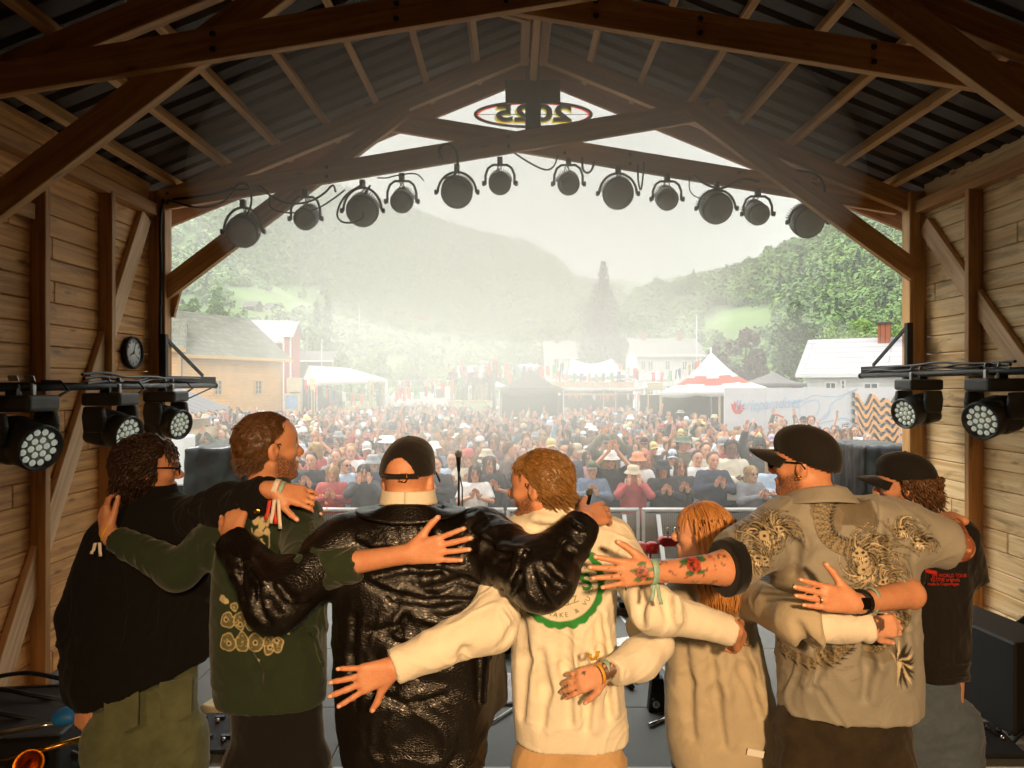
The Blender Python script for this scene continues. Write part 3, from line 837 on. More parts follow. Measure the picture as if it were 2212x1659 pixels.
# masts, flagpole
M_WOODP = mat('grey_pole_wood', '#7d766a', .8, .2, 4)
for u, v0, d, r_, m_, nm, lab, ct in ((1505, 682, 60, .05, M_TRIM, 'flagpole', 'thin white flagpole beside the white farmhouse', 'flagpole'),
                          (662, 722, 92, .14, M_WOODP, 'utility_pole', 'grey wooden utility pole behind the marquee', 'utility pole'),
                          (695, 735, 88, .06, M_TRIM, 'flagpole', 'thin pale flagpole behind the marquee ridge', 'flagpole'),
                          (776, 655, 300, .25, M_TRIM, 'flagpole', 'pale flagpole far up the hazy slope', 'flagpole'),
                          (1477, 690, 160, .1, M_WOODP, 'utility_pole', 'slim pole on the right hand slope', 'utility pole')):
    top = wz(v0, d); X = (u - 1106) / F * d
    z0 = 0 if d < 120 else top - 30 * d / F * 2.2
    t = thing(nm, lab, ct, (X, d, z0))
    MB().tube([(0, 0, 0), (0, 0, top - z0)], [r_, r_ * .6], 8).build('pole', m_, t)
    MB().ball((0, 0, top - z0 + r_), r_ * 1.4, 8, 6).build('pole_cap', m_, t)
# ================================================================ tents, stalls, signs
def cloth(name, col, rough=.75, tr=.35):
    m, nt, b = mat_base(name)
    c = hexc(col)
    b.inputs['Base Color'].default_value = (*c, 1); b.inputs['Roughness'].default_value = rough
    t = N(nt, 'ShaderNodeBsdfTranslucent'); t.inputs[0].default_value = (*c, 1)
    mx = N(nt, 'ShaderNodeMixShader'); mx.inputs[0].default_value = tr
    out = [n for n in nt.nodes if n.type == 'OUTPUT_MATERIAL'][0]
    nt.links.new(b.outputs[0], mx.inputs[1]); nt.links.new(t.outputs[0], mx.inputs[2]); nt.links.new(mx.outputs[0], out.inputs[0])
    tc = N(nt, 'ShaderNodeTexCoord'); n = N(nt, 'ShaderNodeTexNoise', s_Scale=2.5, s_Detail=4.0)
    bp = N(nt, 'ShaderNodeBump', s_Strength=.35, s_Distance=.06)
    L(nt, tc, 'Object', n, 'Vector'); L(nt, n, 'Fac', bp, 'Height'); L(nt, bp, 0, b, 'Normal')
    return m
C_WHITE = cloth('white_canvas', '#e6e4e2'); C_RED = cloth('red_canvas', '#c8513f'); C_BLACK = cloth('black_canvas', '#2f2a27', tr=.05)
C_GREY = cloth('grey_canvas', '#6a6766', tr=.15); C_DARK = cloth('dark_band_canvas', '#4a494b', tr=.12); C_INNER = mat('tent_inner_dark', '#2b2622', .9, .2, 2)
M_PINE = wood_mat('raw_pine', '#cbb287', '#b0946a', .3)
M_CREAM = mat('cream_board', '#d6cba6', .7, .08, 4)
def lerp3(a, b, t): return Vector(a).lerp(Vector(b), t)
def solid(o, t=.012):
    s_ = o.modifiers.new('solid', 'SOLIDIFY'); s_.thickness = t; s_.offset = 0
    return o
def text_mesh(txt, size, mat_, name, parent=None, M=None, extrude=.004, shear=0.0, sx=1.0, mirror=False, align='CENTER', bold=0.0):
    cu = bpy.data.curves.new('text', 'FONT')
    cu.body = txt; cu.size = size; cu.extrude = extrude; cu.align_x = align; cu.align_y = 'CENTER'; cu.shear = shear; cu.offset = bold
    cu.resolution_u = 3
    to = bpy.data.objects.new('text', cu)
    COL.objects.link(to)
    dg = bpy.context.evaluated_depsgraph_get()
    me = bpy.data.meshes.new_from_object(to.evaluated_get(dg))
    bpy.data.objects.remove(to); bpy.data.curves.remove(cu)
    me.name = name
    Sc = Matrix.Diagonal((-sx if mirror else sx, 1, 1, 1))
    me.transform((M or Matrix()) @ Sc)
    if mirror: me.flip_normals()
    me.materials.clear(); me.materials.append(mat_)
    o = bpy.data.objects.new(name, me); COL.objects.link(o)
    if parent: o.parent = parent
    return o
def face_m(loc, rz=0.0):
    "text lying in the xz plane, facing the stage (-y)"
    return Matrix.Translation(loc) @ Matrix.Rotation(rz, 4, 'Z') @ Matrix.Rotation(R(90), 4, 'X')
def pole(t, pts, r=.03, m=None, name='tent_pole'):
    return MB().tube(pts, r, 8).build(name, m or M_ALU, t)

# white marquee
t = thing('white_marquee', 'long white marquee with scalloped valance beside the yellow barn', 'tent', (0, 0, 0))
E0, E1, R0, R1 = P(684, 824, 38), P(834, 818, 47), P(667, 790, 41.5), P(757, 796, 50)
B0, B1 = R0 * 2 - E0 + Vector((0, 0, 0)), R1 * 2 - E1
B0.z, B1.z = E0.z, E1.z
mb = MB()
def slope_fn(a, b, c, d, sag):
    return lambda u, v: lerp3(lerp3(a, b, u), lerp3(d, c, u), v) + Vector((0, 0, -sag * abs(math.sin(u * PI * 5)) * math.sin(PI * v) - sag * math.sin(PI * v)))
mb.sheet(slope_fn(E0, E1, R1, R0, .05), 30, 8); mb.sheet(slope_fn(R0, R1, B1, B0, .05), 30, 8)
solid(mb.build('roof_canvas', C_WHITE, t))
def valance(a, b, h, n, m, name='valance', parent=None):
    mb = MB()
    k = n * 6
    vs = []
    for i in range(k + 1):
        q = lerp3(a, b, i / k); dz = h * (.72 + .28 * abs(math.sin(PI * i / 6)))
        vs += [q, q - Vector((0, 0, dz))]
    mb.add(vs, [(2 * i, 2 * i + 2, 2 * i + 3, 2 * i + 1) for i in range(k)], True)
    return solid(mb.build(name, m, parent), .01)
valance(E0, E1, .28, 14, C_WHITE, parent=t)
gm = MB(); gm.add([E0, B0, R0], [(0, 1, 2)]); gm.add([E1, B1, R1], [(0, 1, 2)]); solid(gm.build('gable_canvas', C_WHITE, t))
valance(E0, B0, .3, 14, C_WHITE, parent=t)
for f in (0, .33, .66, 1):
    q = lerp3(E0, E1, f); pole(t, [q + Vector((0, .05, -.05)), (q.x, q.y + .05, 0)], .035)
    q = lerp3(B0, B1, f); pole(t, [q, (q.x, q.y, 0)], .035)
pole(t, [E1 + Vector((.0, 0, -.05)), (E1.x, E1.y, 0)], .12, C_WHITE, 'corner_curtain')
MB().box(((B0.x + B1.x) / 2, (B0.y + B1.y) / 2, 1.4), (.1, 9, 2.8)).build('back_canvas', C_DARK, t)

def canopy(name, label, u0, u1, vap, ve, vb, d, dep, m, uap=None, sag=.12, group=None, rz=0):
    "square pop-up canopy: eave corners u0..u1 at height ve, apex vap"
    t = thing(name, label, 'tent', (0, 0, 0), 0, group)
    a, b = P(u0, ve, d), P(u1, ve, d)
    c, e = b + Vector((0, dep, 0)), a + Vector((0, dep, 0))
    ua = (u0 + u1) / 2 if uap is None else uap
    ap = P(ua, vap, d + dep / 2)
    mb = MB()
    for p, q in ((a, b), (b, c), (c, e), (e, a)):
        mb.sheet(lambda u, v, p=p, q=q: lerp3(lerp3(p, q, u), ap, v) + Vector((0, 0, -sag * math.sin(PI * v) * (1 - .35 * math.sin(PI * u)))), 10, 10)
    solid(mb.build('canopy_top', m, t))
    h = a.z - P(u0, vb, d).z
    for i, (p, q) in enumerate(((a, b), (b, c), (c, e), (e, a))):
        valance(p, q, h, 1, m, 'valance', t)
    for p in (a, b, c, e): pole(t, [p - Vector((0, 0, .02)), (p.x, p.y, 0)], .03)
    return t, a, b, ap
t, a, b, ap = canopy('black_canopy', 'black pop-up canopy with dark side walls in the middle of the yard', 1079, 1217, 797, 840, 857, 29, 3.1, C_BLACK, 1147)
MB().box(((a.x + b.x) / 2, a.y + 3.0, a.z / 2), (b.x - a.x - .1, .03, a.z)).build('back_curtain', C_BLACK, t)
for q in (a, b): MB().box((q.x, q.y + 1.55, a.z / 2), (.03, 2.9, a.z)).build('side_curtain', C_BLACK, t)
MB().box((b.x - .16, b.y - .02, a.z - .22), (.14, .01, .11)).build('maker_patch', M_TRIM, t)
canopy('grey_canopy', 'grey pop-up canopy behind the white lettered wall', 1624, 1745, 803, 829, 837, 31, 3.2, C_GREY, 1672)
canopy('white_canopy', 'white canopy with a dark side beside the MAT stall', 1378, 1456, 803, 818, 824, 44, 3.4, C_WHITE, 1420)
canopy('white_canopy', 'small white peaked tent under the P&P trailer', 1012, 1094, 811, 834, 840, 40, 3, C_WHITE, 1056)
canopy('white_canopy', 'low white canopy hidden between the red striped tent and the MAT stall', 1392, 1440, 822, 836, 841, 36, 2.5, C_WHITE)

# MAT food stall: twin peaked tent, dark band, letter board, pine counter
t = thing('food_stall', 'twin peaked white and dark food stall with the MAT letter board', 'stall', (0, 0, 0))
d0 = 38.0
PL, PR = P(1235, 775, d0 + 2), P(1321, 775, d0 + 2)
CL, CR = P(1184, 824, d0), P(1392, 824, d0)
def stall_pt(u, v):       # u across, v from eave to ridge
    top = lerp3(PL, PR, min(1, max(0, (u - .2) / .6)))
    top.z -= .30 * math.sin(PI * min(1, max(0, (u - .2) / .6)))
    bot = lerp3(CL, CR, u)
    q = lerp3(bot, top, v)
    q.z -= .35 * math.sin(PI * v) * .6
    q.z += .12 * math.sin(PI * 3 * u) * (1 - v)
    return q
mb = MB()
NU, NV = 40, 16
vs = [stall_pt(i / NU, j / NV) for j in range(NV + 1) for i in range(NU + 1)]
for j in range(NV):
    for i in range(NU):
        f = (j + .5) / NV + .06 * math.sin(PI * 3 * (i + .5) / NU)
        mi = 1 if .14 < f < .44 else 0
        k = j * (NU + 1) + i
        mb.f.append((k, k + 1, k + NU + 2, k + NU + 1)); mb.sm.append(True); mb.mi.append(mi)
mb.v = [tuple(v) for v in vs]; mb.g = mb.v[:]
mb2 = MB(); mb2.sheet(lambda u, v: stall_pt(u, 1 - v) * (1 - v) + Vector((stall_pt(u, 0).x, d0 + 4, stall_pt(u, 0).z)) * v, 20, 6)
solid(mb.build('roof_canvas', [C_WHITE, C_DARK], t)); solid(mb2.build('rear_canvas', C_WHITE, t))
sb = [P(1189, 837.5, d0 - 1), P(1371, 825, d0 - 1)]
cx_ = (sb[0] + sb[1]) / 2
sg = MB().box(cx_, (sb[1].x - sb[0].x, .04, sb[1].z - sb[0].z)).build('sign_board', M_CREAM, t)
M_LET = mat('pink_red_paint', '#cf6a58', .6, .1, 8)
tm = text_mesh('MATMATMATMATMATM', .40, M_LET, 'lettering', sg, face_m(cx_ + Vector((.1, -.022, 0))), .003, sx=.96)
valance(P(1216, 838, d0 - 1.1), P(1304, 838, d0 - 1.1), .2, 1, C_WHITE, 'front_skirt', t)
valance(P(1305, 838, d0 - 1.1), P(1398, 838, d0 - 1.1), .2, 1, C_WHITE, 'front_skirt', t)
for u in (1217, 1304, 1330, 1398):
    q = P(u, 838, d0 - 1.05); MB().beam((q.x, q.y, 0), q, .07, .07).build('stall_post', M_PINE, t, grain=True)
q0, q1 = P(1217, 852, d0 - 1), P(1330, 852, d0 - 1)
MB().beam(q0, q1, .05, .09).build('stall_beam', M_PINE, t, grain=True)
MB().box(((q0.x + q1.x) / 2, d0 - .9, .55), (q1.x - q0.x, .08, 1.1), grain=0).build('counter_front', M_PINE, t, grain=True)
MB().box(((CL.x + CR.x) / 2, d0 + 3.6, 1.3), (CR.x - CL.x, .05, 2.6)).build('back_canvas', C_INNER, t)

# red striped party tent
t = thing('striped_tent', 'white peaked tent with a broad red stripe left of the lettered wall', 'tent', (0, 0, 0))
FL, FR, BL, BR = P(1428, 846, 29), P(1660, 838, 29), P(1440, 843, 34.5), P(1650, 838, 34.5)
AP = P(1536, 761, 31.5)
mb = MB()
for p, q in ((FL, FR), (FR, BR), (BR, BL), (BL, FL)):
    NU, NV = 24, 18; o = len(mb.v)
    for j in range(NV + 1):
        for i in range(NU + 1):
            u, v = i / NU, j / NV
            c_ = lerp3(lerp3(p, q, u), AP, v) + Vector((0, 0, -.3 * math.sin(PI * v) ** 1.2 - .13 * math.sin(PI * u) * (1 - v)))
            mb.v.append(tuple(c_)); mb.g.append(tuple(c_))
    for j in range(NV):
        for i in range(NU):
            k = o + j * (NU + 1) + i
            f = (j + .5) / NV - .10 * abs(math.sin(2 * PI * (i + .5) / NU))
            mb.f.append((k, k + 1, k + NU + 2, k + NU + 1)); mb.sm.append(True); mb.mi.append(1 if .24 < f < .46 else 0)
solid(mb.build('roof_canvas', [C_WHITE, C_RED], t))
valance(FL, FR, .3, 3, C_WHITE, 'valance', t); valance(FL, BL, .3, 1, C_WHITE, 'valance', t)
for q in (FL, FR, BL, BR, lerp3(FL, FR, .55)): MB().beam((q.x, q.y + .1, 0), (q.x, q.y + .1, q.z - .1), .08, .08).build('tent_post', M_PINE, t, grain=True)
pole(t, [(AP.x, AP.y, 0), AP + Vector((0, 0, .25))], .04)
MB().box(((FL.x + FR.x) / 2, 34.3, 1.2), (FR.x - FL.x - .2, .05, 2.4)).build('back_canvas', C_INNER, t)
MB().box((FL.x + 2.6, 30.2, .55), (3.4, .5, 1.1), grain=0).build('bar_counter', M_PINE, t, grain=True)

# signs and boards by the marquee
def board(name, label, u0, u1, v0, v1, d, m, legs=True, cat='sign', frame_m=None):
    a, b = P(u0, v0, d), P(u1, v1, d)
    t = thing(name, label, cat, ((a.x + b.x) / 2, d, 0))
    w_, h = b.x - a.x, a.z - b.z
    MB().box((0, 0, (a.z + b.z) / 2), (w_, .04, h)).build('panel', m, t, bevel=.006)
    if frame_m:
        f = MB(); zc = (a.z + b.z) / 2
        f.box((0, -.01, a.z), (w_ + .1, .07, .1)); f.box((0, -.01, b.z), (w_ + .1, .07, .1)); f.box((-w_ / 2, -.011, zc), (.1, .07, h - .1)); f.box((w_ / 2, -.011, zc), (.1, .07, h - .1))
        f.build('frame', frame_m, t)
    if legs:
        for s_ in (-1, 1): MB().box((s_ * (w_ / 2 - .06), .045, a.z / 2), (.06, .045, a.z), grain=2).build('leg', M_PINE, t, grain=True)
    return t, w_, (a.z + b.z) / 2, h
M_PLY = mat('plywood', '#cdb98c', .7, .12, 3)
M_POSTER = mat('blue_poster', '#8fa8c9', .6, .35, 1.6)
M_YSIGN = mat('yellow_board', '#d9cd72', .6, .08, 4)
board('notice_board', 'square raw plywood board under the marquee gable', 619, 652, 816, 847, 33, M_PLY)
board('notice_board', 'blue sky coloured poster in a pine frame by the barn corner', 615, 646, 852, 886, 32, M_POSTER, frame_m=M_PLY)
board('notice_board', 'narrow yellow board beside the plywood board', 670, 681, 818, 842, 33, M_YSIGN)
t, w_, zc, h = board('hand_sign', 'white hand lettered sign at the right end of the marquee', 796.5, 808, 808, 823, 34, M_TRIM)
M_INK = mat('black_ink', '#1c1c1e', .6, .1, 8)
text_mesh('TACOS', .115, M_INK, 'lettering', t, face_m((0, -.022, zc + .09)), .002, sx=.75)
text_mesh('MARG', .115, M_INK, 'lettering', t, face_m((0, -.022, zc - .08)), .002, sx=.75)
t, w_, zc, h = board('menu_board', 'patterned yellow menu board between the two striped stalls', 1398, 1432, 826, 842, 34, M_CREAM)
pm = MB()
for i in range(9):
    for j in range(3): pm.box((-w_ / 2 + w_ * (i + .5) / 9, -.023, zc - h / 2 + h * (j + .5) / 3), (.035, .006, .07))
pm.build('pattern', mat('olive_ink', '#7c7446', .6, .1, 6), t)

# P&P trailer, bale truck
t = thing('white_trailer', 'white box trailer with a black P&P sign behind the black canopy', 'trailer', (0, 0, 0))
a, b = P(987, 790, 60), P(1087, 816, 60)
MB().box(((a.x + b.x) / 2, 61.2, (a.z + b.z) / 2), (b.x - a.x, 2.4, a.z - b.z)).build('box_body', M_TRIM, t, bevel=.03)
MB().box(((a.x + b.x) / 2, 61.2, b.z - .12), (b.x - a.x, 2.2, .2)).build('chassis', M_STEEL, t)
for f in (.12, .24, .8): MB().lathe([(.42, 0), (.48, .06), (.48, .24), (.42, .3)], (a.x + (b.x - a.x) * f, 60.0, .5), (0, 1, 0), 20).build('wheel', M_BLACK, t)
c_ = P(1063.5, 804.5, 59.98)
MB().box(c_, (1.02, .02, .52)).build('sign_panel', M_INK, t)
text_mesh('P&P', .5, M_TRIM, 'lettering', t, face_m(c_ + Vector((0, -.013, 0))), .003, bold=.006)
t = thing('bale_truck', 'white cab truck pulling a flatbed of wrapped bales', 'truck', (0, 0, 0))
a, b = P(962, 799, 62), P(984, 823, 62)
MB().prism([(0, .5), (2.0, .5), (2.0, 2.7), (.6, 2.7), (.1, 1.6)], Matrix.Translation((a.x - .9, 61, .0)) @ Matrix.Rotation(R(90), 4, 'X') @ Matrix.Diagonal((.9, 1, 1, 1)), 2.2).build('cab', M_TRIM, t, bevel=.05)
MB().box((a.x - .2, 58.79, 2.15), (.9, .02, .75)).build('side_window', M_GLASS, t)
MB().box((a.x - 2.6, 60, .85), (4.4, 2.2, .18)).build('flatbed', M_STEEL, t)
for x in (a.x - .3, a.x - 2.2, a.x - 3.8): MB().lathe([(.4, 0), (.45, .05), (.45, .2), (.4, .26)], (x, 58.9, .45), (0, 1, 0), 20).build('wheel', M_BLACK, t)
M_WRAP = mat('bale_wrap', '#dcdcdc', .35, .06, 3, bump=.4, bscale=6)
for i in range(4):
    o = MB().lathe([(.55, 0), (.62, .06), (.62, 1.1), (.55, 1.16)], (0, 0, 0), (0, 1, 0), 24).build('hay_bale', M_WRAP, loc=(a.x - 3.95 + i * 1.06, 59.2, 1.58))
    tag(o, ['round white wrapped bale at the left end of the flatbed', 'round white wrapped bale second on the flatbed', 'round white wrapped bale third on the flatbed', 'round white wrapped bale next to the truck cab'][i], 'hay bale', 'white wrapped bales on the flatbed')
# festival mast with red top
t = thing('bunting_mast', 'dark mast with a red top holding up the bunting by the black canopy', 'mast', (P(1067, 0, 30).x, 30, 0))
MB().tube([(0, 0, 0), (0, 0, wz(786, 30))], .07, 10).build('pole', mat('mast_green', '#3c4034', .7, .1, 4), t)
MB().tube([(0, 0, wz(786, 30)), (0, 0, wz(775, 30))], .075, 10).build('pole_top', C_RED, t)
# bunting: strings with hanging ribbons
RIB = [mat('ribbon_%s' % n, c, .7, .1, 5) for n, c in (('red', '#d1432f'), ('orange', '#e5804a'), ('green', '#5aa763'), ('navy', '#4a5372'), ('white', '#d9d9dc'))]
def bunting(label, p, q, sag, n, ln, cl=.5):
    p, q = Vector(p), Vector(q)
    t = thing('bunting_string', label, 'bunting', (0, 0, 0), 0, 'bunting strings over the yard')
    f = lambda s_: p.lerp(q, s_) - Vector((0, 0, sag * 4 * s_ * (1 - s_)))
    MB().tube([f(i / 24) for i in range(25)], .008, 4).build('cord', M_TRIM, t)
    k = 0; s_ = .02
    while s_ < .98:
        m_ = RIB[(k // 3) % 5 if random.random() < .8 else random.randrange(5)]
        c = f(s_); l_ = ln * random.uniform(.75, 1.15); w_ = ln * random.uniform(.10, .2)
        dx = random.uniform(-.1, .1) * l_
        MB().add([c - Vector((w_ / 2, 0, 0)), c + Vector((w_ / 2, 0, 0)), c + Vector((w_ / 2 + dx, .05, -l_)), c + Vector((-w_ / 2 + dx, .05, -l_))], [(0, 1, 2, 3)]).build('ribbon', m_, t)
        k += 1; s_ += (1 / n) * (random.uniform(.35, .7) if k % 3 else random.uniform(1.6, 2.4))
    return t
bunting('bunting along the front of the white marquee', P(650, 816, 32), P(880, 838, 36), .55, 38, .55)
bunting('bunting rising from the marquee to the red topped mast', P(858, 836, 33), P(1067, 777, 30), .4, 34, .5)
bunting('bunting from the red topped mast towards the food stall peak', P(1067, 777, 30), P(1236, 776, 39), .35, 30, .6)
bunting('low bunting from the mast down behind the black canopy', P(1076, 792, 31), P(1180, 812, 40), .3, 20, .6)
bunting('bunting across the white front of the twin peaked stall', P(1200, 800, 37.5), P(1380, 793, 37.5), .25, 32, .55)
bunting('bunting in front of the white farmhouse', P(1322, 776, 40), P(1537, 762, 32), .85, 36, .5)
bunting('far bunting behind the crowd at the back of the yard', P(812, 820, 50), P(960, 818, 50), .1, 40, .5)
bunting('bunting under the food stall skirt', P(1225, 847, 38), P(1400, 849, 36), .08, 40, .35)
# blue inflatable
o = MB().ball((0, 0, 0), (1.35, .9, .5), 20, 12).build('parked_boat_cover', mat('blue_tarp', '#7f8ba0', .5, .15, 2), loc=P(1141, 799, 55)); tag(o, 'rounded blue grey tarpaulin hump left of the food stall', 'tarpaulin')

# lettered plywood wall
WD = 22.0
t = thing('lettered_wall', 'long white painted wall with blue script and mountain line drawing', 'wall', (0, 0, 0))
a, b = P(1565, 838, WD), P(2010, 836, WD)
for i in range(5):
    x0 = a.x + (b.x - a.x) * i / 5; x1 = a.x + (b.x - a.x) * (i + 1) / 5
    MB().box(((x0 + x1) / 2, WD + .05, a.z / 2), (x1 - x0 - .006, .06, a.z)).build('wall_panel', mat('wall_paint', '#d6d4d4', .7, .05, 2), t)
M_LBLUE = mat('light_blue_paint', '#93bdda', .6, .1, 4); M_LRED = mat('coral_paint', '#dd5a4c', .6, .1, 4)
text_mesh('Ferieparadiset', .50, M_LBLUE, 'lettering', t, face_m(P(1660, 873, WD - .012) + Vector((-.05, 0, 0)), 0) @ Matrix.Rotation(R(4), 4, 'Z'), .003, shear=.4, sx=.74, bold=-.006)
def stroke(pts, w_, m, name):
    "painted line on the wall from picture points"
    q = [P(u, v, WD + .014) for u, v in pts]
    # smooth the outline
    for _ in range(2):
        r_ = [q[0]]
        for i in range(len(q) - 1): r_ += [q[i].lerp(q[i + 1], .25), q[i].lerp(q[i + 1], .75)]
        q = r_ + [q[-1]]
    mb = MB(); vs = []
    for i, c in enumerate(q):
        d_ = (q[min(i + 1, len(q) - 1)] - q[max(i - 1, 0)]); n_ = Vector((-d_.z, 0, d_.x)).normalized() * w_ / 2
        vs += [c + n_, c - n_]
    mb.add(vs, [(2 * i, 2 * i + 1, 2 * i + 3, 2 * i + 2) for i in range(len(q) - 1)])
    return mb.build(name, m, t)
C5 = lambda x, y: (1620 + .2442 * x, 675 + .2442 * y)
for pts, w_, m in (([(365, 800), (470, 785), (570, 725), (660, 745), (800, 745), (950, 680)], .022, M_LBLUE), ([(640, 930), (700, 880), (710, 820), (770, 770), (810, 760), (850, 715), (950, 680)], .022, M_LBLUE),
                   ([(450, 830), (500, 790), (570, 775), (600, 770), (620, 830), (600, 900), (520, 960)], .02, M_LBLUE), ([(385, 850), (420, 830), (450, 860), (430, 900), (470, 930), (410, 960)], .02, M_LBLUE), ([(610, 960), (680, 930), (720, 860)], .02, M_LBLUE),
                   ([(600, 990), (680, 965), (760, 955), (830, 930), (900, 960), (960, 1000)], .03, M_LBLUE), ([(640, 1030), (760, 1025), (850, 1035)], .03, M_LBLUE),
                   ([(195, 905), (240, 903), (300, 930)], .06, M_LRED), ([(730, 1130), (830, 1095), (960, 1060)], .07, M_LRED), ([(1330, 1082), (1405, 1085)], .09, M_LRED), ([(1330, 1110), (1405, 1115)], .09, mat('orange_paint', '#e8a05a', .6, .1, 4)), ([(1330, 1145), (1405, 1150)], .09, M_LBLUE)):
    stroke([C5(*p) for p in pts], w_, m, 'painted_line')
sh_ = [(P(u, v, WD + .016)) for u, v in [(1404 + .1953 * x, 702 + .1953 * y) for x, y in ((910, 940), (895, 865), (925, 900), (930, 835), (955, 890), (965, 825), (980, 890), (1005, 840), (1005, 905), (1050, 870), (1020, 930), (1055, 920), (1000, 985), (940, 980))]]
mbx = MB(); mbx.add(sh_ + [sum(sh_, Vector()) / len(sh_)], [(i, (i + 1) % 14, 14) for i in range(14)]); mbx.build('painted_shell', M_LRED, t)
# wavy relief panel
t = thing('wave_relief', 'wavy orange and black cut-out panel hung on the white wall', 'relief', (0, 0, 0))
M_OR = mat('orange_board', '#eda75c', .6, .06, 4); M_WBLK = mat('black_edge', '#2a2b26', .6, .1, 6)
def C5p(x, y, d): return P(1620 + .2442 * x, 675 + .2442 * y, d)
wave = [(930, 730), (960, 735), (985, 790), (1020, 850), (1045, 845), (1075, 780), (1095, 735), (1120, 760), (1150, 810), (1175, 820), (1200, 785), (1215, 775), (1240, 800), (1265, 830), (1290, 800), (1315, 750), (1340, 738)]
def wave_pts(dy):
    q = [(x, y + dy) for x, y in wave]
    for _ in range(2):
        r_ = [q[0]]
        for i in range(len(q) - 1):
            r_ += [((q[i][0] * .75 + q[i + 1][0] * .25), (q[i][1] * .75 + q[i + 1][1] * .25)), ((q[i][0] * .25 + q[i + 1][0] * .75), (q[i][1] * .25 + q[i + 1][1] * .75))]
        q = r_ + [q[-1]]
    return q
for k in range(6):
    for nm, m_, ox, oy, th, dd in (('wave_shadow', M_WBLK, -24, -2, 44, WD - .05), ('wave_band', M_OR, 0, 0, 34, WD - .10)):  # black bands of the panel, set behind the orange ones
        q = wave_pts(k * 75 + oy)
        if k == 5: q = [p for p in q]
        mb = MB(); vs = []
        for x, y in q:
            y1, y2 = y - th / 2, min(y + th / 2, 1168); y1 = min(y1, 1166)
            for e in (0, .05):
                vs += [C5p(x + ox, y1, dd) + Vector((0, e, 0)), C5p(x + ox, y2, dd) + Vector((0, e, 0))]
        n_ = len(q)
        fs = []
        for i in range(n_ - 1):
            o = 4 * i
            fs += [(o, o + 1, o + 5, o + 4), (o, o + 4, o + 6, o + 2), (o + 1, o + 3, o + 7, o + 5)]
        mb.add(vs, fs); mb.build(nm, m_, t)

# log cabin kiosk by the left post
t = thing('log_kiosk', 'small log kiosk with a corrugated roof behind the left corner post', 'kiosk', (0, 0, 0))
a, b = P(368, 866, 17), P(421, 893, 17)
mb = MB(); vs = []
for i in range(25):
    f = i / 24; hh = .025 * (1 if (i // 2) % 2 else -1)
    q0 = lerp3((a.x - 1.2, 16.4, a.z + .45), (a.x - 1.2, 19.2, a.z + .45), f); q1 = lerp3((b.x + .05, 16.4, b.z + .02), (b.x + .05, 19.2, b.z + .02), f)
    vs += [q0 + Vector((0, 0, hh)), q1 + Vector((0, 0, hh))]
mb.add(vs, [(2 * i, 2 * i + 1, 2 * i + 3, 2 * i + 2) for i in range(24)]); solid(mb.build('roof_sheet', M_METR, t), .01)
for k in range(4): MB().tube([(b.x - .22, 16.7, .35 + k * .42), (b.x - .2, 19, .35 + k * .42)], .2, 14).build('log', M_PINE, t, grain=True)
MB().box((b.x - 1.3, 17.9, 1.0), (1.6, 2.2, 2.0)).build('log_wall', M_PINE, t, grain=True)
MB().prism([(0, 0), (.35, -.16), (.35, .12), (0, .2)], Matrix.Translation((b.x - .35, 16.42, b.z - .12)) @ Matrix.Rotation(R(90), 4, 'X'), .05).build('barge_board', M_OR, t)
o = MB().box((0, 0, .5), (.55, .5, 1.0)).build('white_bin', M_TRIM, bevel=.03, loc=(P(382, 0, 14).x, 14, 0.9)); tag(o, 'square white box between the kiosk and the left corner post', 'box')
MB().box((P(382, 0, 14).x, 14, .45), (.5, .45, .9)).build('bin_stand', M_STEEL, o).matrix_parent_inverse = Matrix.Translation(o.location).inverted()
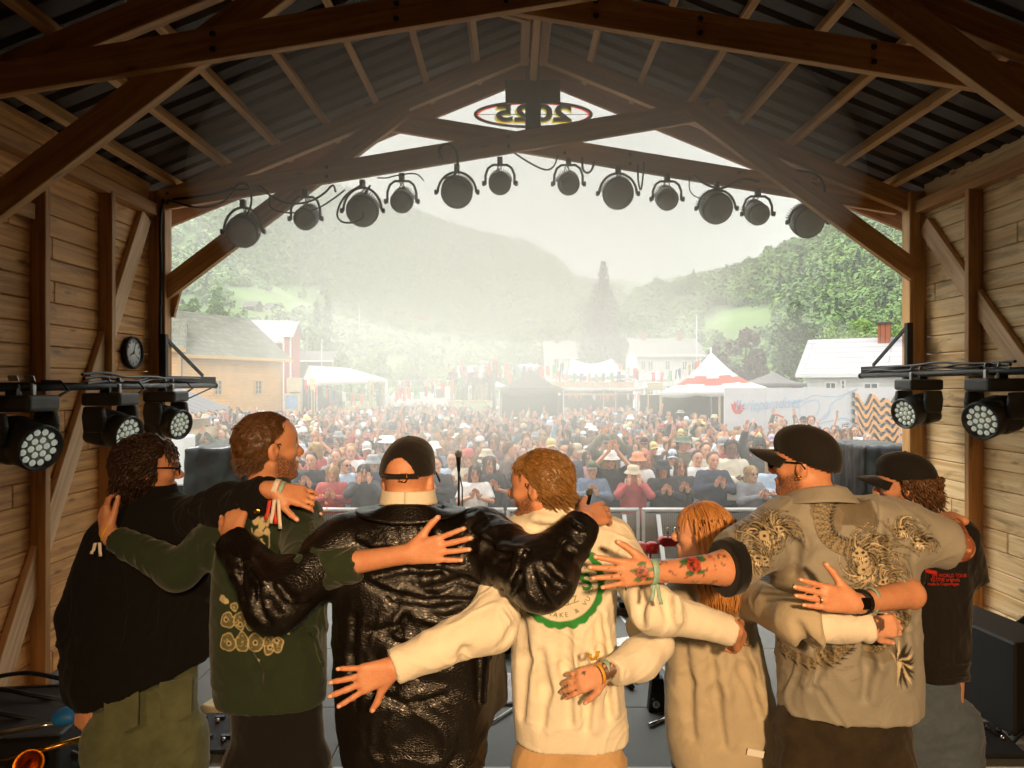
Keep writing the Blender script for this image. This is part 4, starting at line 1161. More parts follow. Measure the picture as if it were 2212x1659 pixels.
# ================================================================ solid shapes for figures: distance fields meshed by surface nets
class Field:
    def __init__(s, lo, hi, h):
        s.lo = np.array(lo, float); s.h = h
        s.n = np.ceil((np.array(hi) - s.lo) / h).astype(int) + 1
        s.D = np.full(s.n, 1.0, dtype=np.float32)
    def prim(s, fn, lo, hi, k=0.0, op='u', pad=None):
        pad = (k + 3 * s.h) if pad is None else pad
        a = np.maximum(np.floor((np.array(lo) - pad - s.lo) / s.h).astype(int), 0)
        b = np.minimum(np.ceil((np.array(hi) + pad - s.lo) / s.h).astype(int) + 1, s.n)
        if np.any(b <= a): return s
        ax = [(s.lo[i] + s.h * np.arange(a[i], b[i])).astype(np.float32) for i in range(3)]
        X, Y, Z = ax[0][:, None, None], ax[1][None, :, None], ax[2][None, None, :]
        d = fn(X, Y, Z)
        sl = tuple(slice(a[i], b[i]) for i in range(3))
        e = s.D[sl]
        if op == 'u':
            r = np.minimum(e, d)
            if k > 0: r = r - np.maximum(k - np.abs(e - d), 0) ** 2 / (4 * k)
        elif op == 's':
            d = -d; r = np.maximum(e, d)
            if k > 0: r = r + np.maximum(k - np.abs(e - d), 0) ** 2 / (4 * k)
        s.D[sl] = r
        return s
    def cone(s, a, b, ra, rb, k=.02, cut=None, flat=None, op='u'):
        "tapered capsule; cut = (point, direction) trims beyond a plane; flat = (axis, factor) thins it along an axis"
        a = np.array(a, np.float32); b = np.array(b, np.float32); ba = b - a; L2 = max(float(ba @ ba), 1e-9)
        def fn(X, Y, Z):
            px, py, pz = X - a[0], Y - a[1], Z - a[2]
            t = np.clip((px * ba[0] + py * ba[1] + pz * ba[2]) / L2, 0, 1)
            dx, dy, dz = px - t * ba[0], py - t * ba[1], pz - t * ba[2]
            if flat is not None:
                n = np.array(flat[0], np.float32); w_ = (dx * n[0] + dy * n[1] + dz * n[2]) * (1 / flat[1] - 1)
                dx, dy, dz = dx + n[0] * w_, dy + n[1] * w_, dz + n[2] * w_
            d = np.sqrt(dx * dx + dy * dy + dz * dz) - (ra + (rb - ra) * t)
            if flat is not None: d = d * (.5 + .5 * flat[1])
            if cut is not None:
                c, n = cut
                d = np.maximum(d, (X - c[0]) * n[0] + (Y - c[1]) * n[1] + (Z - c[2]) * n[2])
            return d
        r = max(ra, rb)
        return s.prim(fn, np.minimum(a, b) - r, np.maximum(a, b) + r, k, op)
    def chain(s, pts, rs, k=.02, cut=None, flat=None):
        for i in range(len(pts) - 1): s.cone(pts[i], pts[i + 1], rs[i], rs[i + 1], k, cut if i == len(pts) - 2 else None, flat)
        return s
    def ell(s, c, r, M=None, k=.02, op='u'):
        c = np.array(c, np.float32); r = np.array(r, np.float32)
        A = np.array(M, np.float32) if M is not None else np.eye(3, dtype=np.float32)   # columns = local axes
        def fn(X, Y, Z):
            px, py, pz = X - c[0], Y - c[1], Z - c[2]
            q = [(px * A[0, i] + py * A[1, i] + pz * A[2, i]) for i in range(3)]
            k0 = np.sqrt(sum((q[i] / r[i]) ** 2 for i in range(3))) + 1e-6
            k1 = np.sqrt(sum((q[i] / r[i] ** 2) ** 2 for i in range(3))) + 1e-6
            return k0 * (k0 - 1) / k1
        R_ = float(max(r))
        return s.prim(fn, c - R_, c + R_, k, op)
    def loft(s, rows, k=.03, hem=None, p=2.3, op='u'):
        "elliptic sections: rows of (z, xc, yc, a, b) from low to high"
        rows = sorted(rows); A = np.array(rows)
        z = A[:, 0]
        zz = np.linspace(z[0], z[-1], 60)
        sm = [np.interp(zz, z, A[:, i]) for i in range(1, 5)]
        for i in range(4):
            q = np.pad(sm[i], 2, mode='edge'); sm[i] = np.convolve(q, [.1, .2, .4, .2, .1], 'valid')
        def fn(X, Y, Z):
            zf = Z.ravel()
            xc, yc, a, b = [np.interp(zf, zz, m_).astype(np.float32)[None, None, :] for m_ in sm]
            q = (np.abs((X - xc) / a) ** p + np.abs((Y - yc) / b) ** p) ** (1 / p)
            d = (q - 1) * np.minimum(a, b)
            d = np.maximum(d, np.maximum(z[0] - Z, Z - z[-1]))
            return d
        lo = (np.min(A[:, 1] - A[:, 3]), np.min(A[:, 2] - A[:, 4]), z[0]); hi = (np.max(A[:, 1] + A[:, 3]), np.max(A[:, 2] + A[:, 4]), z[-1])
        return s.prim(fn, lo, hi, k, op)
    def mesh(s):
        D = s.D
        S = D < 0
        c = S[:-1, :-1, :-1].astype(np.int8)
        tot = np.zeros(tuple(s.n - 1), np.int8)
        for i in (0, 1):
            for j in (0, 1):
                for k in (0, 1):
                    tot += S[i:s.n[0] - 1 + i, j:s.n[1] - 1 + j, k:s.n[2] - 1 + k]
        act = (tot > 0) & (tot < 8)
        idx = np.argwhere(act)
        num = -np.ones(act.shape, np.int64); num[act] = np.arange(len(idx))
        cr_ = [(i, j, k) for i in (0, 1) for j in (0, 1) for k in (0, 1)]
        val = np.stack([D[idx[:, 0] + i, idx[:, 1] + j, idx[:, 2] + k] for i, j, k in cr_], 1)
        acc = np.zeros((len(idx), 3)); cnt = np.zeros(len(idx))
        for e in range(8):
            for f in range(e + 1, 8):
                if sum(abs(cr_[e][m] - cr_[f][m]) for m in range(3)) != 1: continue
                va, vb = val[:, e], val[:, f]
                m_ = (va < 0) != (vb < 0)
                t = np.where(m_, va / np.where(m_, va - vb, 1), 0)
                p = np.array(cr_[e])[None, :] + t[:, None] * (np.array(cr_[f]) - np.array(cr_[e]))[None, :]
                acc += np.where(m_[:, None], p, 0); cnt += m_
        V = s.lo + (idx + acc / cnt[:, None]) * s.h
        Fs = []
        for ax in range(3):
            sl0 = [slice(1, -1)] * 3; sl1 = [slice(1, -1)] * 3
            sl0[ax] = slice(0, -1); sl1[ax] = slice(1, None)
            a_ = S[tuple(sl0)]; b_ = S[tuple(sl1)]
            ed = np.argwhere(a_ != b_)
            if not len(ed): continue
            flip = a_[tuple(ed.T)]
            o = ed.copy()
            for m in range(3):
                if m != ax: o[:, m] += 1
            u, v = [m for m in range(3) if m != ax]
            def cell(du, dv):
                q = o.copy(); q[:, u] -= du; q[:, v] -= dv
                return num[q[:, 0], q[:, 1], q[:, 2]]
            q = np.stack([cell(1, 1), cell(0, 1), cell(0, 0), cell(1, 0)], 1)
            fl = flip if ax != 1 else ~flip
            q[~fl] = q[~fl][:, ::-1]
            Fs.append(q)
        return V, np.concatenate(Fs)
def vnormals(V, Fq):
    n = np.cross(V[Fq[:, 2]] - V[Fq[:, 0]], V[Fq[:, 3]] - V[Fq[:, 1]])
    N_ = np.zeros_like(V)
    for i in range(4): np.add.at(N_, Fq[:, i], n)
    return N_ / (np.linalg.norm(N_, axis=1)[:, None] + 1e-12)
def relax(V, Fq, it=1, w_=.5):
    "light smoothing along the edges"
    for _ in range(it):
        S_ = np.zeros_like(V); C_ = np.zeros(len(V))
        for a, b in ((0, 1), (1, 2), (2, 3), (3, 0)):
            np.add.at(S_, Fq[:, a], V[Fq[:, b]]); np.add.at(C_, Fq[:, a], 1)
            np.add.at(S_, Fq[:, b], V[Fq[:, a]]); np.add.at(C_, Fq[:, b], 1)
        V = V * (1 - w_) + w_ * S_ / C_[:, None]
    return V
def ridged(p, o=3):
    s = 0; a = 1.0
    for i in range(o):
        s = s + a * (1 - 2.2 * np.abs(pnoise(p + 9.1 * i))); p = p * 1.9; a *= .5
    return s / 1.6
def set_attr(o, name, vals, kind='FLOAT'):
    at = o.data.attributes.new(name, kind, 'POINT')
    if kind == 'FLOAT': at.data.foreach_set('value', np.asarray(vals, np.float32))
    elif kind == 'FLOAT_COLOR': at.data.foreach_set('color', np.asarray(vals, np.float32).ravel())
    else: at.data.foreach_set('vector', np.asarray(vals, np.float32).ravel())

# ---------------------------------------------------------------- figure materials
def skin_mat(name, col, red=.38):
    m, nt, b = mat_base(name)
    c = hexc(col)
    b.inputs['Roughness'].default_value = .48
    b.inputs['Subsurface Weight'].default_value = .12; b.inputs['Subsurface Radius'].default_value = (.012, .004, .002); b.inputs['Subsurface Scale'].default_value = 1
    tc = N(nt, 'ShaderNodeTexCoord'); n = N(nt, 'ShaderNodeTexNoise', s_Scale=34.0, s_Detail=8.0, s_Roughness=.72); L(nt, tc, 'Object', n, 'Vector')
    mx = N(nt, 'ShaderNodeMix', data_type='RGBA')
    mx.inputs[6].default_value = (*c, 1); mx.inputs[7].default_value = (c[0] * .92, c[1] * .66, c[2] * .58, 1)
    r = N(nt, 'ShaderNodeMapRange', s_From_Min=.4, s_From_Max=.75, s_To_Min=0, s_To_Max=red * 2); L(nt, n, 'Fac', r, 0)
    nt.links.new(r.outputs[0], mx.inputs[0]); out = mx.outputs[2]
    def layer(attr, col_, sc, lo, hi, amt):
        nonlocal out
        at = N(nt, 'ShaderNodeAttribute', attribute_name=attr)
        n2 = N(nt, 'ShaderNodeTexNoise', s_Scale=sc, s_Detail=3.0); L(nt, tc, 'Object', n2, 'Vector')
        r2 = N(nt, 'ShaderNodeMapRange', s_From_Min=lo, s_From_Max=hi, s_To_Min=0, s_To_Max=amt); L(nt, n2, 'Fac', r2, 0)
        mu = N(nt, 'ShaderNodeMath', operation='MULTIPLY', use_clamp=True); L(nt, r2, 0, mu, 0); nt.links.new(at.outputs['Fac'], mu.inputs[1])
        m2 = N(nt, 'ShaderNodeMix', data_type='RGBA'); m2.inputs[7].default_value = (*hexc(col_), 1)
        nt.links.new(mu.outputs[0], m2.inputs[0]); nt.links.new(out, m2.inputs[6]); out = m2.outputs[2]
    layer('lip', '#8e3f36', 30, 0, .3, .8)
    layer('beard', '#4a2f1c', 240, .30, .6, .9)
    layer('brow', '#3a2415', 100, .2, .4, 1)
    at = N(nt, 'ShaderNodeAttribute', attribute_name='print')
    m2 = N(nt, 'ShaderNodeMix', data_type='RGBA')
    nt.links.new(at.outputs['Alpha'], m2.inputs[0]); nt.links.new(out, m2.inputs[6]); nt.links.new(at.outputs['Color'], m2.inputs[7])
    nt.links.new(m2.outputs[2], b.inputs['Base Color'])
    n3 = N(nt, 'ShaderNodeTexNoise', s_Scale=160.0, s_Detail=3.0); L(nt, tc, 'Object', n3, 'Vector')
    bp = N(nt, 'ShaderNodeBump', s_Strength=.3, s_Distance=.003); L(nt, n3, 'Fac', bp, 'Height'); L(nt, bp, 0, b, 'Normal')
    return m
def cloth_mat(name, col, rough=.85, weave=.25, var=.12, printed=False, sheen=.15, croc=False):
    m, nt, b = mat_base(name)
    c = hexc(col)
    b.inputs['Roughness'].default_value = rough; b.inputs['Sheen Weight'].default_value = sheen; b.inputs['Sheen Roughness'].default_value = .5
    b.inputs['Specular IOR Level'].default_value = .3
    tc = N(nt, 'ShaderNodeTexCoord'); n = N(nt, 'ShaderNodeTexNoise', s_Scale=9.0, s_Detail=7.0, s_Roughness=.65); L(nt, tc, 'Object', n, 'Vector')
    r = N(nt, 'ShaderNodeMapRange', s_From_Min=.3, s_From_Max=.7, s_To_Min=1 - var, s_To_Max=1 + var); L(nt, n, 'Fac', r, 0)
    x = N(nt, 'ShaderNodeVectorMath', operation='SCALE'); x.inputs[0].default_value = c; nt.links.new(r.outputs[0], x.inputs['Scale'])
    out = x.outputs[0]
    if printed:
        at = N(nt, 'ShaderNodeAttribute', attribute_name='print')
        m2 = N(nt, 'ShaderNodeMix', data_type='RGBA')
        nt.links.new(at.outputs['Alpha'], m2.inputs[0]); nt.links.new(out, m2.inputs[6]); nt.links.new(at.outputs['Color'], m2.inputs[7]); out = m2.outputs[2]
    nt.links.new(out, b.inputs['Base Color'])
    if croc:
        vo = N(nt, 'ShaderNodeTexVoronoi', s_Scale=80.0, feature='DISTANCE_TO_EDGE'); mp = N(nt, 'ShaderNodeMapping'); mp.inputs['Scale'].default_value = (1, 1, 1.7)
        L(nt, tc, 'Object', mp, 0); L(nt, mp, 0, vo, 'Vector')
        rr = N(nt, 'ShaderNodeMapRange', s_From_Min=0, s_From_Max=.12, s_To_Min=0, s_To_Max=1); L(nt, vo, 'Distance', rr, 0)
        bp = N(nt, 'ShaderNodeBump', s_Strength=.3, s_Distance=.003); L(nt, rr, 0, bp, 'Height')
        L(nt, bp, 0, b, 'Normal')
    else:
        n2 = N(nt, 'ShaderNodeTexNoise', s_Scale=220.0, s_Detail=2.0); L(nt, tc, 'Object', n2, 'Vector')
        bp = N(nt, 'ShaderNodeBump', s_Strength=weave, s_Distance=.003); L(nt, n2, 'Fac', bp, 'Height')
        n4 = N(nt, 'ShaderNodeTexNoise', s_Scale=14.0, s_Detail=4.0, s_Distortion=.8); L(nt, tc, 'Object', n4, 'Vector')
        b4 = N(nt, 'ShaderNodeBump', s_Strength=.35, s_Distance=.015); L(nt, n4, 'Fac', b4, 'Height'); L(nt, b4, 0, bp, 'Normal'); L(nt, bp, 0, b, 'Normal')
    return m
def hair_mat(name, c1, c2, rough=.42):
    m, nt, b = mat_base(name)
    b.inputs['Roughness'].default_value = rough
    at = N(nt, 'ShaderNodeAttribute', attribute_name='tone')
    mx = N(nt, 'ShaderNodeMix', data_type='RGBA'); mx.inputs[6].default_value = (*hexc(c1), 1); mx.inputs[7].default_value = (*hexc(c2), 1)
    nt.links.new(at.outputs['Fac'], mx.inputs[0]); nt.links.new(mx.outputs[2], b.inputs['Base Color'])
    tc = N(nt, 'ShaderNodeTexCoord'); n = N(nt, 'ShaderNodeTexNoise', s_Scale=140.0, s_Detail=3.0); L(nt, tc, 'Object', n, 'Vector')
    bp = N(nt, 'ShaderNodeBump', s_Strength=.3, s_Distance=.004); L(nt, n, 'Fac', bp, 'Height'); L(nt, bp, 0, b, 'Normal')
    return m
SKIN = [skin_mat('skin_fair', '#d9a585'), skin_mat('skin_warm', '#cf9672'), skin_mat('skin_tan', '#b98059'), skin_mat('skin_brown', '#6f452c', .1)]

# ---------------------------------------------------------------- heads and hands
class Head:
    "head frame: f = facing, up; s = scale"
    def __init__(s, c, f, up=(0, 0, 1), sc=1.0):
        f = Vector(f).normalized(); up = Vector(up); up = (up - f * up.dot(f)).normalized(); l = up.cross(f)
        s.c = Vector(c); s.A = np.array([[f[i], l[i], up[i]] for i in range(3)], np.float32); s.f, s.l, s.u, s.s = f, l, up, sc
    def w(s, x, y, z): return s.c + (s.f * x + s.l * y + s.u * z) * s.s
    def local(s, V): return (np.asarray(V) - np.array(s.c)) @ s.A.astype(np.float64) / s.s
def build_head(F_, h, female=False, ears=True, mouth=.0):
    s = h.s; E = lambda c, r, k=.02, op='u': F_.ell(h.w(*c), np.array(r) * s, h.A, k * s, op)
    Cn = lambda a, b, ra, rb, k=.014: F_.cone(h.w(*a), h.w(*b), ra * s, rb * s, k * s)
    E((-.014, 0, .036), (.099, .077, .086))
    E((.030, 0, -.022), (.062, .063, .088), .03)
    E((.050, 0, .035), (.048, .062, .058), .03)
    for y in (-1, 1):
        Cn((-.005, .056 * y, -.052), (.068, .018 * y, -.100), .019, .016, .025)
        E((.062, .045 * y, -.022), (.022, .020, .018), .02)
        Cn((.083, .012 * y, .020), (.074, .044 * y, .022), .009, .008, .012)
        E((.103, .031 * y, .001), (.017, .016, .012), .012, 's')
        E((.102, .0135 * y, -.035), (.010, .009, .008), .008)
        if ears:
            E((-.008, .079 * y, -.008), (.020, .009, .031), .006)
            E((.000, .087 * y, -.004), (.009, .007, .015), .004, 's')
    Cn((.088, 0, .014), (.115, 0, -.024), .0075, .011, .012)
    E((.113, 0, -.030), (.010, .010, .009), .008)
    E((.074, 0, -.100), (.021, .024, .018), .02)
    Cn((.090, -.018, -.062 + mouth * .2), (.090, .018, -.062 + mouth * .2), .0075, .0075, .008); Cn((.094, -.008, -.062 + mouth * .2), (.094, .008, -.062 + mouth * .2), .007, .007, .006)
    Cn((.087, -.015, -.076 - mouth), (.087, .015, -.076 - mouth), .008, .008, .008)
    E((.099, 0, -.069 - mouth * .4), (.014, .020, .0022 + mouth * .7), .004, 's')
def head_attrs(h, V, beard=0.0, brow=1.0):
    q = h.local(V); x, y, z = q.T
    ay = np.abs(y)
    lip = np.exp(-((x - .095) / .012) ** 2 - (y / .017) ** 2 - ((z + .069) / .011) ** 2)
    lip = np.clip(lip * 1.6, 0, 1)
    bm = np.clip((-.036 - z - .45 * np.clip(.075 - x, 0, .1) * 0 + .55 * np.clip(.06 - x, -.02, .08)) / .02, 0, 1) * np.clip((x + .012) / .02, 0, 1) * np.clip((z + .128) / .015, 0, 1)
    must = np.exp(-((x - .093) / .02) ** 2 - (y / .03) ** 2 - ((z + .05) / .009) ** 2)
    bd = np.clip(np.maximum(bm, must) * (1 - np.clip(lip * 1.5, 0, 1)), 0, 1) * beard * (np.abs(x) < .13) * (ay < .09)
    br = np.exp(-((z - .024) / .0055) ** 2) * (x > .05) * (ay > .012) * (ay < .054) * brow
    on = (np.linalg.norm(q, axis=1) < .17)
    return lip * on, bd * on, br * on
def eyes(h, parent, base, m_white, m_iris):
    for y in (-1, 1):
        b = MB(); b.ball(h.w(.0805, .031 * y, .0015) - base, .0125 * h.s, 12, 8); o = b.build('eye', m_white, parent)
        c = h.w(.0805, .031 * y, .0015) - base + h.f * .0088 * h.s
        MB().ball(c, .0058 * h.s, 10, 6).build('iris', m_iris, o)
NAILS = []
def hand(F_, wr, f, n, side, sc=1.0, curl=.25, spread=.16, thumb=.9, k=.006, wrist_r=.026):
    """wr wrist, f towards the fingertips, n back of the hand, side = +1 thumb towards n x f"""
    wr = Vector(wr); f = Vector(f).normalized(); n = Vector(n); n = (n - f * n.dot(f)).normalized(); t = n.cross(f) * side
    W = lambda x, y, z: wr + (f * x + t * y + n * z) * sc
    F_.cone(W(-.03, 0, 0), W(.02, 0, 0), wrist_r * sc, .027 * sc, .012, None, (n, .72))
    base = [(.092, .030), (.097, .010), (.093, -.010), (.084, -.029)]
    ln = [(.040, .025, .021), (.044, .029, .022), (.041, .027, .021), (.032, .020, .019)]
    for i, ((bx, by), l3) in enumerate(zip(base, ln)):
        F_.cone(W(.012, by * .55, 0), W(bx, by, .002), .0165 * sc, .0125 * sc, .012)
        an = (1.5 - i) * spread; cu = curl * (.8 + .16 * i)
        p = Vector((bx, by, .001)); a2 = cu * .55
        rr = .0098 - .0006 * abs(i - 1)
        for j, l_ in enumerate(l3):
            d = Vector((math.cos(an) * math.cos(a2), math.sin(an) * math.cos(a2), -math.sin(a2)))
            q = p + d * l_
            F_.cone(W(*p), W(*q), (rr - .0006 * j) * sc, (rr - .0006 * (j + 1)) * sc, .004)
            p = q; a2 += cu * (1.0 if j == 0 else .7)
        NAILS.append((W(*p), f * d.x + t * d.y + n * d.z, n, sc))
    p0, p1 = Vector((.022, .026, -.004)), Vector((.052, .052, -.010))
    F_.cone(W(*p0), W(*p1), .0165 * sc, .0125 * sc, .012)
    d = Vector((math.cos(thumb), math.sin(thumb), -.18)).normalized(); p2 = p1 + d * .034
    d2 = Vector((math.cos(thumb * .75), math.sin(thumb * .75), -.22)).normalized(); p3 = p2 + d2 * .028
    F_.cone(W(*p1), W(*p2), .0118 * sc, .0105 * sc, .004); F_.cone(W(*p2), W(*p3), .0105 * sc, .0085 * sc, .004)
    NAILS.append((W(*p3), f * d2.x + t * d2.y + n * d2.z, (n + t * .5).normalized(), sc * 1.15))
    return W
def locks(paths, r0, rnd=.4, n=4):
    "tapered strands from point lists -> verts, faces, tone"
    Vs = []; Fs = []; T_ = []; off = 0
    for p in paths:
        p = np.asarray(p, float); m = len(p)
        tg = np.gradient(p, axis=0); tg /= np.linalg.norm(tg, axis=1)[:, None] + 1e-9
        up = np.array([.3, .5, .8]); x = np.cross(tg, up); x /= np.linalg.norm(x, axis=1)[:, None] + 1e-9; y = np.cross(tg, x)
        s_ = np.linspace(0, 1, m); r = r0 * random.uniform(1 - rnd, 1 + rnd) * (1 - .85 * s_ ** 2)
        a = 2 * PI * np.arange(n) / n
        V = p[:, None, :] + (x[:, None, :] * np.cos(a)[None, :, None] + y[:, None, :] * np.sin(a)[None, :, None]) * r[:, None, None]
        Vs.append(V.reshape(-1, 3)); i = np.arange((m - 1) * n).reshape(m - 1, n)
        Fs.append(np.stack([i, np.roll(i, -1, 1), np.roll(i, -1, 1) + n, i + n], -1).reshape(-1, 4) + off); off += m * n
        T_.append(.2 + np.full(m * n, random.random()) * .55 + .2 * np.repeat(s_, n))
    return np.concatenate(Vs), np.concatenate(Fs), np.concatenate(T_)
def hair(h, parent, base, m, n=500, length=.06, r0=.0028, flow=None, mask=None, curl=0.0, shell=.006, region=None, name='hair', seg=6, wig=None, freq=40.0):
    """scalp cap plus strands; mask(q) says where hair grows, flow(q) local direction"""
    F_ = Field(np.array(h.c) - .18, np.array(h.c) + .18, .0055)
    F_.ell(h.w(-.016, 0, .037), np.array((.099 + shell, .078 + shell, .086 + shell)) * h.s, h.A, 0)
    F_.ell(h.w(-.045, 0, -.01), np.array((.062 + shell, .066 + shell, .085 + shell)) * h.s, h.A, .03)
    if wig: wig(F_, h)
    V, Fq = F_.mesh()
    q = h.local(V); keep = mask(q)
    fk = keep[Fq].all(1)
    V = V + vnormals(V, Fq) * (fbm(q * np.array([34, 34, 34]), 3) * .0055)[:, None]
    used = np.unique(Fq[fk]); mp = -np.ones(len(V), int); mp[used] = np.arange(len(used))
    Vs, Fs = V[used], mp[Fq[fk]]
    T_ = np.clip(.35 + .25 * fbm(h.local(Vs) * 25, 3), 0, 1)
    src = np.argwhere(keep)[:, 0]; src = rng.choice(src, n)
    nm = vnormals(V, Fq)
    paths = []
    A = h.A.astype(float)
    for i in src:
        p = V[i].copy(); nn = nm[i]; L_ = length * random.uniform(.55, 1.2); pts = [p - nn * .003]
        ph = random.random() * 6.28
        for j in range(seg):
            lq = h.local(p[None])[0]
            d = A @ np.array(flow(lq)); d = d / (np.linalg.norm(d) + 1e-9)
            gn = (lq - np.array([-.016, 0, .037])) / np.array([.0106, .0067, .0081]); gn = A @ (gn / np.linalg.norm(gn))
            if lq[2] > -.02: d = d - gn * min(0, d @ gn) - gn * max(0, d @ gn) * .85; d = d / (np.linalg.norm(d) + 1e-9)
            if curl:
                b1 = np.cross(d, nn); d = d + curl * (math.sin(ph + j * 1.7) * b1 + math.cos(ph + j * 1.7) * nn)
            else: d = d + nn * (.10 if j < 2 else .0)
            d /= np.linalg.norm(d)
            p = p + d * L_ / seg
            # stay outside the skull
            lq = h.local(p[None])[0]; e = (lq - np.array([-.016, 0, .037])) / np.array([.103, .082, .090]); ee = np.linalg.norm(e)
            if ee < 1.0 and lq[2] > -.03: p = np.array(h.w(*((e / ee) * np.array([.103, .082, .090]) + np.array([-.016, 0, .037]))))
            pts.append(p)
        paths.append(pts)
    V2, F2, T2 = locks(paths, r0)
    V_, F_2, T3 = np.concatenate([Vs, V2]), np.concatenate([Fs, F2 + len(Vs)]), np.concatenate([T_, T2])
    o = np_mesh(name, V_ - np.array(base), F_2, m, parent); set_attr(o, 'tone', T3)
    return o
def cap(h, parent, base, m, brim=True, tilt=0.0, back=False, bsize=1.0, crown=1.0, label=None, hole=None):
    "baseball cap on a head; back=True puts the strap opening towards the nape"
    A = h
    F_ = Field(np.array(h.c) - .22, np.array(h.c) + .22, .0055)
    F_.ell(h.w(-.014, 0, .022), np.array((.110, .089, .114 * crown)) * h.s, h.A, 0)
    F_.ell(h.w(.035, 0, .082), np.array((.068, .066, .054 * crown)) * h.s, h.A, .04)
    V, Fq = F_.mesh(); q = h.local(V)
    lim = .018 - .10 * np.clip(-q[:, 0], -.06, .14) * 2.2 * (hole is None) + tilt * q[:, 0]
    keep = q[:, 2] > lim
    if hole is not None: keep &= ~((q[:, 0] < -.03) & (np.abs(q[:, 1]) < hole) & (q[:, 2] < lim + .062 - (q[:, 1] / hole) ** 2 * .045) & (q[:, 2] > lim + .018))
    fk = keep[Fq].all(1); used = np.unique(Fq[fk]); mp = -np.ones(len(V), int); mp[used] = np.arange(len(used))
    Vs = V[used]; qs = h.local(Vs)
    o = np_mesh('cap', Vs - np.array(base), mp[Fq[fk]], m, parent)
    so = o.modifiers.new('solid', 'SOLIDIFY'); so.thickness = .003; so.offset = -1
    b = MB(); b.ball(h.w(-.012, 0, .1365 * 1.0 if crown == 1 else .052 + .086 * crown) - base, .008, 10, 6); b.build('cap_button', m, o)
    if brim:
        def fn(u, v):
            a = (u - .5) * 2 * 1.22; r_ = .095 + .078 * v * bsize * math.cos((u - .5) * 2 * 1.1) ** .5
            x = r_ * math.cos(a) + .008; y = .083 * math.sin(a) * (1 + .12 * v)
            return h.w(x, y, .022 - .008 * v + tilt * x * .6 - 2.6 * y * y * (1 + v) + .012) - base
        br = MB(); br.sheet(fn, 24, 8); bo = br.build('brim', m, o); so = bo.modifiers.new('solid', 'SOLIDIFY'); so.thickness = .005
    return o
# ================================================================ the seven performers, arms round each other's shoulders
SK = SKIN[1]
EYE_W = mat('eye_white', '#d8d2c8', .25, 0); EYE_D = mat('eye_iris', '#2a211a', .15, 0)
M_LENS = mat('dark_lens', '#15110d', .08, 0, spec=.8); M_FRAME = mat('glasses_frame', '#120f0d', .3, 0)
M_NAIL = mat('fingernail_pink', '#e3b49c', .3, .05, 30)
M_GOLD = mat('ring_gold', '#c79a45', .25, 0, metal=1.0); M_SILV = mat('ring_silver', '#b9bcc0', .25, 0, metal=1.0)
def bbox(*pts, m=.2):
    a = np.array([tuple(p) for p in pts]); return a.min(0) - m, a.max(0) + m
def rows(rs, d, b=.125, dy=0.0):
    out = []
    for r_ in rs:
        v, l, r = r_[:3]; bb = r_[3] if len(r_) > 3 else b; y = d + (r_[4] if len(r_) > 4 else dy)
        a, c = P(l, v, d), P(r, v, d)
        out.append((a.z, (a.x + c.x) / 2, y, (c.x - a.x) / 2, bb))
    return out
def shrink(rs, s_):
    s_ = s_ + .035
    return [(z, x, y, max(a - s_, .03), max(b - s_, .03)) for z, x, y, a, b in rs]
def halfspace(F_, c, n, lo, hi, k=0.0):
    c = np.array(c, np.float32); n = np.array(n, np.float32)
    F_.prim(lambda X, Y, Z: -((X - c[0]) * n[0] + (Y - c[1]) * n[1] + (Z - c[2]) * n[2]), lo, hi, k, 's')
def folds(F_, d, lines, r=.012, k=.028, rid=True):
    "drapes drawn along picture lines on the side facing the stage rear: a groove with a raised lip above it"
    for ln in lines:
        q = []
        for u, v in ln:
            p = P(u, v, d); i, j = int((p.x - F_.lo[0]) / F_.h), int((p.z - F_.lo[2]) / F_.h)
            if not (0 <= i < F_.n[0] and 0 <= j < F_.n[2]): continue
            col = np.argwhere(F_.D[i, :, j] < 0)
            if len(col): q.append(Vector((p.x, F_.lo[1] + F_.h * col[0][0], p.z)))
        m = len(q)
        if m < 2: continue
        rr = [r * (.35 if i in (0, m - 1) else 1) for i in range(m)] if m > 2 else [r, r * .4]
        if rid:
            for i in range(m - 1):
                t = (q[i + 1] - q[i]).normalized(); s_ = Vector((-t.z, 0, t.x)) * r * 1.9; s_ = s_ if s_.z > 0 or abs(s_.z) < .3 * r else -s_
                F_.cone(q[i] + s_ + Vector((0, r * .25, 0)), q[i + 1] + s_ + Vector((0, r * .25, 0)), rr[i], rr[i + 1], k)
        for i in range(m - 1): F_.cone(q[i], q[i + 1], rr[i] * 1.1, rr[i + 1] * 1.1, k * .8, op='s')
def garment(name, F_, m, root, base, fold=.007, freq=7.0, an=(1, 1, .55), it=2, seed=0.0, warp=.5, crease=1.0):
    V, Fq = F_.mesh(); V = relax(V, Fq, it)
    if fold:
        n = vnormals(V, Fq); q = V * np.array(an) * freq + seed
        w_ = np.stack([pnoise(V * 3.1 + seed + 5), pnoise(V * 3.1 + seed + 15), pnoise(V * 3.1 + seed + 25)], 1)
        f = ridged(q * .7 + w_ * warp * 2, 3); mod = np.clip(.6 + .8 * pnoise(V * 2.3 + seed + 40), .15, 1.4)
        cr1 = np.exp(-(pnoise(q * .8 + w_ * 1.6 + 60) / .10) ** 2); cr2 = np.exp(-(pnoise(q * 1.5 + w_ * 1.2 + 80) / .13) ** 2)
        V = V + n * (fold * ((f - .35) * 1.15 + crease * (.75 * (cr1 - .3) + .45 * (cr2 - .3))) * mod)[:, None]
    o = np_mesh(name, V - np.array(base), Fq, m, root)
    return o, V, Fq
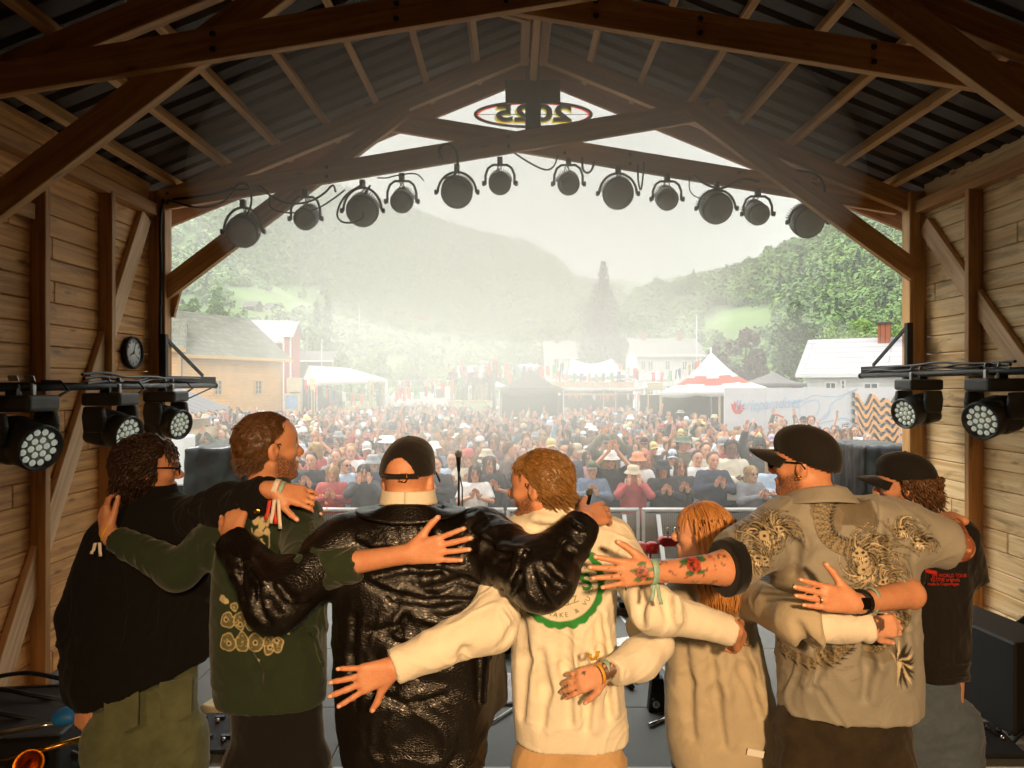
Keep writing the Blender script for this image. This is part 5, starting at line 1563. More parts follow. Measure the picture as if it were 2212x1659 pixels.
def trousers(root, base, hip_rows, m, kx=(-.10, .10), fold=.006, name='trousers', lean=(0, 0), rad=(.105, .085, .075)):
    bx, by = base[0], base[1]
    z = [r_[0] for r_ in hip_rows]; xc = sum(r_[1] for r_ in hip_rows) / len(hip_rows); yc = hip_rows[0][2]
    F_ = Field((min(r_[1] - r_[3] for r_ in hip_rows) - .15, yc - .32, FLOOR - .02), (max(r_[1] + r_[3] for r_ in hip_rows) + .15, yc + .32, max(z) + .05), .009)
    hip_rows = [(z_, x_, y_, a_ - .018, b_ - .04) for z_, x_, y_, a_, b_ in hip_rows]
    F_.loft(hip_rows, 0)
    zb = min(z)
    for s_, x in ((-1, kx[0]), (1, kx[1])):
        F_.chain([(xc + x * .95, yc, zb - .03), (xc + x * 1.05, yc + .01, FLOOR + .50), (xc + x * 1.1, yc - .02, FLOOR + .05)], (rad[0] * .9, rad[1], rad[2]), .035)
    o = garment(name, F_, m, root, base, fold, 8.0, (1, 1, .5), 2, 3.3)
    sh = []
    for x in kx:
        F2 = Field((xc + x * 1.1 - .12, yc - .2, FLOOR - .01), (xc + x * 1.1 + .12, yc + .32, FLOOR + .16), .007)
        F2.cone((xc + x * 1.1, yc - .04, FLOOR + .05), (xc + x * 1.15, yc + .17, FLOOR + .035), .05, .042, .02); F2.cone((xc + x * 1.1, yc - .02, FLOOR + .05), (xc + x * 1.1, yc - .02, FLOOR + .12), .045, .045, .02)
        halfspace(F2, (0, 0, FLOOR), (0, 0, -1), F2.lo, F2.lo + F2.n * F2.h)
        V, Fq = F2.mesh(); np_mesh('shoe', V - np.array(base), Fq, M_BLACK, root)
    return o
def start(d, u, label):
    base = Vector((P(u, 0, d).x, d, FLOOR)); return base
def finish_body(F_, base, label, h, m, beard=0, brow=1, group='performers with arms round each other', label_zero=True):
    V, Fq = F_.mesh(); V = relax(V, Fq, 1, .4)
    o = np_mesh('person', V - np.array(base), Fq, m)
    o.location = base
    tag(o, label, 'person', group)
    for p, d_, n_, s_ in NAILS:
        q = Vector(n_) - d_ * Vector(n_).dot(d_); q.normalize(); M_ = Matrix((d_, q.cross(d_), q)).transposed()
        MB().ball(p - d_ * .004 + q * .0060 * s_ - base, (.0068 * s_, .0052 * s_, .0022), 10, 6, M=M_).build('fingernail', M_NAIL, o)
    NAILS.clear()
    l, b, br = head_attrs(h, V, beard, brow)
    if label_zero: set_attr(o, 'print', np.zeros((len(V), 4)), 'FLOAT_COLOR')
    set_attr(o, 'lip', l); set_attr(o, 'beard', b); set_attr(o, 'brow', br)
    return o, V, Fq
def legs_body(F_, xc, yc, zh, kx=.10):
    kx = kx * .9
    for s_ in (-1, 1):
        F_.chain([(xc + s_ * kx, yc, zh), (xc + s_ * kx * 1.05, yc + .01, FLOOR + .5), (xc + s_ * kx * 1.1, yc - .02, FLOOR + .09)], [.058, .05, .042], .03)
        F_.cone((xc + s_ * kx * 1.1, yc - .04, FLOOR + .055), (xc + s_ * kx * 1.13, yc + .14, FLOOR + .04), .04, .032, .02)
def band(root, base, c, ax, r, w_, m, name='wristband', flat=.75, n=None):
    "thin ring round a wrist"
    pr = [(r, -w_ / 2), (r + .0022, -w_ / 2 + .001), (r + .0022, w_ / 2 - .001), (r, w_ / 2)]
    b = MB(); ax = Vector(ax).normalized()
    y = Vector(n or (0, -1, 0)); y = (y - ax * y.dot(ax)).normalized(); x = y.cross(ax)
    N_ = 24; vs = []
    for rr, z in pr:
        for k in range(N_):
            a = 2 * PI * k / N_; vs.append(Vector(c) - base + ax * z + x * math.cos(a) * rr + y * math.sin(a) * rr * flat)
    b.add(vs, [(i * N_ + k, i * N_ + (k + 1) % N_, (i + 1) * N_ + (k + 1) % N_, (i + 1) * N_ + k) for i in range(3) for k in range(N_)], True)
    o = b.build(name, m, root); solid(o, .002); return o
def finger_ring(root, base, p, d, m):
    o = MB().tube([Vector(p) - base + frame(d) @ Vector((math.cos(a) * .0105, math.sin(a) * .0105, 0)) for a in np.linspace(0, 2 * PI, 15)], .0018, 6).build('ring', m, root); return o
def wrist_tail(root, base, c, m, ln=.06, dx=.01):
    b = MB(); c = Vector(c) - base
    for s_ in (-1, 1):
        b.sheet(lambda u, v: c + Vector((s_ * .005 + dx * s_ * v + (u - .5) * .012, -.004 - .01 * v + .003 * s_, -ln * v * (1 if s_ > 0 else .8) + .004 * math.sin(9 * v))), 2, 8)
    o = b.build('wristband_tail', m, root); solid(o, .0015); return o
def glasses(h, root, base, lens=True, m_lens=None, fm=None):
    fm = fm or M_FRAME; b = MB()
    for y in (-1, 1):
        b.tube([h.w(.106 + .002 * math.cos(a), .033 * y + .024 * math.cos(a), .002 + .019 * math.sin(a)) - base for a in np.linspace(0, 2 * PI, 21)], .0036, 6)
        b.tube([h.w(.104, .057 * y, .008) - base, h.w(.06, .073 * y, .012) - base, h.w(-.008, .085 * y, .014) - base, h.w(-.022, .084 * y, -.006) - base], .0036, 6)
    b.tube([h.w(.108, -.010, .006) - base, h.w(.112, 0, .008) - base, h.w(.108, .010, .006) - base], .003, 6)
    o = b.build('glasses', fm, root)
    for y in (-1, 1):
        lm = MB(); lm.add([h.w(.106, .033 * y + .0235 * math.cos(a), .002 + .0185 * math.sin(a)) - base for a in np.linspace(0, 2 * PI, 21)[:-1]], [tuple(range(20))]); lo = lm.build('lens', m_lens or M_LENS, o); solid(lo, .002)
def neck(F_, h, to, r0=.056, r1=.062):
    F_.cone(h.w(-.022, 0, -.055), to, r0 * h.s, r1, .035)
def man_hair_mask(front=.055, nape=-.075, side=-.03):
    def mk(q):
        x, y, z = q.T
        hl = np.where(x > .0, .030 + (x - 0) * .75, np.where(x > -.03, side, nape + (x + .1) * .2))
        hl = np.where((x > -.012) & (x <= .02), np.maximum(hl, side + (x + .012) * 2.2), hl)
        return (z > hl) & ~((x > front) & (z < .095 + (x - front)))
    return mk

# ------------------------------------------------ 1: dark jacket, jeans, glasses
CL_BLK = cloth_mat('black_wool', '#080707', .95, .3, sheen=.02); CL_JEAN = cloth_mat('blue_jeans', '#4d5a68', .85, .35, .22)
CL_GRN = cloth_mat('dark_green_cotton', '#222f1c', .88, .3, .12, True); CL_BLKP = cloth_mat('black_trousers', '#0b0a0a', .9, .2)
CL_LEA = cloth_mat('black_croc_leather', '#0f0b08', .34, sheen=0, croc=True); CL_LEA.node_tree.nodes['Principled BSDF'].inputs['Specular IOR Level'].default_value = .65
CL_CRM = cloth_mat('cream_cotton', '#e4ddca', .9, .25, .05, True); CL_BEI = cloth_mat('beige_trousers', '#bd9d72', .88, .25, .08)
CL_SAND = cloth_mat('sand_overshirt', '#b5aa92', .85, .3, .07); CL_WHT = cloth_mat('white_sleeve_cotton', '#ded7c6', .9, .25, .05)
CL_DRG = cloth_mat('dragon_shirt_satin', '#8f8c81', .6, .15, .06, True); CL_BTEE = cloth_mat('black_tee', '#16100d', .9, .3, .15, True)
HB1 = hair_mat('hair_dark_brown', '#1c110a', '#3e2614'); HB2 = hair_mat('hair_brown', '#3a2411', '#6d4a28'); HB3 = hair_mat('hair_fair_brown', '#553a1d', '#a1763c'); HB4 = hair_mat('hair_copper', '#a3642e', '#cf9a5c')
M_CAPB = cloth_mat('black_cap_cotton', '#15120f', .85, .3)
M_BANDY = mat('band_yellow', '#d9a52f', .5, .1, 30); M_BANDT = mat('band_teal', '#8fb3a6', .5, .25, 60); M_BANDW = mat('band_white_red', '#d8cfc6', .6, .2, 90); M_BANDR = mat('band_red', '#c8382b', .6, .1, 30)

def man1():
    d = 2.78; base = start(d, 310, 'x')
    h = Head(P(322, 1014, d), (.86, .46, -.02), (.0, .0, 1), 1.04)
    lo, hi = bbox(P(140, 940, d), P(470, 1500, d), P(690, 1040, 2.55), (0, d, FLOOR), m=.15); lo[2] = FLOOR - .02; hi[0] = P(720, 0, 2.6).x
    lo[1] = 2.12; hi[1] = 3.2
    R1 = rows([(1530, 178, 430), (1470, 152, 446), (1400, 150, 456), (1300, 160, 460), (1200, 190, 456), (1140, 228, 444), (1100, 258, 425), (1072, 285, 395, .09)], d, .15)
    sh = P(405, 1125, d - .04); el = P(492, 1098, 2.48); wr = P(594, 1058, 2.33)
    sl, e2, w2 = P(235, 1170, d), P(172, 1330, d + .02), P(178, 1520, d + .05)
    F_ = Field(lo, hi, .0062)
    build_head(F_, h, mouth=.006); neck(F_, h, P(335, 1110, d + .02))
    F_.loft(shrink(R1, .03), .03); legs_body(F_, base.x, d, P(0, 1480, d).z)
    F_.chain([sh, el, wr], [.06, .042, .030], .02); F_.chain([sl, e2, w2], [.06, .042, .03], .02)
    W1 = hand(F_, wr, P(690, 1082, 2.34) - wr, (0, -.75, .7), -1, 1.0, .28, .06, .5)
    hand(F_, w2, P(180, 1600, d + .05) - w2, (-.3, -.9, 0), 1, 1.0, .7, .05, .3)
    root, V, Fq = finish_body(F_, base, 'person in a black jacket and jeans with an arm over the green sweatshirt', h, SK)
    eyes(h, root, base, EYE_W, EYE_D); glasses(h, root, base)
    F_ = Field(lo, hi, .0072)
    F_.loft(R1, 0)
    F_.chain([sh, el, wr.lerp(el, .08)], [.088, .074, .052], .05, (P(584, 1060, 2.345), (wr - el).normalized()))
    F_.chain([sl, e2, w2], [.095, .082, .062], .04, (P(177, 1508, d + .05), (0, 0, -1)))
    F_.cone(P(335, 1075, d), P(338, 1062, d), .085, .078, .03); F_.ell(P(338, 1045, d), (.065, .065, .03), None, .01, 's')
    a, b = P(195, 1520, d), P(432, 1428, d); nn = Vector((b.z - a.z, 0, -(b.x - a.x))).normalized()
    halfspace(F_, a, nn, (a.x - .1, d - .3, a.z - .1), (b.x + .1, d + .3, b.z + .02), 0)
    folds(F_, 2.5, [[(415, 1118), (445, 1140), (480, 1148)], [(495, 1086), (510, 1110), (505, 1136)], [(545, 1078), (555, 1100), (550, 1118)], [(330, 1190), (300, 1280), (285, 1400)], [(400, 1200), (410, 1300), (400, 1400)], [(215, 1230), (225, 1330), (215, 1430)]])
    o, V, Fq = garment('jacket', F_, CL_BLK, root, base, .013, 5.5, (1, 1, .6), 2, 1.0)
    for u, v in ((553, 1081), (556, 1104)):
        MB().lathe([(.011, 0), (.012, .002), (.007, .004), (0, .004)], P(u, v, 2.325) - base, (0, -1, .1), 14).build('button', M_GOLD, root)
    CL_JEAN_WARM = cloth_mat('olive_jeans', '#565c42', .85, .35, .25)  # blue denim, warm lamp light put into its colour
    trousers(root, base, rows([(1640, 196, 428, .13), (1560, 192, 432, .135), (1480, 196, 434, .135), (1400, 206, 432, .12)], d), CL_JEAN_WARM, (-.13, .13), .011, 'jeans', rad=(.125, .105, .10))
    b = MB()
    for x0, x1, v0, v1 in ((225, 300, 1500, 1585), (345, 415, 1475, 1560)):
        c = [P(x0, v0, d - .142), P(x1, v0 - 12, d - .142), P(x1 - 2, v1 - 18, d - .15), P((x0 + x1) / 2, v1, d - .15), P(x0 + 2, v1 - 8, d - .15)]
        bb = MB(); bb.add([q - base for q in c], [(0, 1, 2, 3, 4)]); oo = bb.build('back_pocket', CL_JEAN_WARM, root); solid(oo, .008)
    def flow(q):
        x, y, z = q
        return (-.5 - x, y * 4, -.35 - 1.1 * (z < .03)) if x < .05 else (.2, y * 3 + .4 * (1 if y > 0 else -1), -.9)
    mk = lambda q: (q[:, 2] > np.where(q[:, 0] > .03, .052 + (q[:, 0] - .03) * .5, -.085)) & (q[:, 0] < .10)
    hair(h, root, base, HB1, 1300, .085, .0032, flow, mk, .6, .016, name='hair', seg=8)
    ax = P(690, 1082, 2.34) - wr
    band(root, base, wr.lerp(el, -.02), ax, .033, .018, M_BANDW); band(root, base, wr + ax.normalized() * .022, ax, .033, .014, M_BANDT)
    band(root, base, wr + ax.normalized() * .011, ax, .034, .009, M_BANDR)
    wrist_tail(root, base, P(598, 1078, 2.30), M_BANDW, .10); wrist_tail(root, base, P(588, 1080, 2.30), M_BANDR, .08)
man1()

# ------------------------------------------------ 2: green long sleeve, short hair and beard
class Canvas:
    "small painter for prints: x, z metres -> rgba"
    def __init__(s, x0, x1, z0, z1, res=.0022):
        s.x0, s.z0, s.res = x0, z0, res
        s.nx, s.nz = int((x1 - x0) / res) + 1, int((z1 - z0) / res) + 1
        s.X = x0 + res * np.arange(s.nx)[None, :]; s.Z = z0 + res * np.arange(s.nz)[:, None]
        s.img = np.zeros((s.nz, s.nx, 4))
    def put(s, mask, col, a=1.0):
        c = np.array([*(hexc(col) if isinstance(col, str) else col)])
        m = np.clip(mask, 0, 1) * a
        s.img[..., :3] = np.where((m > s.img[..., 3])[..., None] | (m > .5)[..., None], c, s.img[..., :3]); s.img[..., 3] = np.maximum(s.img[..., 3], m)
    def blob(s, x, z, rx, rz=None, n=0.0, seed=0, p=2):
        rz = rz or rx; dx, dz = (s.X - x) / rx, (s.Z - z) / rz
        r = (np.abs(dx) ** p + np.abs(dz) ** p) ** (1 / p)
        if n:
            a = np.arctan2(dz, dx); r = r * (1 + n * np.sin(3 * a + seed) + n * .6 * np.sin(5 * a + 2.1 * seed))
        return np.clip((1 - r) * min(rx, rz) / s.res + .5, 0, 1)
    def line(s, pts, w_, w1=None):
        out = np.zeros((s.nz, s.nx)); m = len(pts) - 1
        for i in range(m):
            (ax, az), (bx, bz) = pts[i], pts[i + 1]; L2 = (bx - ax) ** 2 + (bz - az) ** 2 + 1e-12
            t = np.clip(((s.X - ax) * (bx - ax) + (s.Z - az) * (bz - az)) / L2, 0, 1)
            d = np.hypot(s.X - ax - t * (bx - ax), s.Z - az - t * (bz - az))
            ww = w_ if w1 is None else w_ + (w1 - w_) * (i + t) / m
            out = np.maximum(out, np.clip((ww / 2 - d) / s.res + .5, 0, 1))
        return out
    def sample(s, V):
        i = np.clip((V[:, 0] - s.x0) / s.res, 0, s.nx - 1.01); j = np.clip((V[:, 2] - s.z0) / s.res, 0, s.nz - 1.01)
        i0, j0 = i.astype(int), j.astype(int); fi, fj = (i - i0)[:, None], (j - j0)[:, None]; g_ = s.img
        r = (g_[j0, i0] * (1 - fi) + g_[j0, i0 + 1] * fi) * (1 - fj) + (g_[j0 + 1, i0] * (1 - fi) + g_[j0 + 1, i0 + 1] * fi) * fj
        ins = (V[:, 0] > s.x0) & (V[:, 0] < s.x0 + s.res * s.nx) & (V[:, 2] > s.z0) & (V[:, 2] < s.z0 + s.res * s.nz)
        r[~ins] = 0; return r
def subdiv(V, Fq):
    "split every quad in four"
    e = np.sort(np.concatenate([Fq[:, [i, (i + 1) % 4]] for i in range(4)]), 1)
    ue, inv = np.unique(e, axis=0, return_inverse=True); inv = inv.ravel()
    n, m = len(V), len(Fq); me = n + inv.reshape(4, m).T; mf = n + len(ue) + np.arange(m)
    V2 = np.concatenate([V, (V[ue[:, 0]] + V[ue[:, 1]]) / 2, V[Fq].mean(1)])
    F2 = np.concatenate([np.stack([Fq[:, i], me[:, i], mf, me[:, (i - 1) % 4]], 1) for i in range(4)])
    return V2, F2
def paint(o, V, can, back=None):
    "print on the cloth facing the stage rear"
    c = can.sample(V)
    if back is not None: c[~back(V)] = 0
    set_attr(o, 'print', c, 'FLOAT_COLOR')
def px(can_d):
    return lambda u, v: (P(u, v, can_d).x, P(u, v, can_d).z)
def redo(o, V, Fq, base):
    "rebuild a garment one step finer so that a print stays crisp"
    V2, F2 = subdiv(V, Fq)
    me = o.data; m = me.materials[0]; par = o.parent; nm = o.name
    bpy.data.objects.remove(o)
    return np_mesh(nm.split('.')[0], V2 - np.array(base), F2, m, par), V2, F2

def man2():
    d = 2.5; base = start(d, 590, 'x')
    h = Head(P(580, 968, d), (.80, .58, .06), (-.03, 0, 1), 1.04)
    R1 = rows([(1512, 470, 702), (1450, 462, 704), (1350, 458, 706), (1250, 462, 704), (1180, 466, 702), (1120, 482, 690), (1085, 512, 668, .10), (1062, 545, 632, .08)], d, .125)
    sh, el, wr = P(650, 1118, d - .01), P(664, 1232, 2.24), P(884, 1196, 2.17)
    sl, e2, w2 = P(500, 1128, d), P(388, 1232, 2.50), P(232, 1150, 2.60)
    lo, hi = bbox(P(200, 880, 2.6), P(1010, 1512, 2.2), m=.06); lo[2] = FLOOR - .02; lo[1] = 1.98; hi[1] = 2.9
    F_ = Field(lo, hi, .0058)
    build_head(F_, h); neck(F_, h, P(585, 1085, d + .01), .058, .066)
    F_.loft(shrink(R1, .025), .03); legs_body(F_, base.x, d, P(0, 1500, d).z)
    F_.chain([sh, el, wr], [.055, .046, .029], .02); F_.chain([sl, e2, w2], [.055, .044, .029], .02)
    W1 = hand(F_, wr, P(1000, 1178, 2.14) - wr, (.1, -1, .12), 1, 1.08, .10, .13, .75)
    hand(F_, w2, P(222, 1085, 2.66) - w2, (-.55, -.75, .1), -1, 1.02, .75, .06, .45)
    root, V, Fq = finish_body(F_, base, 'person in a dark green printed sweatshirt reaching over the leather jacket', h, SK, 1.0)
    eyes(h, root, base, EYE_W, EYE_D)
    F_ = Field(lo, hi, .0072)
    F_.loft(R1, 0)
    F_.chain([sh, el, P(772, 1216, 2.2)], [.078, .076, .056], .045, (P(772, 1214, 2.2), (wr - el).normalized()))
    F_.chain([sl, e2, P(250, 1162, 2.58)], [.074, .068, .050], .04, (P(252, 1164, 2.58), (w2 - e2).normalized()))
    F_.cone(P(585, 1068, d), P(584, 1056, d), .078, .074, .02); F_.ell(P(583, 1046, d), (.064, .064, .022), None, .006, 's')
    folds(F_, 2.3, [[(655, 1130), (690, 1195), (668, 1258)], [(700, 1180), (715, 1215), (705, 1250)], [(420, 1205), (412, 1245), (398, 1280)], [(600, 1330), (640, 1400), (660, 1480)], [(520, 1430), (540, 1470), (545, 1500)]])
    o, V, Fq = garment('sweatshirt', F_, CL_GRN, root, base, .011, 5.5, (1, 1, .7), 2, 11.0, .5, .6)
    o, V, Fq = redo(o, V, Fq, base)
    q = px(2.38); x0, z1 = q(455, 1100); x1, z0 = q(720, 1430)
    c = Canvas(x0, x1, z0, z1)
    INK = '#b9ad86'
    k = 2.38 / F
    def bl(u, v, rx, rz=None, n=.06, s_=0, col=INK, p=2): x, z = q(u, v); c.put(c.blob(x, z, rx * k, (rz or rx) * k, n, s_, p), col)
    for u, v, a, b in ((553, 1122, 8, 13), (566, 1132, 7, 14), (578, 1124, 7, 14), (560, 1150, 10, 9), (578, 1148, 7, 8)): bl(u, v, a, b)
    ol = [(545, 1140), (548, 1165), (560, 1192), (575, 1196), (584, 1178), (582, 1150)]
    c.put(c.line([q(*p_) for p_ in ol], 3 * k), INK); bl(566, 1170, 5, 7, .3)
    for u, v, r_ in ((590, 1212, 6), (478, 1296, 9), (486, 1300, 7), (618, 1356, 4), (622, 1370, 3), (560, 1424, 4), (484, 1384, 3)): bl(u, v, r_)
    spk = np.random.default_rng(5)
    for u, v, a, b in ((490, 1342, 17, 18), (517, 1342, 14, 20), (545, 1346, 17, 16), (572, 1350, 14, 14), (594, 1352, 12, 10), (490, 1390, 19, 20), (522, 1388, 15, 22), (552, 1388, 18, 20), (582, 1392, 13, 22), (600, 1392, 12, 18), (505, 1312, 9, 10), (530, 1316, 8, 9)):
        x, z = q(u, v); out = c.blob(x, z, a * k, b * k, .07, u); inn = c.blob(x, z, (a - 2.4) * k, (b - 2.4) * k, .07, u)
        c.put(out, INK); c.put(inn, '#5e5c3c')
        for _ in range(16):
            a_ = spk.uniform(0, 6.28); r_ = spk.uniform(0, .75); bl(u + math.cos(a_) * a * r_, v + math.sin(a_) * b * r_, 1.0, col=INK, n=0)
    for u, v in ((518, 1350), (545, 1352), (492, 1392), (552, 1388), (584, 1398), (598, 1384), (486, 1340)):
        bl(u, v, 6, col=INK, n=0); bl(u, v, 3.4, col='#20271a', n=0)
    paint(o, V, c, lambda V: V[:, 1] < 2.47)
    trousers(root, base, rows([(1640, 492, 712, .12), (1560, 490, 708, .125), (1480, 488, 700, .12), (1420, 492, 696, .11)], d), CL_BLKP, (-.105, .105), .005)
    hair(h, root, base, HB2, 2200, .022, .0015, lambda q: (-.8 if q[2] < .09 else .6, q[1] * 2, -.7 if q[2] < .08 else .3), man_hair_mask(.062, -.08), 0.12, .005)
    # beard strands along the jaw
    hair(h, root, base, HB2, 420, .014, .0014, lambda q: (.3, 0, -1), lambda q: np.zeros(len(q), bool) | ((q[:, 2] > -.05) & (q[:, 2] < .02) & (np.abs(q[:, 0] - .012) < .012)), 0, .004, name='sideburn')
    band(root, base, w2.lerp(e2, .02), w2 - e2, .037, .012, M_BANDY, 'wristband')
    wrist_tail(root, base, P(212, 1172, 2.53), M_BANDW, .05)
man2()

# ------------------------------------------------ 3: leather jacket, black cap, white collar
def man3():
    d = 2.36; base = start(d, 895, 'x')
    h = Head(P(883, 1036, d), (.14, .98, -.06), (0, 0, 1), 1.06)
    R1 = rows([(1640, 742, 1048, .15), (1560, 728, 1062, .16), (1450, 722, 1072, .165), (1350, 720, 1076, .165), (1250, 718, 1074, .165), (1180, 722, 1062, .16), (1130, 742, 1036, .15), (1108, 772, 1000, .12), (1094, 815, 955, .095)], d, .15)
    sh, el, wr = P(1040, 1165, d - .01), P(1172, 1248, 2.13), P(1262, 1122, 2.26)
    sl, e2, w2 = P(748, 1175, d - .02), P(600, 1296, 2.16), P(500, 1165, 2.30)
    lo, hi = bbox(P(440, 940, 2.3), P(1330, 1600, 2.2), m=.06); lo[2] = FLOOR - .02; lo[1] = 1.93; hi[1] = 2.72
    F_ = Field(lo, hi, .0058)
    build_head(F_, h); neck(F_, h, P(884, 1105, d - .01), .066, .078)
    F_.ell(h.w(-.062, 0, -.058), (.030, .052, .026), h.A, .03)
    F_.loft(shrink(R1, .03), .03); legs_body(F_, base.x, d, P(0, 1560, d).z, .13)
    F_.chain([sh, el, wr], [.065, .05, .033], .02); F_.chain([sl, e2, w2], [.065, .05, .033], .02)
    hand(F_, wr, P(1322, 1100, 2.38) - wr, (.25, -.75, .65), 1, 1.05, .35, .06, .5)
    hand(F_, w2, P(515, 1095, 2.38) - w2, (-.2, -.9, .2), 1, 1.05, .3, .06, .4)
    root, V, Fq = finish_body(F_, base, 'person in a shiny black leather jacket with white collar and black cap', h, SK, .6)
    eyes(h, root, base, EYE_W, EYE_D)
    F_ = Field(lo, hi, .0072)
    F_.loft(R1, 0)
    F_.chain([sh, el, P(1262, 1128, 2.25)], [.105, .094, .060], .06, (P(1262, 1126, 2.25), (wr - el).normalized()))
    F_.chain([sl, e2, P(500, 1165, 2.3)], [.105, .090, .058], .06, (P(503, 1168, 2.3), (w2 - e2).normalized()))
    F_.cone(P(1050, 1300, d + .02), P(1068, 1530, d + .05), .05, .045, .04, (P(1068, 1530, d), (0, 0, -1)))
    folds(F_, 2.18, [[(790, 1264), (846, 1292), (927, 1306), (1019, 1308), (1095, 1312)], [(805, 1250), (881, 1232), (940, 1241), (999, 1259), (1040, 1285)], [(912, 1275), (945, 1272), (990, 1262)], [(1019, 1162), (1081, 1193), (1137, 1183)], [(1137, 1183), (1121, 1234), (1106, 1275)], [(1147, 1205), (1157, 1244), (1188, 1285)], [(1203, 1193), (1224, 1172), (1250, 1160)], [(1222, 1127), (1240, 1145), (1255, 1150)], [(1165, 1200), (1195, 1232), (1225, 1240)], [(487, 1199), (538, 1226), (589, 1250)], [(518, 1206), (530, 1250), (556, 1290)], [(610, 1250), (640, 1286), (672, 1294)], [(575, 1245), (590, 1290), (610, 1318)], [(760, 1180), (800, 1200), (850, 1195)], [(900, 1160), (950, 1180), (1000, 1175)], [(760, 1340), (752, 1430), (765, 1540)], [(830, 1380), (900, 1410), (980, 1400)], [(800, 1500), (880, 1530), (960, 1510)], [(1020, 1330), (1035, 1430), (1030, 1540)], [(880, 1330), (860, 1360), (800, 1370)]], .013, .022)
    o, V, Fq = garment('leather_jacket', F_, CL_LEA, root, base, .014, 3.2, (1.0, 1.0, 1.9), 3, 21.0, .8, .22)
    # turned down collar
    def colf(u, v):
        a = (u - .5) * 2 * 2.0
        r_ = .092 + .05 * v; x = math.sin(a) * (.108 + .07 * v); y = -math.cos(a) * (.098 + .045 * v)
        c = P(890, 1086, d)
        return Vector((c.x + x * (1.05), c.y + y - .03, c.z + .016 - .055 * v - .035 * abs(math.sin(a)) ** 3 * (1 - v) + .02 * v * abs(math.sin(a)) ** 2)) - base
    mb = MB(); mb.sheet(colf, 40, 8); co = mb.build('jacket_collar', CL_LEA, root); solid(co, .007)
    # white shirt collar
    def wc(u, v):
        a = 2 * PI * u; c = P(884, 1078, d)
        return Vector((c.x + math.sin(a) * (.097 - .010 * v), c.y - math.cos(a) * (.094 - .008 * v) - .022, c.z - .01 + .045 * v + .006 * math.cos(a))) - base
    mb = MB(); mb.sheet(wc, 36, 5); solid(mb.build('shirt_collar', CL_WHT, root), .006)
    trousers(root, base, rows([(1640, 745, 1045, .14), (1590, 742, 1048, .14), (1500, 750, 1040, .13)], d), CL_BLKP, (-.135, .135), .005, rad=(.12, .10, .09))
    co = cap(h, root, base, M_CAPB, True, .04, hole=.050, bsize=.9)
    st = MB(); st.tube([h.w(-.014 - .1045 * math.cos(a), .0855 * math.sin(a), .016) - base for a in np.linspace(-.72, .72, 17)], .0115, 8, flat=.4)
    st.build('cap_strap', M_CAPB, co)
    bk = MB(); c = h.w(-.1225, -.018, .016) - base
    bk.tube([c + h.u * z + h.l * y for y, z in ((-.013, -.012), (.013, -.012), (.013, .012), (-.013, .012), (-.013, -.012))], .0022, 6); bk.build('buckle', M_GOLD, co)
man3()

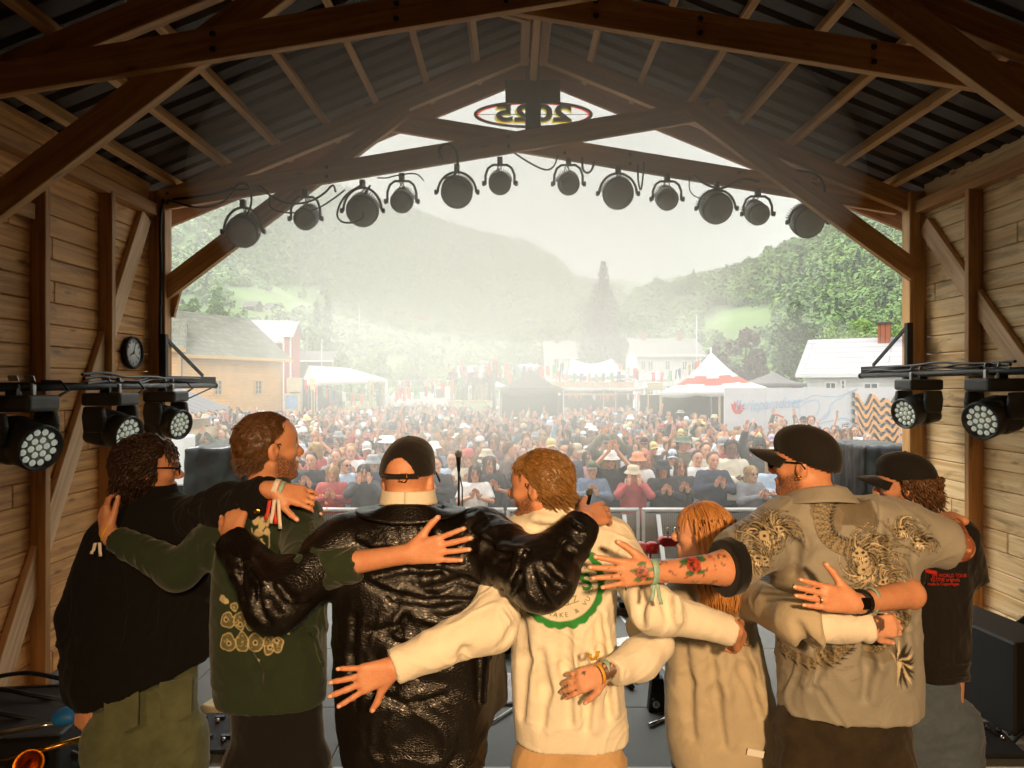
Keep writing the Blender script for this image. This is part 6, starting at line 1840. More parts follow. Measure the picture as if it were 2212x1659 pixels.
# ------------------------------------------------ 4: cream T-shirt with a green seal
def man4():
    d = 2.45; base = start(d, 1225, 'x')
    h = Head(P(1166, 1052, d), (-.90, .42, -.05), (.06, 0, 1), 1.02)
    R1 = rows([(1592, 1112, 1356, .13), (1540, 1108, 1352, .13), (1450, 1104, 1340), (1350, 1102, 1332), (1250, 1100, 1334), (1190, 1092, 1342), (1150, 1094, 1336), (1120, 1118, 1310, .10), (1100, 1142, 1268, .09), (1086, 1158, 1236, .08)], d, .125)
    sh, el, wr = P(1318, 1165, d), P(1412, 1318, 2.22), P(1588, 1362, 2.30)
    sl, e2, w2 = P(1108, 1172, d), P(1062, 1350, 2.20), P(852, 1442, 2.09)
    lo, hi = bbox(P(730, 960, 2.2), P(1660, 1600, 2.35), m=.06); lo[2] = FLOOR - .02; lo[1] = 1.93; hi[1] = 2.8
    F_ = Field(lo, hi, .0058)
    build_head(F_, h, mouth=.012); neck(F_, h, P(1195, 1125, d), .058, .068)
    F_.loft(shrink(R1, .025), .03); legs_body(F_, base.x, d, P(0, 1570, d).z)
    F_.chain([sh, el, wr], [.055, .044, .028], .02); F_.chain([sl, e2, w2], [.055, .044, .028], .02)
    hand(F_, wr, P(1612, 1420, 2.44) - wr, (.55, -.8, .1), 1, 1.0, .5, .06, .3)
    W2 = hand(F_, w2, P(745, 1480, 2.06) - w2, (-.05, -1, .05), 1, 1.08, .12, .17, .95)
    root, V, Fq = finish_body(F_, base, 'person in a cream T-shirt with a round green seal on the back', h, SK, 1.0)
    eyes(h, root, base, EYE_W, EYE_D)
    F_ = Field(lo, hi, .0072)
    F_.loft(R1, 0)
    F_.chain([sh, el, P(1578, 1362, 2.3)], [.080, .068, .048], .045, (P(1580, 1360, 2.3), (wr - el).normalized()))
    F_.chain([sl, e2, P(852, 1440, 2.1)], [.080, .076, .053], .045, (P(850, 1441, 2.1), (w2 - e2).normalized()))
    F_.cone(P(1198, 1102, d), P(1196, 1090, d), .080, .074, .02); F_.ell(P(1194, 1080, d), (.064, .064, .022), None, .006, 's')
    folds(F_, 2.3, [[(1225, 1370), (1222, 1450), (1232, 1570)], [(1128, 1330), (1136, 1440), (1130, 1570)], [(1292, 1340), (1300, 1430), (1318, 1560)], [(1170, 1420), (1178, 1500), (1172, 1580)], [(1262, 1430), (1272, 1500), (1268, 1580)], [(1105, 1330), (1085, 1350), (1078, 1385)], [(1010, 1360), (1000, 1385), (1008, 1410)], [(930, 1390), (925, 1415), (935, 1445)], [(868, 1408), (866, 1435), (876, 1462)], [(884, 1404), (882, 1432), (892, 1456)], [(1345, 1210), (1375, 1260), (1370, 1310)], [(1420, 1270), (1425, 1310), (1410, 1350)], [(1120, 1130), (1160, 1150), (1215, 1150)]], .015, .042)
    o, V, Fq = garment('t_shirt', F_, CL_CRM, root, base, .0105, 6.0, (1.3, 1, .34), 2, 31.0, .3, .6)
    o, V, Fq = redo(o, V, Fq, base)
    q = px(2.33); k = 2.33 / F; x0, z1 = q(1090, 1150); x1, z0 = q(1330, 1370)
    c = Canvas(x0, x1, z0, z1); cx, cz = q(1212, 1262); G = '#2f8a3e'
    X, Z = c.X - cx, c.Z - cz; r_ = np.hypot(X, Z); a_ = np.arctan2(Z, X)
    R_ = 94 * k + 4.5 * k * np.abs(np.sin(a_ * 11))
    c.put(np.clip((R_ - r_) / c.res + .5, 0, 1) * np.clip((r_ - 80 * k) / c.res + .5, 0, 1), G)
    LT = '#8f9a66'
    for i in range(13):      # palm and figure sketch in the middle
        aa = .5 + i * .2; c.put(c.line([(cx + (-20 + i) * k, cz - 40 * k), (cx + (-20 + i * 2.2) * k, cz - 10 * k), (cx + (-30 + i * 6) * k, cz + (18 + 14 * math.sin(i * 1.3)) * k)], 1.8 * k), LT)
    paint(o, V, c, lambda V: V[:, 1] < 2.42)
    # lettering round the seal, laid on the cloth
    from mathutils.bvhtree import BVHTree
    bv = BVHTree.FromPolygons([tuple(p) for p in V[:]], [tuple(f) for f in Fq])
    G_M = mat('print_green', G, .8, .1, 20); L_M = mat('print_pale_green', LT, .8, .1, 20)
    def lay(txt, size, u, v, ang, m, bold=0.0):
        x, z = q(u, v); hit = bv.ray_cast(Vector((x, 1.5, z)), Vector((0, 1, 0)))
        if hit[0] is None: return
        n = hit[1]; n = n if n.y < 0 else -n
        Rm = frame(n, (0, 0, 1)).to_4x4(); Mt = Matrix.Translation(hit[0] + n * .003 - base) @ Rm @ Matrix.Rotation(ang, 4, 'Z')
        text_mesh(txt, size, m, 'print_lettering', o, Mt, .0006, bold=bold)
    tx = 'KJOTTKAKE & VUYO DISNY SANG & DANS '
    for i, ch in enumerate(tx):
        if ch == ' ': continue
        an = PI * 1.10 + 2 * PI * i / len(tx)
        lay(ch, 13 * k * 1.1, 1212 + 66 * math.cos(an), 1262 - 66 * math.sin(an), an + PI / 2, L_M)
    lay('S', 50 * k, 1266, 1258, .25, G_M, .002); lay('N', 46 * k, 1240, 1240, .2, G_M, .002); lay('JAZZ', 22 * k, 1226, 1300, .35, L_M)
    trousers(root, base, rows([(1640, 1116, 1340, .13), (1590, 1112, 1344, .13), (1520, 1118, 1338, .12), (1460, 1124, 1332, .11)], d), CL_BEI, (-.105, .105), .007, rad=(.12, .10, .09))
    fl = lambda q: (-.75 + .9 * (q[0] > .03), q[1] * 3, -.55 if q[2] < .07 else .05)
    hair(h, root, base, HB3, 2400, .036, .0019, fl, man_hair_mask(.068, -.068, -.03), .45, .010)
    hair(h, root, base, HB2, 300, .014, .0014, lambda q: (.3, 0, -1), lambda q: ((q[:, 2] > -.05) & (q[:, 2] < .02) & (np.abs(q[:, 0] - .012) < .012)), 0, .004, name='sideburn')
    finger_ring(root, base, P(1612, 1392, 2.36), (0, .2, -1), M_GOLD)
man4()

# ------------------------------------------------ 5: woman, copper hair, sand overshirt
def woman5():
    d = 2.66; base = start(d, 1545, 'x')
    h = Head(P(1515, 1152, d), (-.93, .34, .02), (0, 0, 1), .93)
    R1 = rows([(1650, 1452, 1672, .15), (1600, 1442, 1682, .15), (1540, 1438, 1680, .145), (1450, 1438, 1655, .135), (1380, 1446, 1636), (1310, 1462, 1622), (1270, 1478, 1610), (1240, 1498, 1590, .09), (1222, 1515, 1565, .07)], d, .115)
    sh, el, wr = P(1606, 1278, d), P(1728, 1345, 2.22), P(1878, 1352, 2.16)
    sl, e2, w2 = P(1480, 1285, d), P(1408, 1398, 2.36), P(1308, 1450, 2.24)
    lo, hi = bbox(P(1150, 1060, 2.3), P(1960, 1650, 2.4), m=.06); lo[2] = FLOOR - .02; lo[1] = 1.95; hi[1] = 2.98
    F_ = Field(lo, hi, .0058)
    build_head(F_, h, True); neck(F_, h, P(1535, 1250, d), .046, .055)
    F_.loft(shrink(R1, .03), .03); legs_body(F_, base.x, d, P(0, 1600, d).z, .09)
    F_.chain([sh, el, wr], [.045, .036, .024], .02); F_.chain([sl, e2, w2], [.045, .036, .024], .02)
    hand(F_, wr, P(1945, 1352, 2.18) - wr, (0, -1, .1), -1, .9, .75, .04, .2)
    W2 = hand(F_, w2, P(1180, 1500, 2.26) - w2, (.1, -.9, .45), 1, .95, .42, .05, .35)
    root, V, Fq = finish_body(F_, base, 'person in a sand coloured overshirt with white sleeves beside the cream T-shirt', h, SKIN[0], 0, label_zero=False)
    # tattooed hands
    tt = np.zeros((len(V), 4)); tt[:, :3] = hexc('#2b2420')
    for c_, r_ in ((P(1900, 1350, 2.14), .024), (P(1322, 1452, 2.2), .035), (P(1262, 1462, 2.2), .022)):
        dd = np.linalg.norm((V - np.array(c_)) * np.array([1, .5, 1]), axis=1); tt[:, 3] = np.maximum(tt[:, 3], (dd < r_) * (ridged(V * 55, 2) > .12) * .85)
    set_attr(root, 'print', tt, 'FLOAT_COLOR')
    eyes(h, root, base, EYE_W, EYE_D)
    F_ = Field(lo, hi, .0072)
    F_.loft(R1, 0)
    F_.chain([sh, el, P(1775, 1352, 2.19)], [.075, .070, .064], .04, (P(1766, 1350, 2.2), (wr - el).normalized()))
    F_.chain([sl, P(1392, 1375, 2.42)], [.075, .080], .04, (P(1398, 1372, 2.42), (P(1380, 1400, 2.38) - sl).normalized()))
    folds(F_, 2.45, [[(1500, 1400), (1505, 1500), (1512, 1620)], [(1552, 1420), (1560, 1520), (1575, 1630)], [(1610, 1380), (1630, 1470), (1658, 1570)], [(1520, 1385), (1550, 1395), (1590, 1380)], [(1650, 1290), (1675, 1330), (1670, 1375)]], .015, .042)
    o, V, Fq = garment('overshirt', F_, CL_SAND, root, base, .010, 5.0, (1.2, 1, .35), 2, 41.0, .4, .5)
    F_ = Field(lo, hi, .0072)
    F_.chain([P(1768, 1352, 2.20), P(1880, 1356, 2.16)], [.050, .044], .02, (P(1880, 1354, 2.16), (1, 0, 0)))
    garment('undershirt_sleeve', F_, CL_WHT, root, base, .008, 10.0, (1, 1, 1), 1, 47.0)
    F_ = Field(lo, hi, .0072)
    F_.chain([P(1420, 1392, 2.38), P(1380, 1425, 2.32), P(1322, 1452, 2.24)], [.060, .066, .046], .03, (P(1322, 1450, 2.24), (w2 - e2).normalized()))
    garment('undershirt_sleeve', F_, CL_WHT, root, base, .010, 10.0, (1, 1, 1), 1, 44.0)
    MB().box(P(1632, 1627, d - .156) - base, (.062, .004, .024), Matrix.Rotation(.2, 3, 'Y')).build('hem_label', M_TRIM, root)
    trousers(root, base, rows([(1640, 1462, 1664, .12), (1560, 1462, 1660, .12), (1500, 1468, 1650, .11)], d), CL_BLKP, (-.095, .095), .005)
    def wig(F2, h_):
        F2.lo[2] -= .0
    mk = lambda q: (q[:, 2] > np.where(q[:, 0] > .004, .060, np.where(q[:, 0] > -.02, -.03, -.12))) & (q[:, 0] < .115)
    def flow(q):
        x, y, z = q
        if x > .05: return (.25, y * 1.5, -1.0)
        return (-.42 if x > -.03 else -.25, y * 3.5 * (z > .04), -1)
    hair(h, root, base, HB4, 3200, .080, .0017, flow, mk, 0.04, .010, seg=7)
    # long lengths that fall behind the arm to the shoulder blade
    paths = []
    for i in range(380):
        a = random.uniform(-1, 1); u0, v0 = 1545 + a * 44, 1140 + random.uniform(-20, 40); dd = d - .07 - .05 * (1 - a * a) + random.uniform(-.02, .03)
        p0 = P(u0, v0, dd); p1 = P(1560 + a * 46, 1215, dd - .02); p2 = P(1558 + a * 52 + random.uniform(-6, 6), 1268, dd - .04); p3 = P(1562 + a * 40 + random.uniform(-8, 8), 1300 + random.uniform(-20, 30), dd - .04); p4 = P(1572 + a * 22, 1332 + random.uniform(-25, 8), dd - .02)
        paths.append([p0, p0.lerp(p1, .5), p1, p2, p3, p4])
    V2, F2, T2 = locks(paths, .0042)
    o2 = np_mesh('hair_length', V2 - np.array(base), F2, HB4, root); set_attr(o2, 'tone', T2)
    band(root, base, w2.lerp(e2, .02), w2 - e2, .031, .016, M_BANDT); band(root, base, w2.lerp(e2, -.12), w2 - e2, .030, .010, M_BANDY)
    wrist_tail(root, base, P(1282, 1425, 2.2), M_BANDY, -.03)
woman5()
# ------------------------------------------------ 6: dragon print shirt, black cap, tattooed arm
def man6():
    d = 2.42; base = start(d, 1830, 'x')
    h = Head(P(1738, 1004, d), (-.80, .58, .02), (0, 0, 1), 1.0)
    R1 = rows([(1528, 1690, 1984, .15), (1450, 1684, 1986, .15), (1350, 1678, 1978, .15), (1250, 1668, 1970, .15), (1180, 1652, 1968, .145), (1130, 1652, 1962, .14), (1095, 1672, 1930, .12), (1074, 1700, 1872, .10)], d, .14)
    sh, el, wr = P(1690, 1140, d), P(1560, 1228, 2.22), P(1412, 1236, 2.13)
    sr, e2, w2 = P(1925, 1135, d), P(2066, 1180, 2.42), P(2056, 1122, 2.62)
    lo, hi = bbox(P(1280, 900, 2.2), P(2110, 1560, 2.45), m=.06); lo[2] = FLOOR - .02; lo[1] = 1.93; hi[1] = 2.95
    F_ = Field(lo, hi, .0058)
    build_head(F_, h); neck(F_, h, P(1765, 1080, d), .060, .072)
    F_.loft(shrink(R1, .03), .03); legs_body(F_, base.x, d, P(0, 1520, d).z, .12)
    F_.chain([sh, el, wr], [.06, .052, .031], .02); F_.chain([sr, e2, w2], [.06, .052, .031], .02)
    hand(F_, wr, P(1292, 1238, 2.10) - wr, (.05, -1, .08), -1, 1.08, .08, .12, .62)
    hand(F_, w2, P(1980, 1112, 2.72) - w2, (.5, -.5, .7), 1, 1.05, .45, .06, .4)
    root, V, Fq = finish_body(F_, base, 'person in a grey dragon print shirt and black cap with a tattooed arm stretched out', h, SK, .9, label_zero=False)
    q = px(2.13); k = 2.13 / F; x0, z1 = q(1285, 1150); x1, z0 = q(1600, 1300)
    c = Canvas(x0, x1, z0, z1, .0015); DK = '#2c2622'
    def rose(u, v, r_, col):
        x, z = q(u, v)
        for i in range(5):
            a = i * 1.257 + .4; c.put(c.blob(x + math.cos(a) * r_ * 1.35 * k, z + math.sin(a) * r_ * 1.35 * k, r_ * .75 * k, r_ * .35 * k, .1, i), '#3f6a45')
        c.put(c.blob(x, z, r_ * 1.12 * k, None, .07, 1), DK); c.put(c.blob(x, z, r_ * k, None, .07, 1), col)
        for i in range(3): c.put(c.line([(x + math.cos(t) * r_ * (.25 + .22 * i) * k, z + math.sin(t) * r_ * (.25 + .22 * i) * k) for t in np.linspace(i, i + 4.4, 14)], 2.0 * k), DK)
    rose(1502, 1222, 15, '#b8452f'); rose(1385, 1232, 13, '#a8583e')
    g_ = np.random.default_rng(3)
    for i in range(34):
        u, v = g_.uniform(1415, 1590), g_.uniform(1196, 1275)
        if abs(u - 1502) < 22 and abs(v - 1222) < 20: continue
        a = g_.uniform(0, 6.28); ln = g_.uniform(6, 15)
        pts = [q(u + math.cos(a + t * 1.6) * ln * t, v + math.sin(a + t * 1.6) * ln * t) for t in np.linspace(0, 1, 6)]
        c.put(c.line(pts, g_.uniform(2, 5) * k, 1 * k), DK if g_.random() < .75 else ('#a3412e' if g_.random() < .6 else '#3f6a45'), .85)
    for u, v in ((1312, 1222), (1318, 1240), (1330, 1262)): x, z = q(u, v); c.put(c.blob(x, z, 2 * k), DK)
    pr = c.sample(V); pr[V[:, 1] > 2.35] = 0
    rt = np.linalg.norm((V - np.array(P(2080, 1160, 2.45))) , axis=1) < .12
    rm = rt & (ridged(V * 30, 2) > .25); pr[rm] = (*hexc('#7a3a22'), .8)
    set_attr(root, 'print', pr, 'FLOAT_COLOR')
    eyes(h, root, base, EYE_W, EYE_D)
    glasses(h, root, base, m_lens=mat('amber_lens', '#6b5a3a', .1, 0, alpha=.6))
    F_ = Field(lo, hi, .0072)
    F_.loft(R1, 0)
    F_.chain([sh, P(1556, 1226, 2.24)], [.100, .092], .06, (P(1580, 1226, 2.24), (wr - el).normalized()))
    F_.chain([sr, P(2050, 1178, 2.40)], [.105, .085], .06, (P(2052, 1176, 2.4), (.95, 0, -.2)))
    folds(F_, 2.26, [[(1800, 1330), (1788, 1420), (1770, 1500)], [(1935, 1200), (1945, 1320), (1955, 1480)], [(1702, 1340), (1712, 1420), (1722, 1505)], [(1690, 1140), (1725, 1185), (1735, 1250)], [(1870, 1360), (1880, 1440), (1872, 1510)], [(1925, 1110), (1905, 1170), (1915, 1230)], [(1985, 1140), (2000, 1175), (1990, 1210)], [(1610, 1180), (1630, 1225), (1625, 1275)], [(1740, 1080), (1790, 1095), (1850, 1080)]], .014, .042)
    o, V, Fq = garment('dragon_shirt', F_, CL_DRG, root, base, .012, 5.0, (1.2, 1, .45), 2, 51.0, .4, .6)
    o, V, Fq = redo(o, V, Fq, base)
    q = px(2.27); k = 2.27 / F; x0, z1 = q(1540, 1050); x1, z0 = q(2090, 1530)
    c = Canvas(x0, x1, z0, z1, .002); BK = '#1b1813'; MD = '#5d5340'; LTN = '#c9bb9c'
    def cloud(u, v, rx, rz, col, s_=0, a=.75): x, z = q(u, v); c.put(c.blob(x, z, rx * k, rz * k, .10, s_), col, a)
    cloud(1842, 1098, 66, 42, '#5c523f', 1, .85); cloud(1800, 1120, 34, 30, '#6f6450', 2); cloud(1880, 1135, 34, 12, '#5d5340', 4); cloud(1722, 1270, 26, 48, '#7a6f5a', 3, .6); cloud(1740, 1440, 60, 30, '#7d725c', 5, .5); cloud(1905, 1410, 40, 20, '#6f6450', 6, .6)
    def body(pts, w0, w1, col=MD):
        "scaled dragon coil"
        P2 = [q(*p_) for p_ in pts]; qs = [np.array(p_) for p_ in P2]
        for _ in range(2):
            r_ = [qs[0]]
            for i in range(len(qs) - 1): r_ += [qs[i] * .75 + qs[i + 1] * .25, qs[i] * .25 + qs[i + 1] * .75]
            qs = r_ + [qs[-1]]
        c.put(c.line([tuple(p_) for p_ in qs], w0 * k * 1.06, w1 * k * 1.06), BK); c.put(c.line([tuple(p_) for p_ in qs], w0 * k, w1 * k), '#8c8066')
        n_ = len(qs)
        for i in range(1, n_ - 1):
            t = qs[i + 1] - qs[i - 1]; t = t / np.linalg.norm(t); nn = np.array([-t[1], t[0]]); w_ = (w0 + (w1 - w0) * i / n_) * k
            seg = np.linalg.norm(qs[i + 1] - qs[i]); m_ = max(1, int(seg / (8 * k)))
            for r_ in range(m_):
                b0 = qs[i] + (qs[i + 1] - qs[i]) * r_ / m_
                for j in range(-3, 4):
                    cc = b0 + nn * w_ * j / 7.4 + t * (3 * k if j % 2 else 0)
                    c.put(c.line([tuple(cc - nn * 4 * k), tuple(cc + t * 4.5 * k), tuple(cc + nn * 4 * k)], 1.7 * k), '#2e2a20', .8)
                e0 = b0 + nn * w_ * .5; c.put(c.line([tuple(e0), tuple(e0 + nn * 9 * k - t * 8 * k)], 5 * k, .8 * k), BK)
    body([(1808, 1078), (1784, 1115), (1786, 1160), (1830, 1190), (1880, 1180), (1912, 1180)], 34, 30)
    body([(1830, 1390), (1800, 1430), (1740, 1440), (1700, 1420)], 30, 18)
    body([(1880, 1400), (1930, 1382), (1962, 1330)], 26, 20)
    def mane(u, v, r_, n_, seed, a0=0, a1=6.28):
        g2 = np.random.default_rng(seed)
        sw = g2.choice((-1, 1))
        for i in range(n_):
            a = a0 + (a1 - a0) * (i + g2.uniform(-.3, .3)) / n_; l_ = r_ * g2.uniform(.55, 1.3) * (1 - .35 * math.sin(a)); bd = sw * g2.uniform(.5, 1.9)
            pts = [q(u + math.cos(a + bd * t * t) * l_ * t, v + math.sin(a + bd * t * t) * l_ * t * .9) for t in np.linspace(.22, 1, 9)]
            w_ = g2.uniform(5, 8.5)
            c.put(c.line(pts, (w_ + 2.6) * k, 1.6 * k), BK); c.put(c.line(pts, w_ * .72 * k, .6 * k), (LTN, '#a89b7e', '#8a7e64')[i % 3])
        c.put(c.blob(*q(u, v), r_ * .34 * k, r_ * .27 * k, .12, seed), '#b8aa8a'); c.put(c.line([q(u - r_ * .3, v + 4), q(u, v + 9), q(u + r_ * .28, v + 2)], 4 * k), BK)
        for du, dv in ((-.14, -.08), (.12, -.1)): c.put(c.blob(*q(u + du * r_, v + dv * r_), 4 * k, 3 * k), BK)
        for j in range(5): c.put(c.line([q(u - r_ * .2 + j * r_ * .1, v + 6), q(u - r_ * .2 + j * r_ * .1, v + 13)], 2.5 * k, .6 * k), '#e6dcc0')
    mane(1878, 1238, 78, 70, 5); mane(1860, 1200, 52, 30, 25, -2.6, .2); mane(1915, 1262, 46, 30, 26); mane(1655, 1160, 60, 60, 9); mane(1690, 1150, 40, 30, 29); mane(1630, 1200, 44, 30, 30); mane(1960, 1150, 36, 30, 12); mane(2005, 1180, 32, 26, 13)
    for i in range(26):
        u, v = 1700 + (i * 37) % 270, 1290 + (i * 53) % 200; c.put(c.line([q(u, v), q(u + 18, v + 6 * math.sin(i)), q(u + 34, v - 8)], 2.2 * k, .6 * k), '#6f6450', .6)
    for i in range(16):
        a = -2.4 + i * .28; u, v = 1950, 1440; c.put(c.line([q(u, v), q(u + math.cos(a) * 38, v + math.sin(a) * 52)], 12 * k, 1 * k), '#2e2a20' if i % 3 else LTN)
    for u, v, w_ in ((1600, 1235, 30), (1632, 1245, 26), (1610, 1262, 22)):
        for j in range(7): c.put(c.line([q(u - w_ + j * w_ * .33, v - 8), q(u - w_ + j * w_ * .33 + 5, v), q(u - w_ + j * w_ * .33, v + 8)], 1.6 * k), '#c9bda0')
    paint(o, V, c, lambda V: V[:, 1] < 2.42)
    # black turned cuff of the left sleeve
    F_ = Field(*bbox(P(1500, 1150, 2.2), P(1640, 1310, 2.35), m=.06), .006)
    F_.cone(P(1606, 1214, 2.27), P(1552, 1232, 2.22), (.094), .090, 0, (P(1556, 1230, 2.24), (wr - el).normalized())); ax = (wr - el).normalized(); halfspace(F_, P(1588, 1222, 2.25), -ax, F_.lo, F_.lo + F_.n * F_.h)
    garment('sleeve_cuff', F_, CL_BLKP, root, base, .003, 7, (1, 1, 1), 1, 3)
    # shirt collar
    def colf(u, v):
        a = (u - .5) * 2 * 2.2; r_ = .078 + .036 * v; c_ = P(1766, 1048, d)
        return Vector((c_.x + math.sin(a) * r_ * 1.15, c_.y - math.cos(a) * r_ - .015, c_.z + .012 - .05 * v - .02 * abs(math.sin(a)) ** 2)) - base
    mb = MB(); mb.sheet(colf, 36, 6); co = mb.build('shirt_collar', CL_DRG, root); solid(co, .005); set_attr(co, 'print', np.zeros((len(co.data.vertices), 4)), 'FLOAT_COLOR')
    CAMO = cloth_mat('camo_trousers', '#2c2417', .9, .3, .5)
    nn_ = CAMO.node_tree.nodes
    trousers(root, base, rows([(1640, 1668, 1972, .15), (1580, 1664, 1976, .15), (1500, 1676, 1970, .14), (1440, 1690, 1960, .13)], d), CAMO, (-.13, .13), .008, rad=(.135, .115, .105))
    cap(h, root, base, M_CAPB, True, .12, crown=1.0, bsize=1.15)
    MB().tube([h.w(-.004, .088, -.036) - base + Vector((math.cos(a) * .007, 0, math.sin(a) * .007)) for a in np.linspace(0, 2 * PI, 12)], .0016, 6).build('earring', M_GOLD, root)
    band(root, base, wr.lerp(el, -.02), wr - el, .038, .022, M_BANDT); wrist_tail(root, base, P(1416, 1262, 2.08), M_BANDT, .06)
    for u, v in ((1340, 1238), (1352, 1268)): finger_ring(root, base, P(u, v, 2.11), (1, 0, 0), M_SILV)
man6()

# ------------------------------------------------ 7: black tee, black cap, curly hair
def man7():
    d = 2.92; base = start(d, 2005, 'x')
    h = Head(P(1955, 1048, d), (-.86, .48, -.08), (0, 0, 1), 1.02)
    R1 = rows([(1452, 1940, 2076, .13), (1380, 1930, 2084, .13), (1300, 1920, 2088), (1220, 1912, 2088), (1170, 1910, 2084), (1130, 1915, 2060), (1105, 1930, 2020, .10), (1088, 1942, 1992, .08)], d, .125)
    sl, e2, w2 = P(1922, 1165, d), P(1964, 1284, 2.30), P(1846, 1303, 2.12)
    sr, e3, w3 = P(2066, 1160, d), P(2070, 1290, d + .10), P(2020, 1380, d + .24)
    lo, hi = bbox(P(1700, 960, 2.4), P(2120, 1500, 2.9), m=.1); lo[2] = FLOOR - .02; lo[1] = 1.95; hi[1] = 3.3
    F_ = Field(lo, hi, .006)
    build_head(F_, h); neck(F_, h, P(1965, 1118, d), .056, .064)
    F_.loft(shrink(R1, .025), .03); legs_body(F_, base.x, d, P(0, 1440, d).z)
    F_.chain([sl, e2, w2], [.055, .047, .029], .02); F_.chain([sr, e3, w3], [.055, .045, .029], .02)
    hand(F_, w2, P(1718, 1278, 2.10) - w2, (.05, -1, .1), -1, 1.05, .10, .05, .85)
    hand(F_, w3, Vector((-.2, .3, -.6)), (.6, -.3, .4), 1, 1.0, .5)
    root, V, Fq = finish_body(F_, base, 'person in a black tee with red back print and a black cap', h, SK, .7)
    eyes(h, root, base, EYE_W, EYE_D)
    F_ = Field(lo, hi, .0072)
    F_.loft(R1, 0)
    F_.chain([sl, P(1945, 1245, 2.5)], [.09, .085], .04, (P(1945, 1243, 2.52), (e2 - sl).normalized()))
    F_.chain([sr, P(2088, 1268, d + .05)], [.09, .088], .04, (P(2088, 1262, d), (.1, .1, -1)))
    F_.cone(P(1967, 1102, d), P(1966, 1092, d), .078, .072, .02); F_.ell(P(1965, 1082, d), (.062, .062, .02), None, .006, 's')
    o, V, Fq = garment('t_shirt', F_, CL_BTEE, root, base, .010, 6.0, (1.2, 1, .4), 2, 61.0, .4, .6)
    o, V, Fq = redo(o, V, Fq, base)
    q = px(2.80); k = 2.80 / F; x0, z1 = q(1985, 1190); x1, z0 = q(2085, 1275); c = Canvas(x0, x1, z0, z1, .002); RD = '#b5281c'
    for i in range(9):
        a = i * .7; c.put(c.line([q(2030 + math.cos(t) * (6 + i * 2), 1212 + math.sin(t) * (4 + i * 1.4)) for t in np.linspace(a, a + 2.2, 8)], 2 * k), RD)
    c.put(c.line([q(1996, 1232), q(2018, 1236)], 8 * k), RD)
    paint(o, V, c, lambda V: V[:, 1] < d)
    from mathutils.bvhtree import BVHTree
    bv = BVHTree.FromPolygons([tuple(p) for p in V], [tuple(f) for f in Fq]); RM = mat('print_red', RD, .8, .1, 20)
    for tx, u, v, s_ in (("'EM WORLD TOUR", 2044, 1241, 9), ('GLITNE originals', 2036, 1250, 9), ('made in Copenhagen', 2032, 1259, 8)):
        x, z = q(u, v); hit = bv.ray_cast(Vector((x, 2.3, z)), Vector((0, 1, 0)))
        if hit[0]: text_mesh(tx, s_ * k * 1.25, RM, 'print_lettering', o, Matrix.Translation(hit[0] + Vector((0, -.012, 0)) - base) @ Matrix.Rotation(R(90), 4, 'X'), .001, sx=.8)
    trousers(root, base, rows([(1640, 1950, 2076, .12), (1560, 1948, 2078, .125), (1480, 1948, 2078, .125), (1420, 1950, 2074, .115)], d), CL_JEAN, (-.10, .10), .007, 'jeans', rad=(.11, .095, .09))
    cap(h, root, base, M_CAPB, True, .08, crown=1.0, bsize=1.0)
    hair(h, root, base, HB2, 650, .055, .0036, lambda q: (-.6, q[1] * 3, -.7), lambda q: (q[:, 2] < .035) & (q[:, 2] > -.085) & (q[:, 0] < .015), .9, .014)
    MB().lathe([(.034, -.014), (.040, -.012), (.040, .012), (.034, .014)], w2.lerp(e2, .10) - base, w2 - e2, 20).build('watch_strap', M_BLACK, root)
    MB().box(w2.lerp(e2, .10) - base + Vector((0, -.036, .006)), (.034, .012, .038)).build('watch_face', M_LENS, root, bevel=.004)
    band(root, base, w2.lerp(e2, .28), w2 - e2, .039, .016, M_BANDT)
    finger_ring(root, base, P(1772, 1296, 2.1), (1, 0, .1), M_SILV)
man7()
# ================================================================ the audience
CH = Vector((0, 0, 1.60))
def crowd_head(): return Head(CH + Vector((0, -.02, 0)), (0, -1, -.02), (0, 0, 1), 1.0)
POSES = {   # elbow and wrist for the right and left arm (x, y, z), finger direction
 'stand': (((-.27, .02, 1.13), (-.25, -.10, .90), (0, -.2, -1)), ((.27, .02, 1.13), (.25, -.10, .90), (0, -.2, -1))),
 'clap': (((-.27, -.10, 1.16), (-.055, -.31, 1.27), (.25, -.4, 1)), ((.27, -.10, 1.16), (.05, -.31, 1.25), (-.2, -.4, 1))),
 'clap_high': (((-.28, -.16, 1.50), (-.055, -.24, 1.76), (.2, -.1, 1)), ((.28, -.16, 1.50), (.055, -.24, 1.77), (-.2, -.1, 1))),
 'arms_up': (((-.33, -.08, 1.62), (-.27, -.14, 1.88), (0, -.1, 1)), ((.33, -.08, 1.60), (.25, -.14, 1.87), (0, -.1, 1))),
 'one_up': (((-.30, -.10, 1.60), (-.24, -.17, 1.87), (.1, -.1, 1)), ((.28, -.06, 1.14), (.12, -.28, 1.18), (-.6, -.5, .5))),
 'cup_mouth': (((-.26, -.20, 1.28), (-.085, -.20, 1.46), (.1, .1, 1)), ((.26, -.20, 1.28), (.085, -.20, 1.46), (-.1, .1, 1))),
 'fold': (((-.28, -.08, 1.14), (.02, -.24, 1.18), (1, 0, .1)), ((.28, -.08, 1.14), (-.03, -.27, 1.15), (-1, 0, .1))),
}
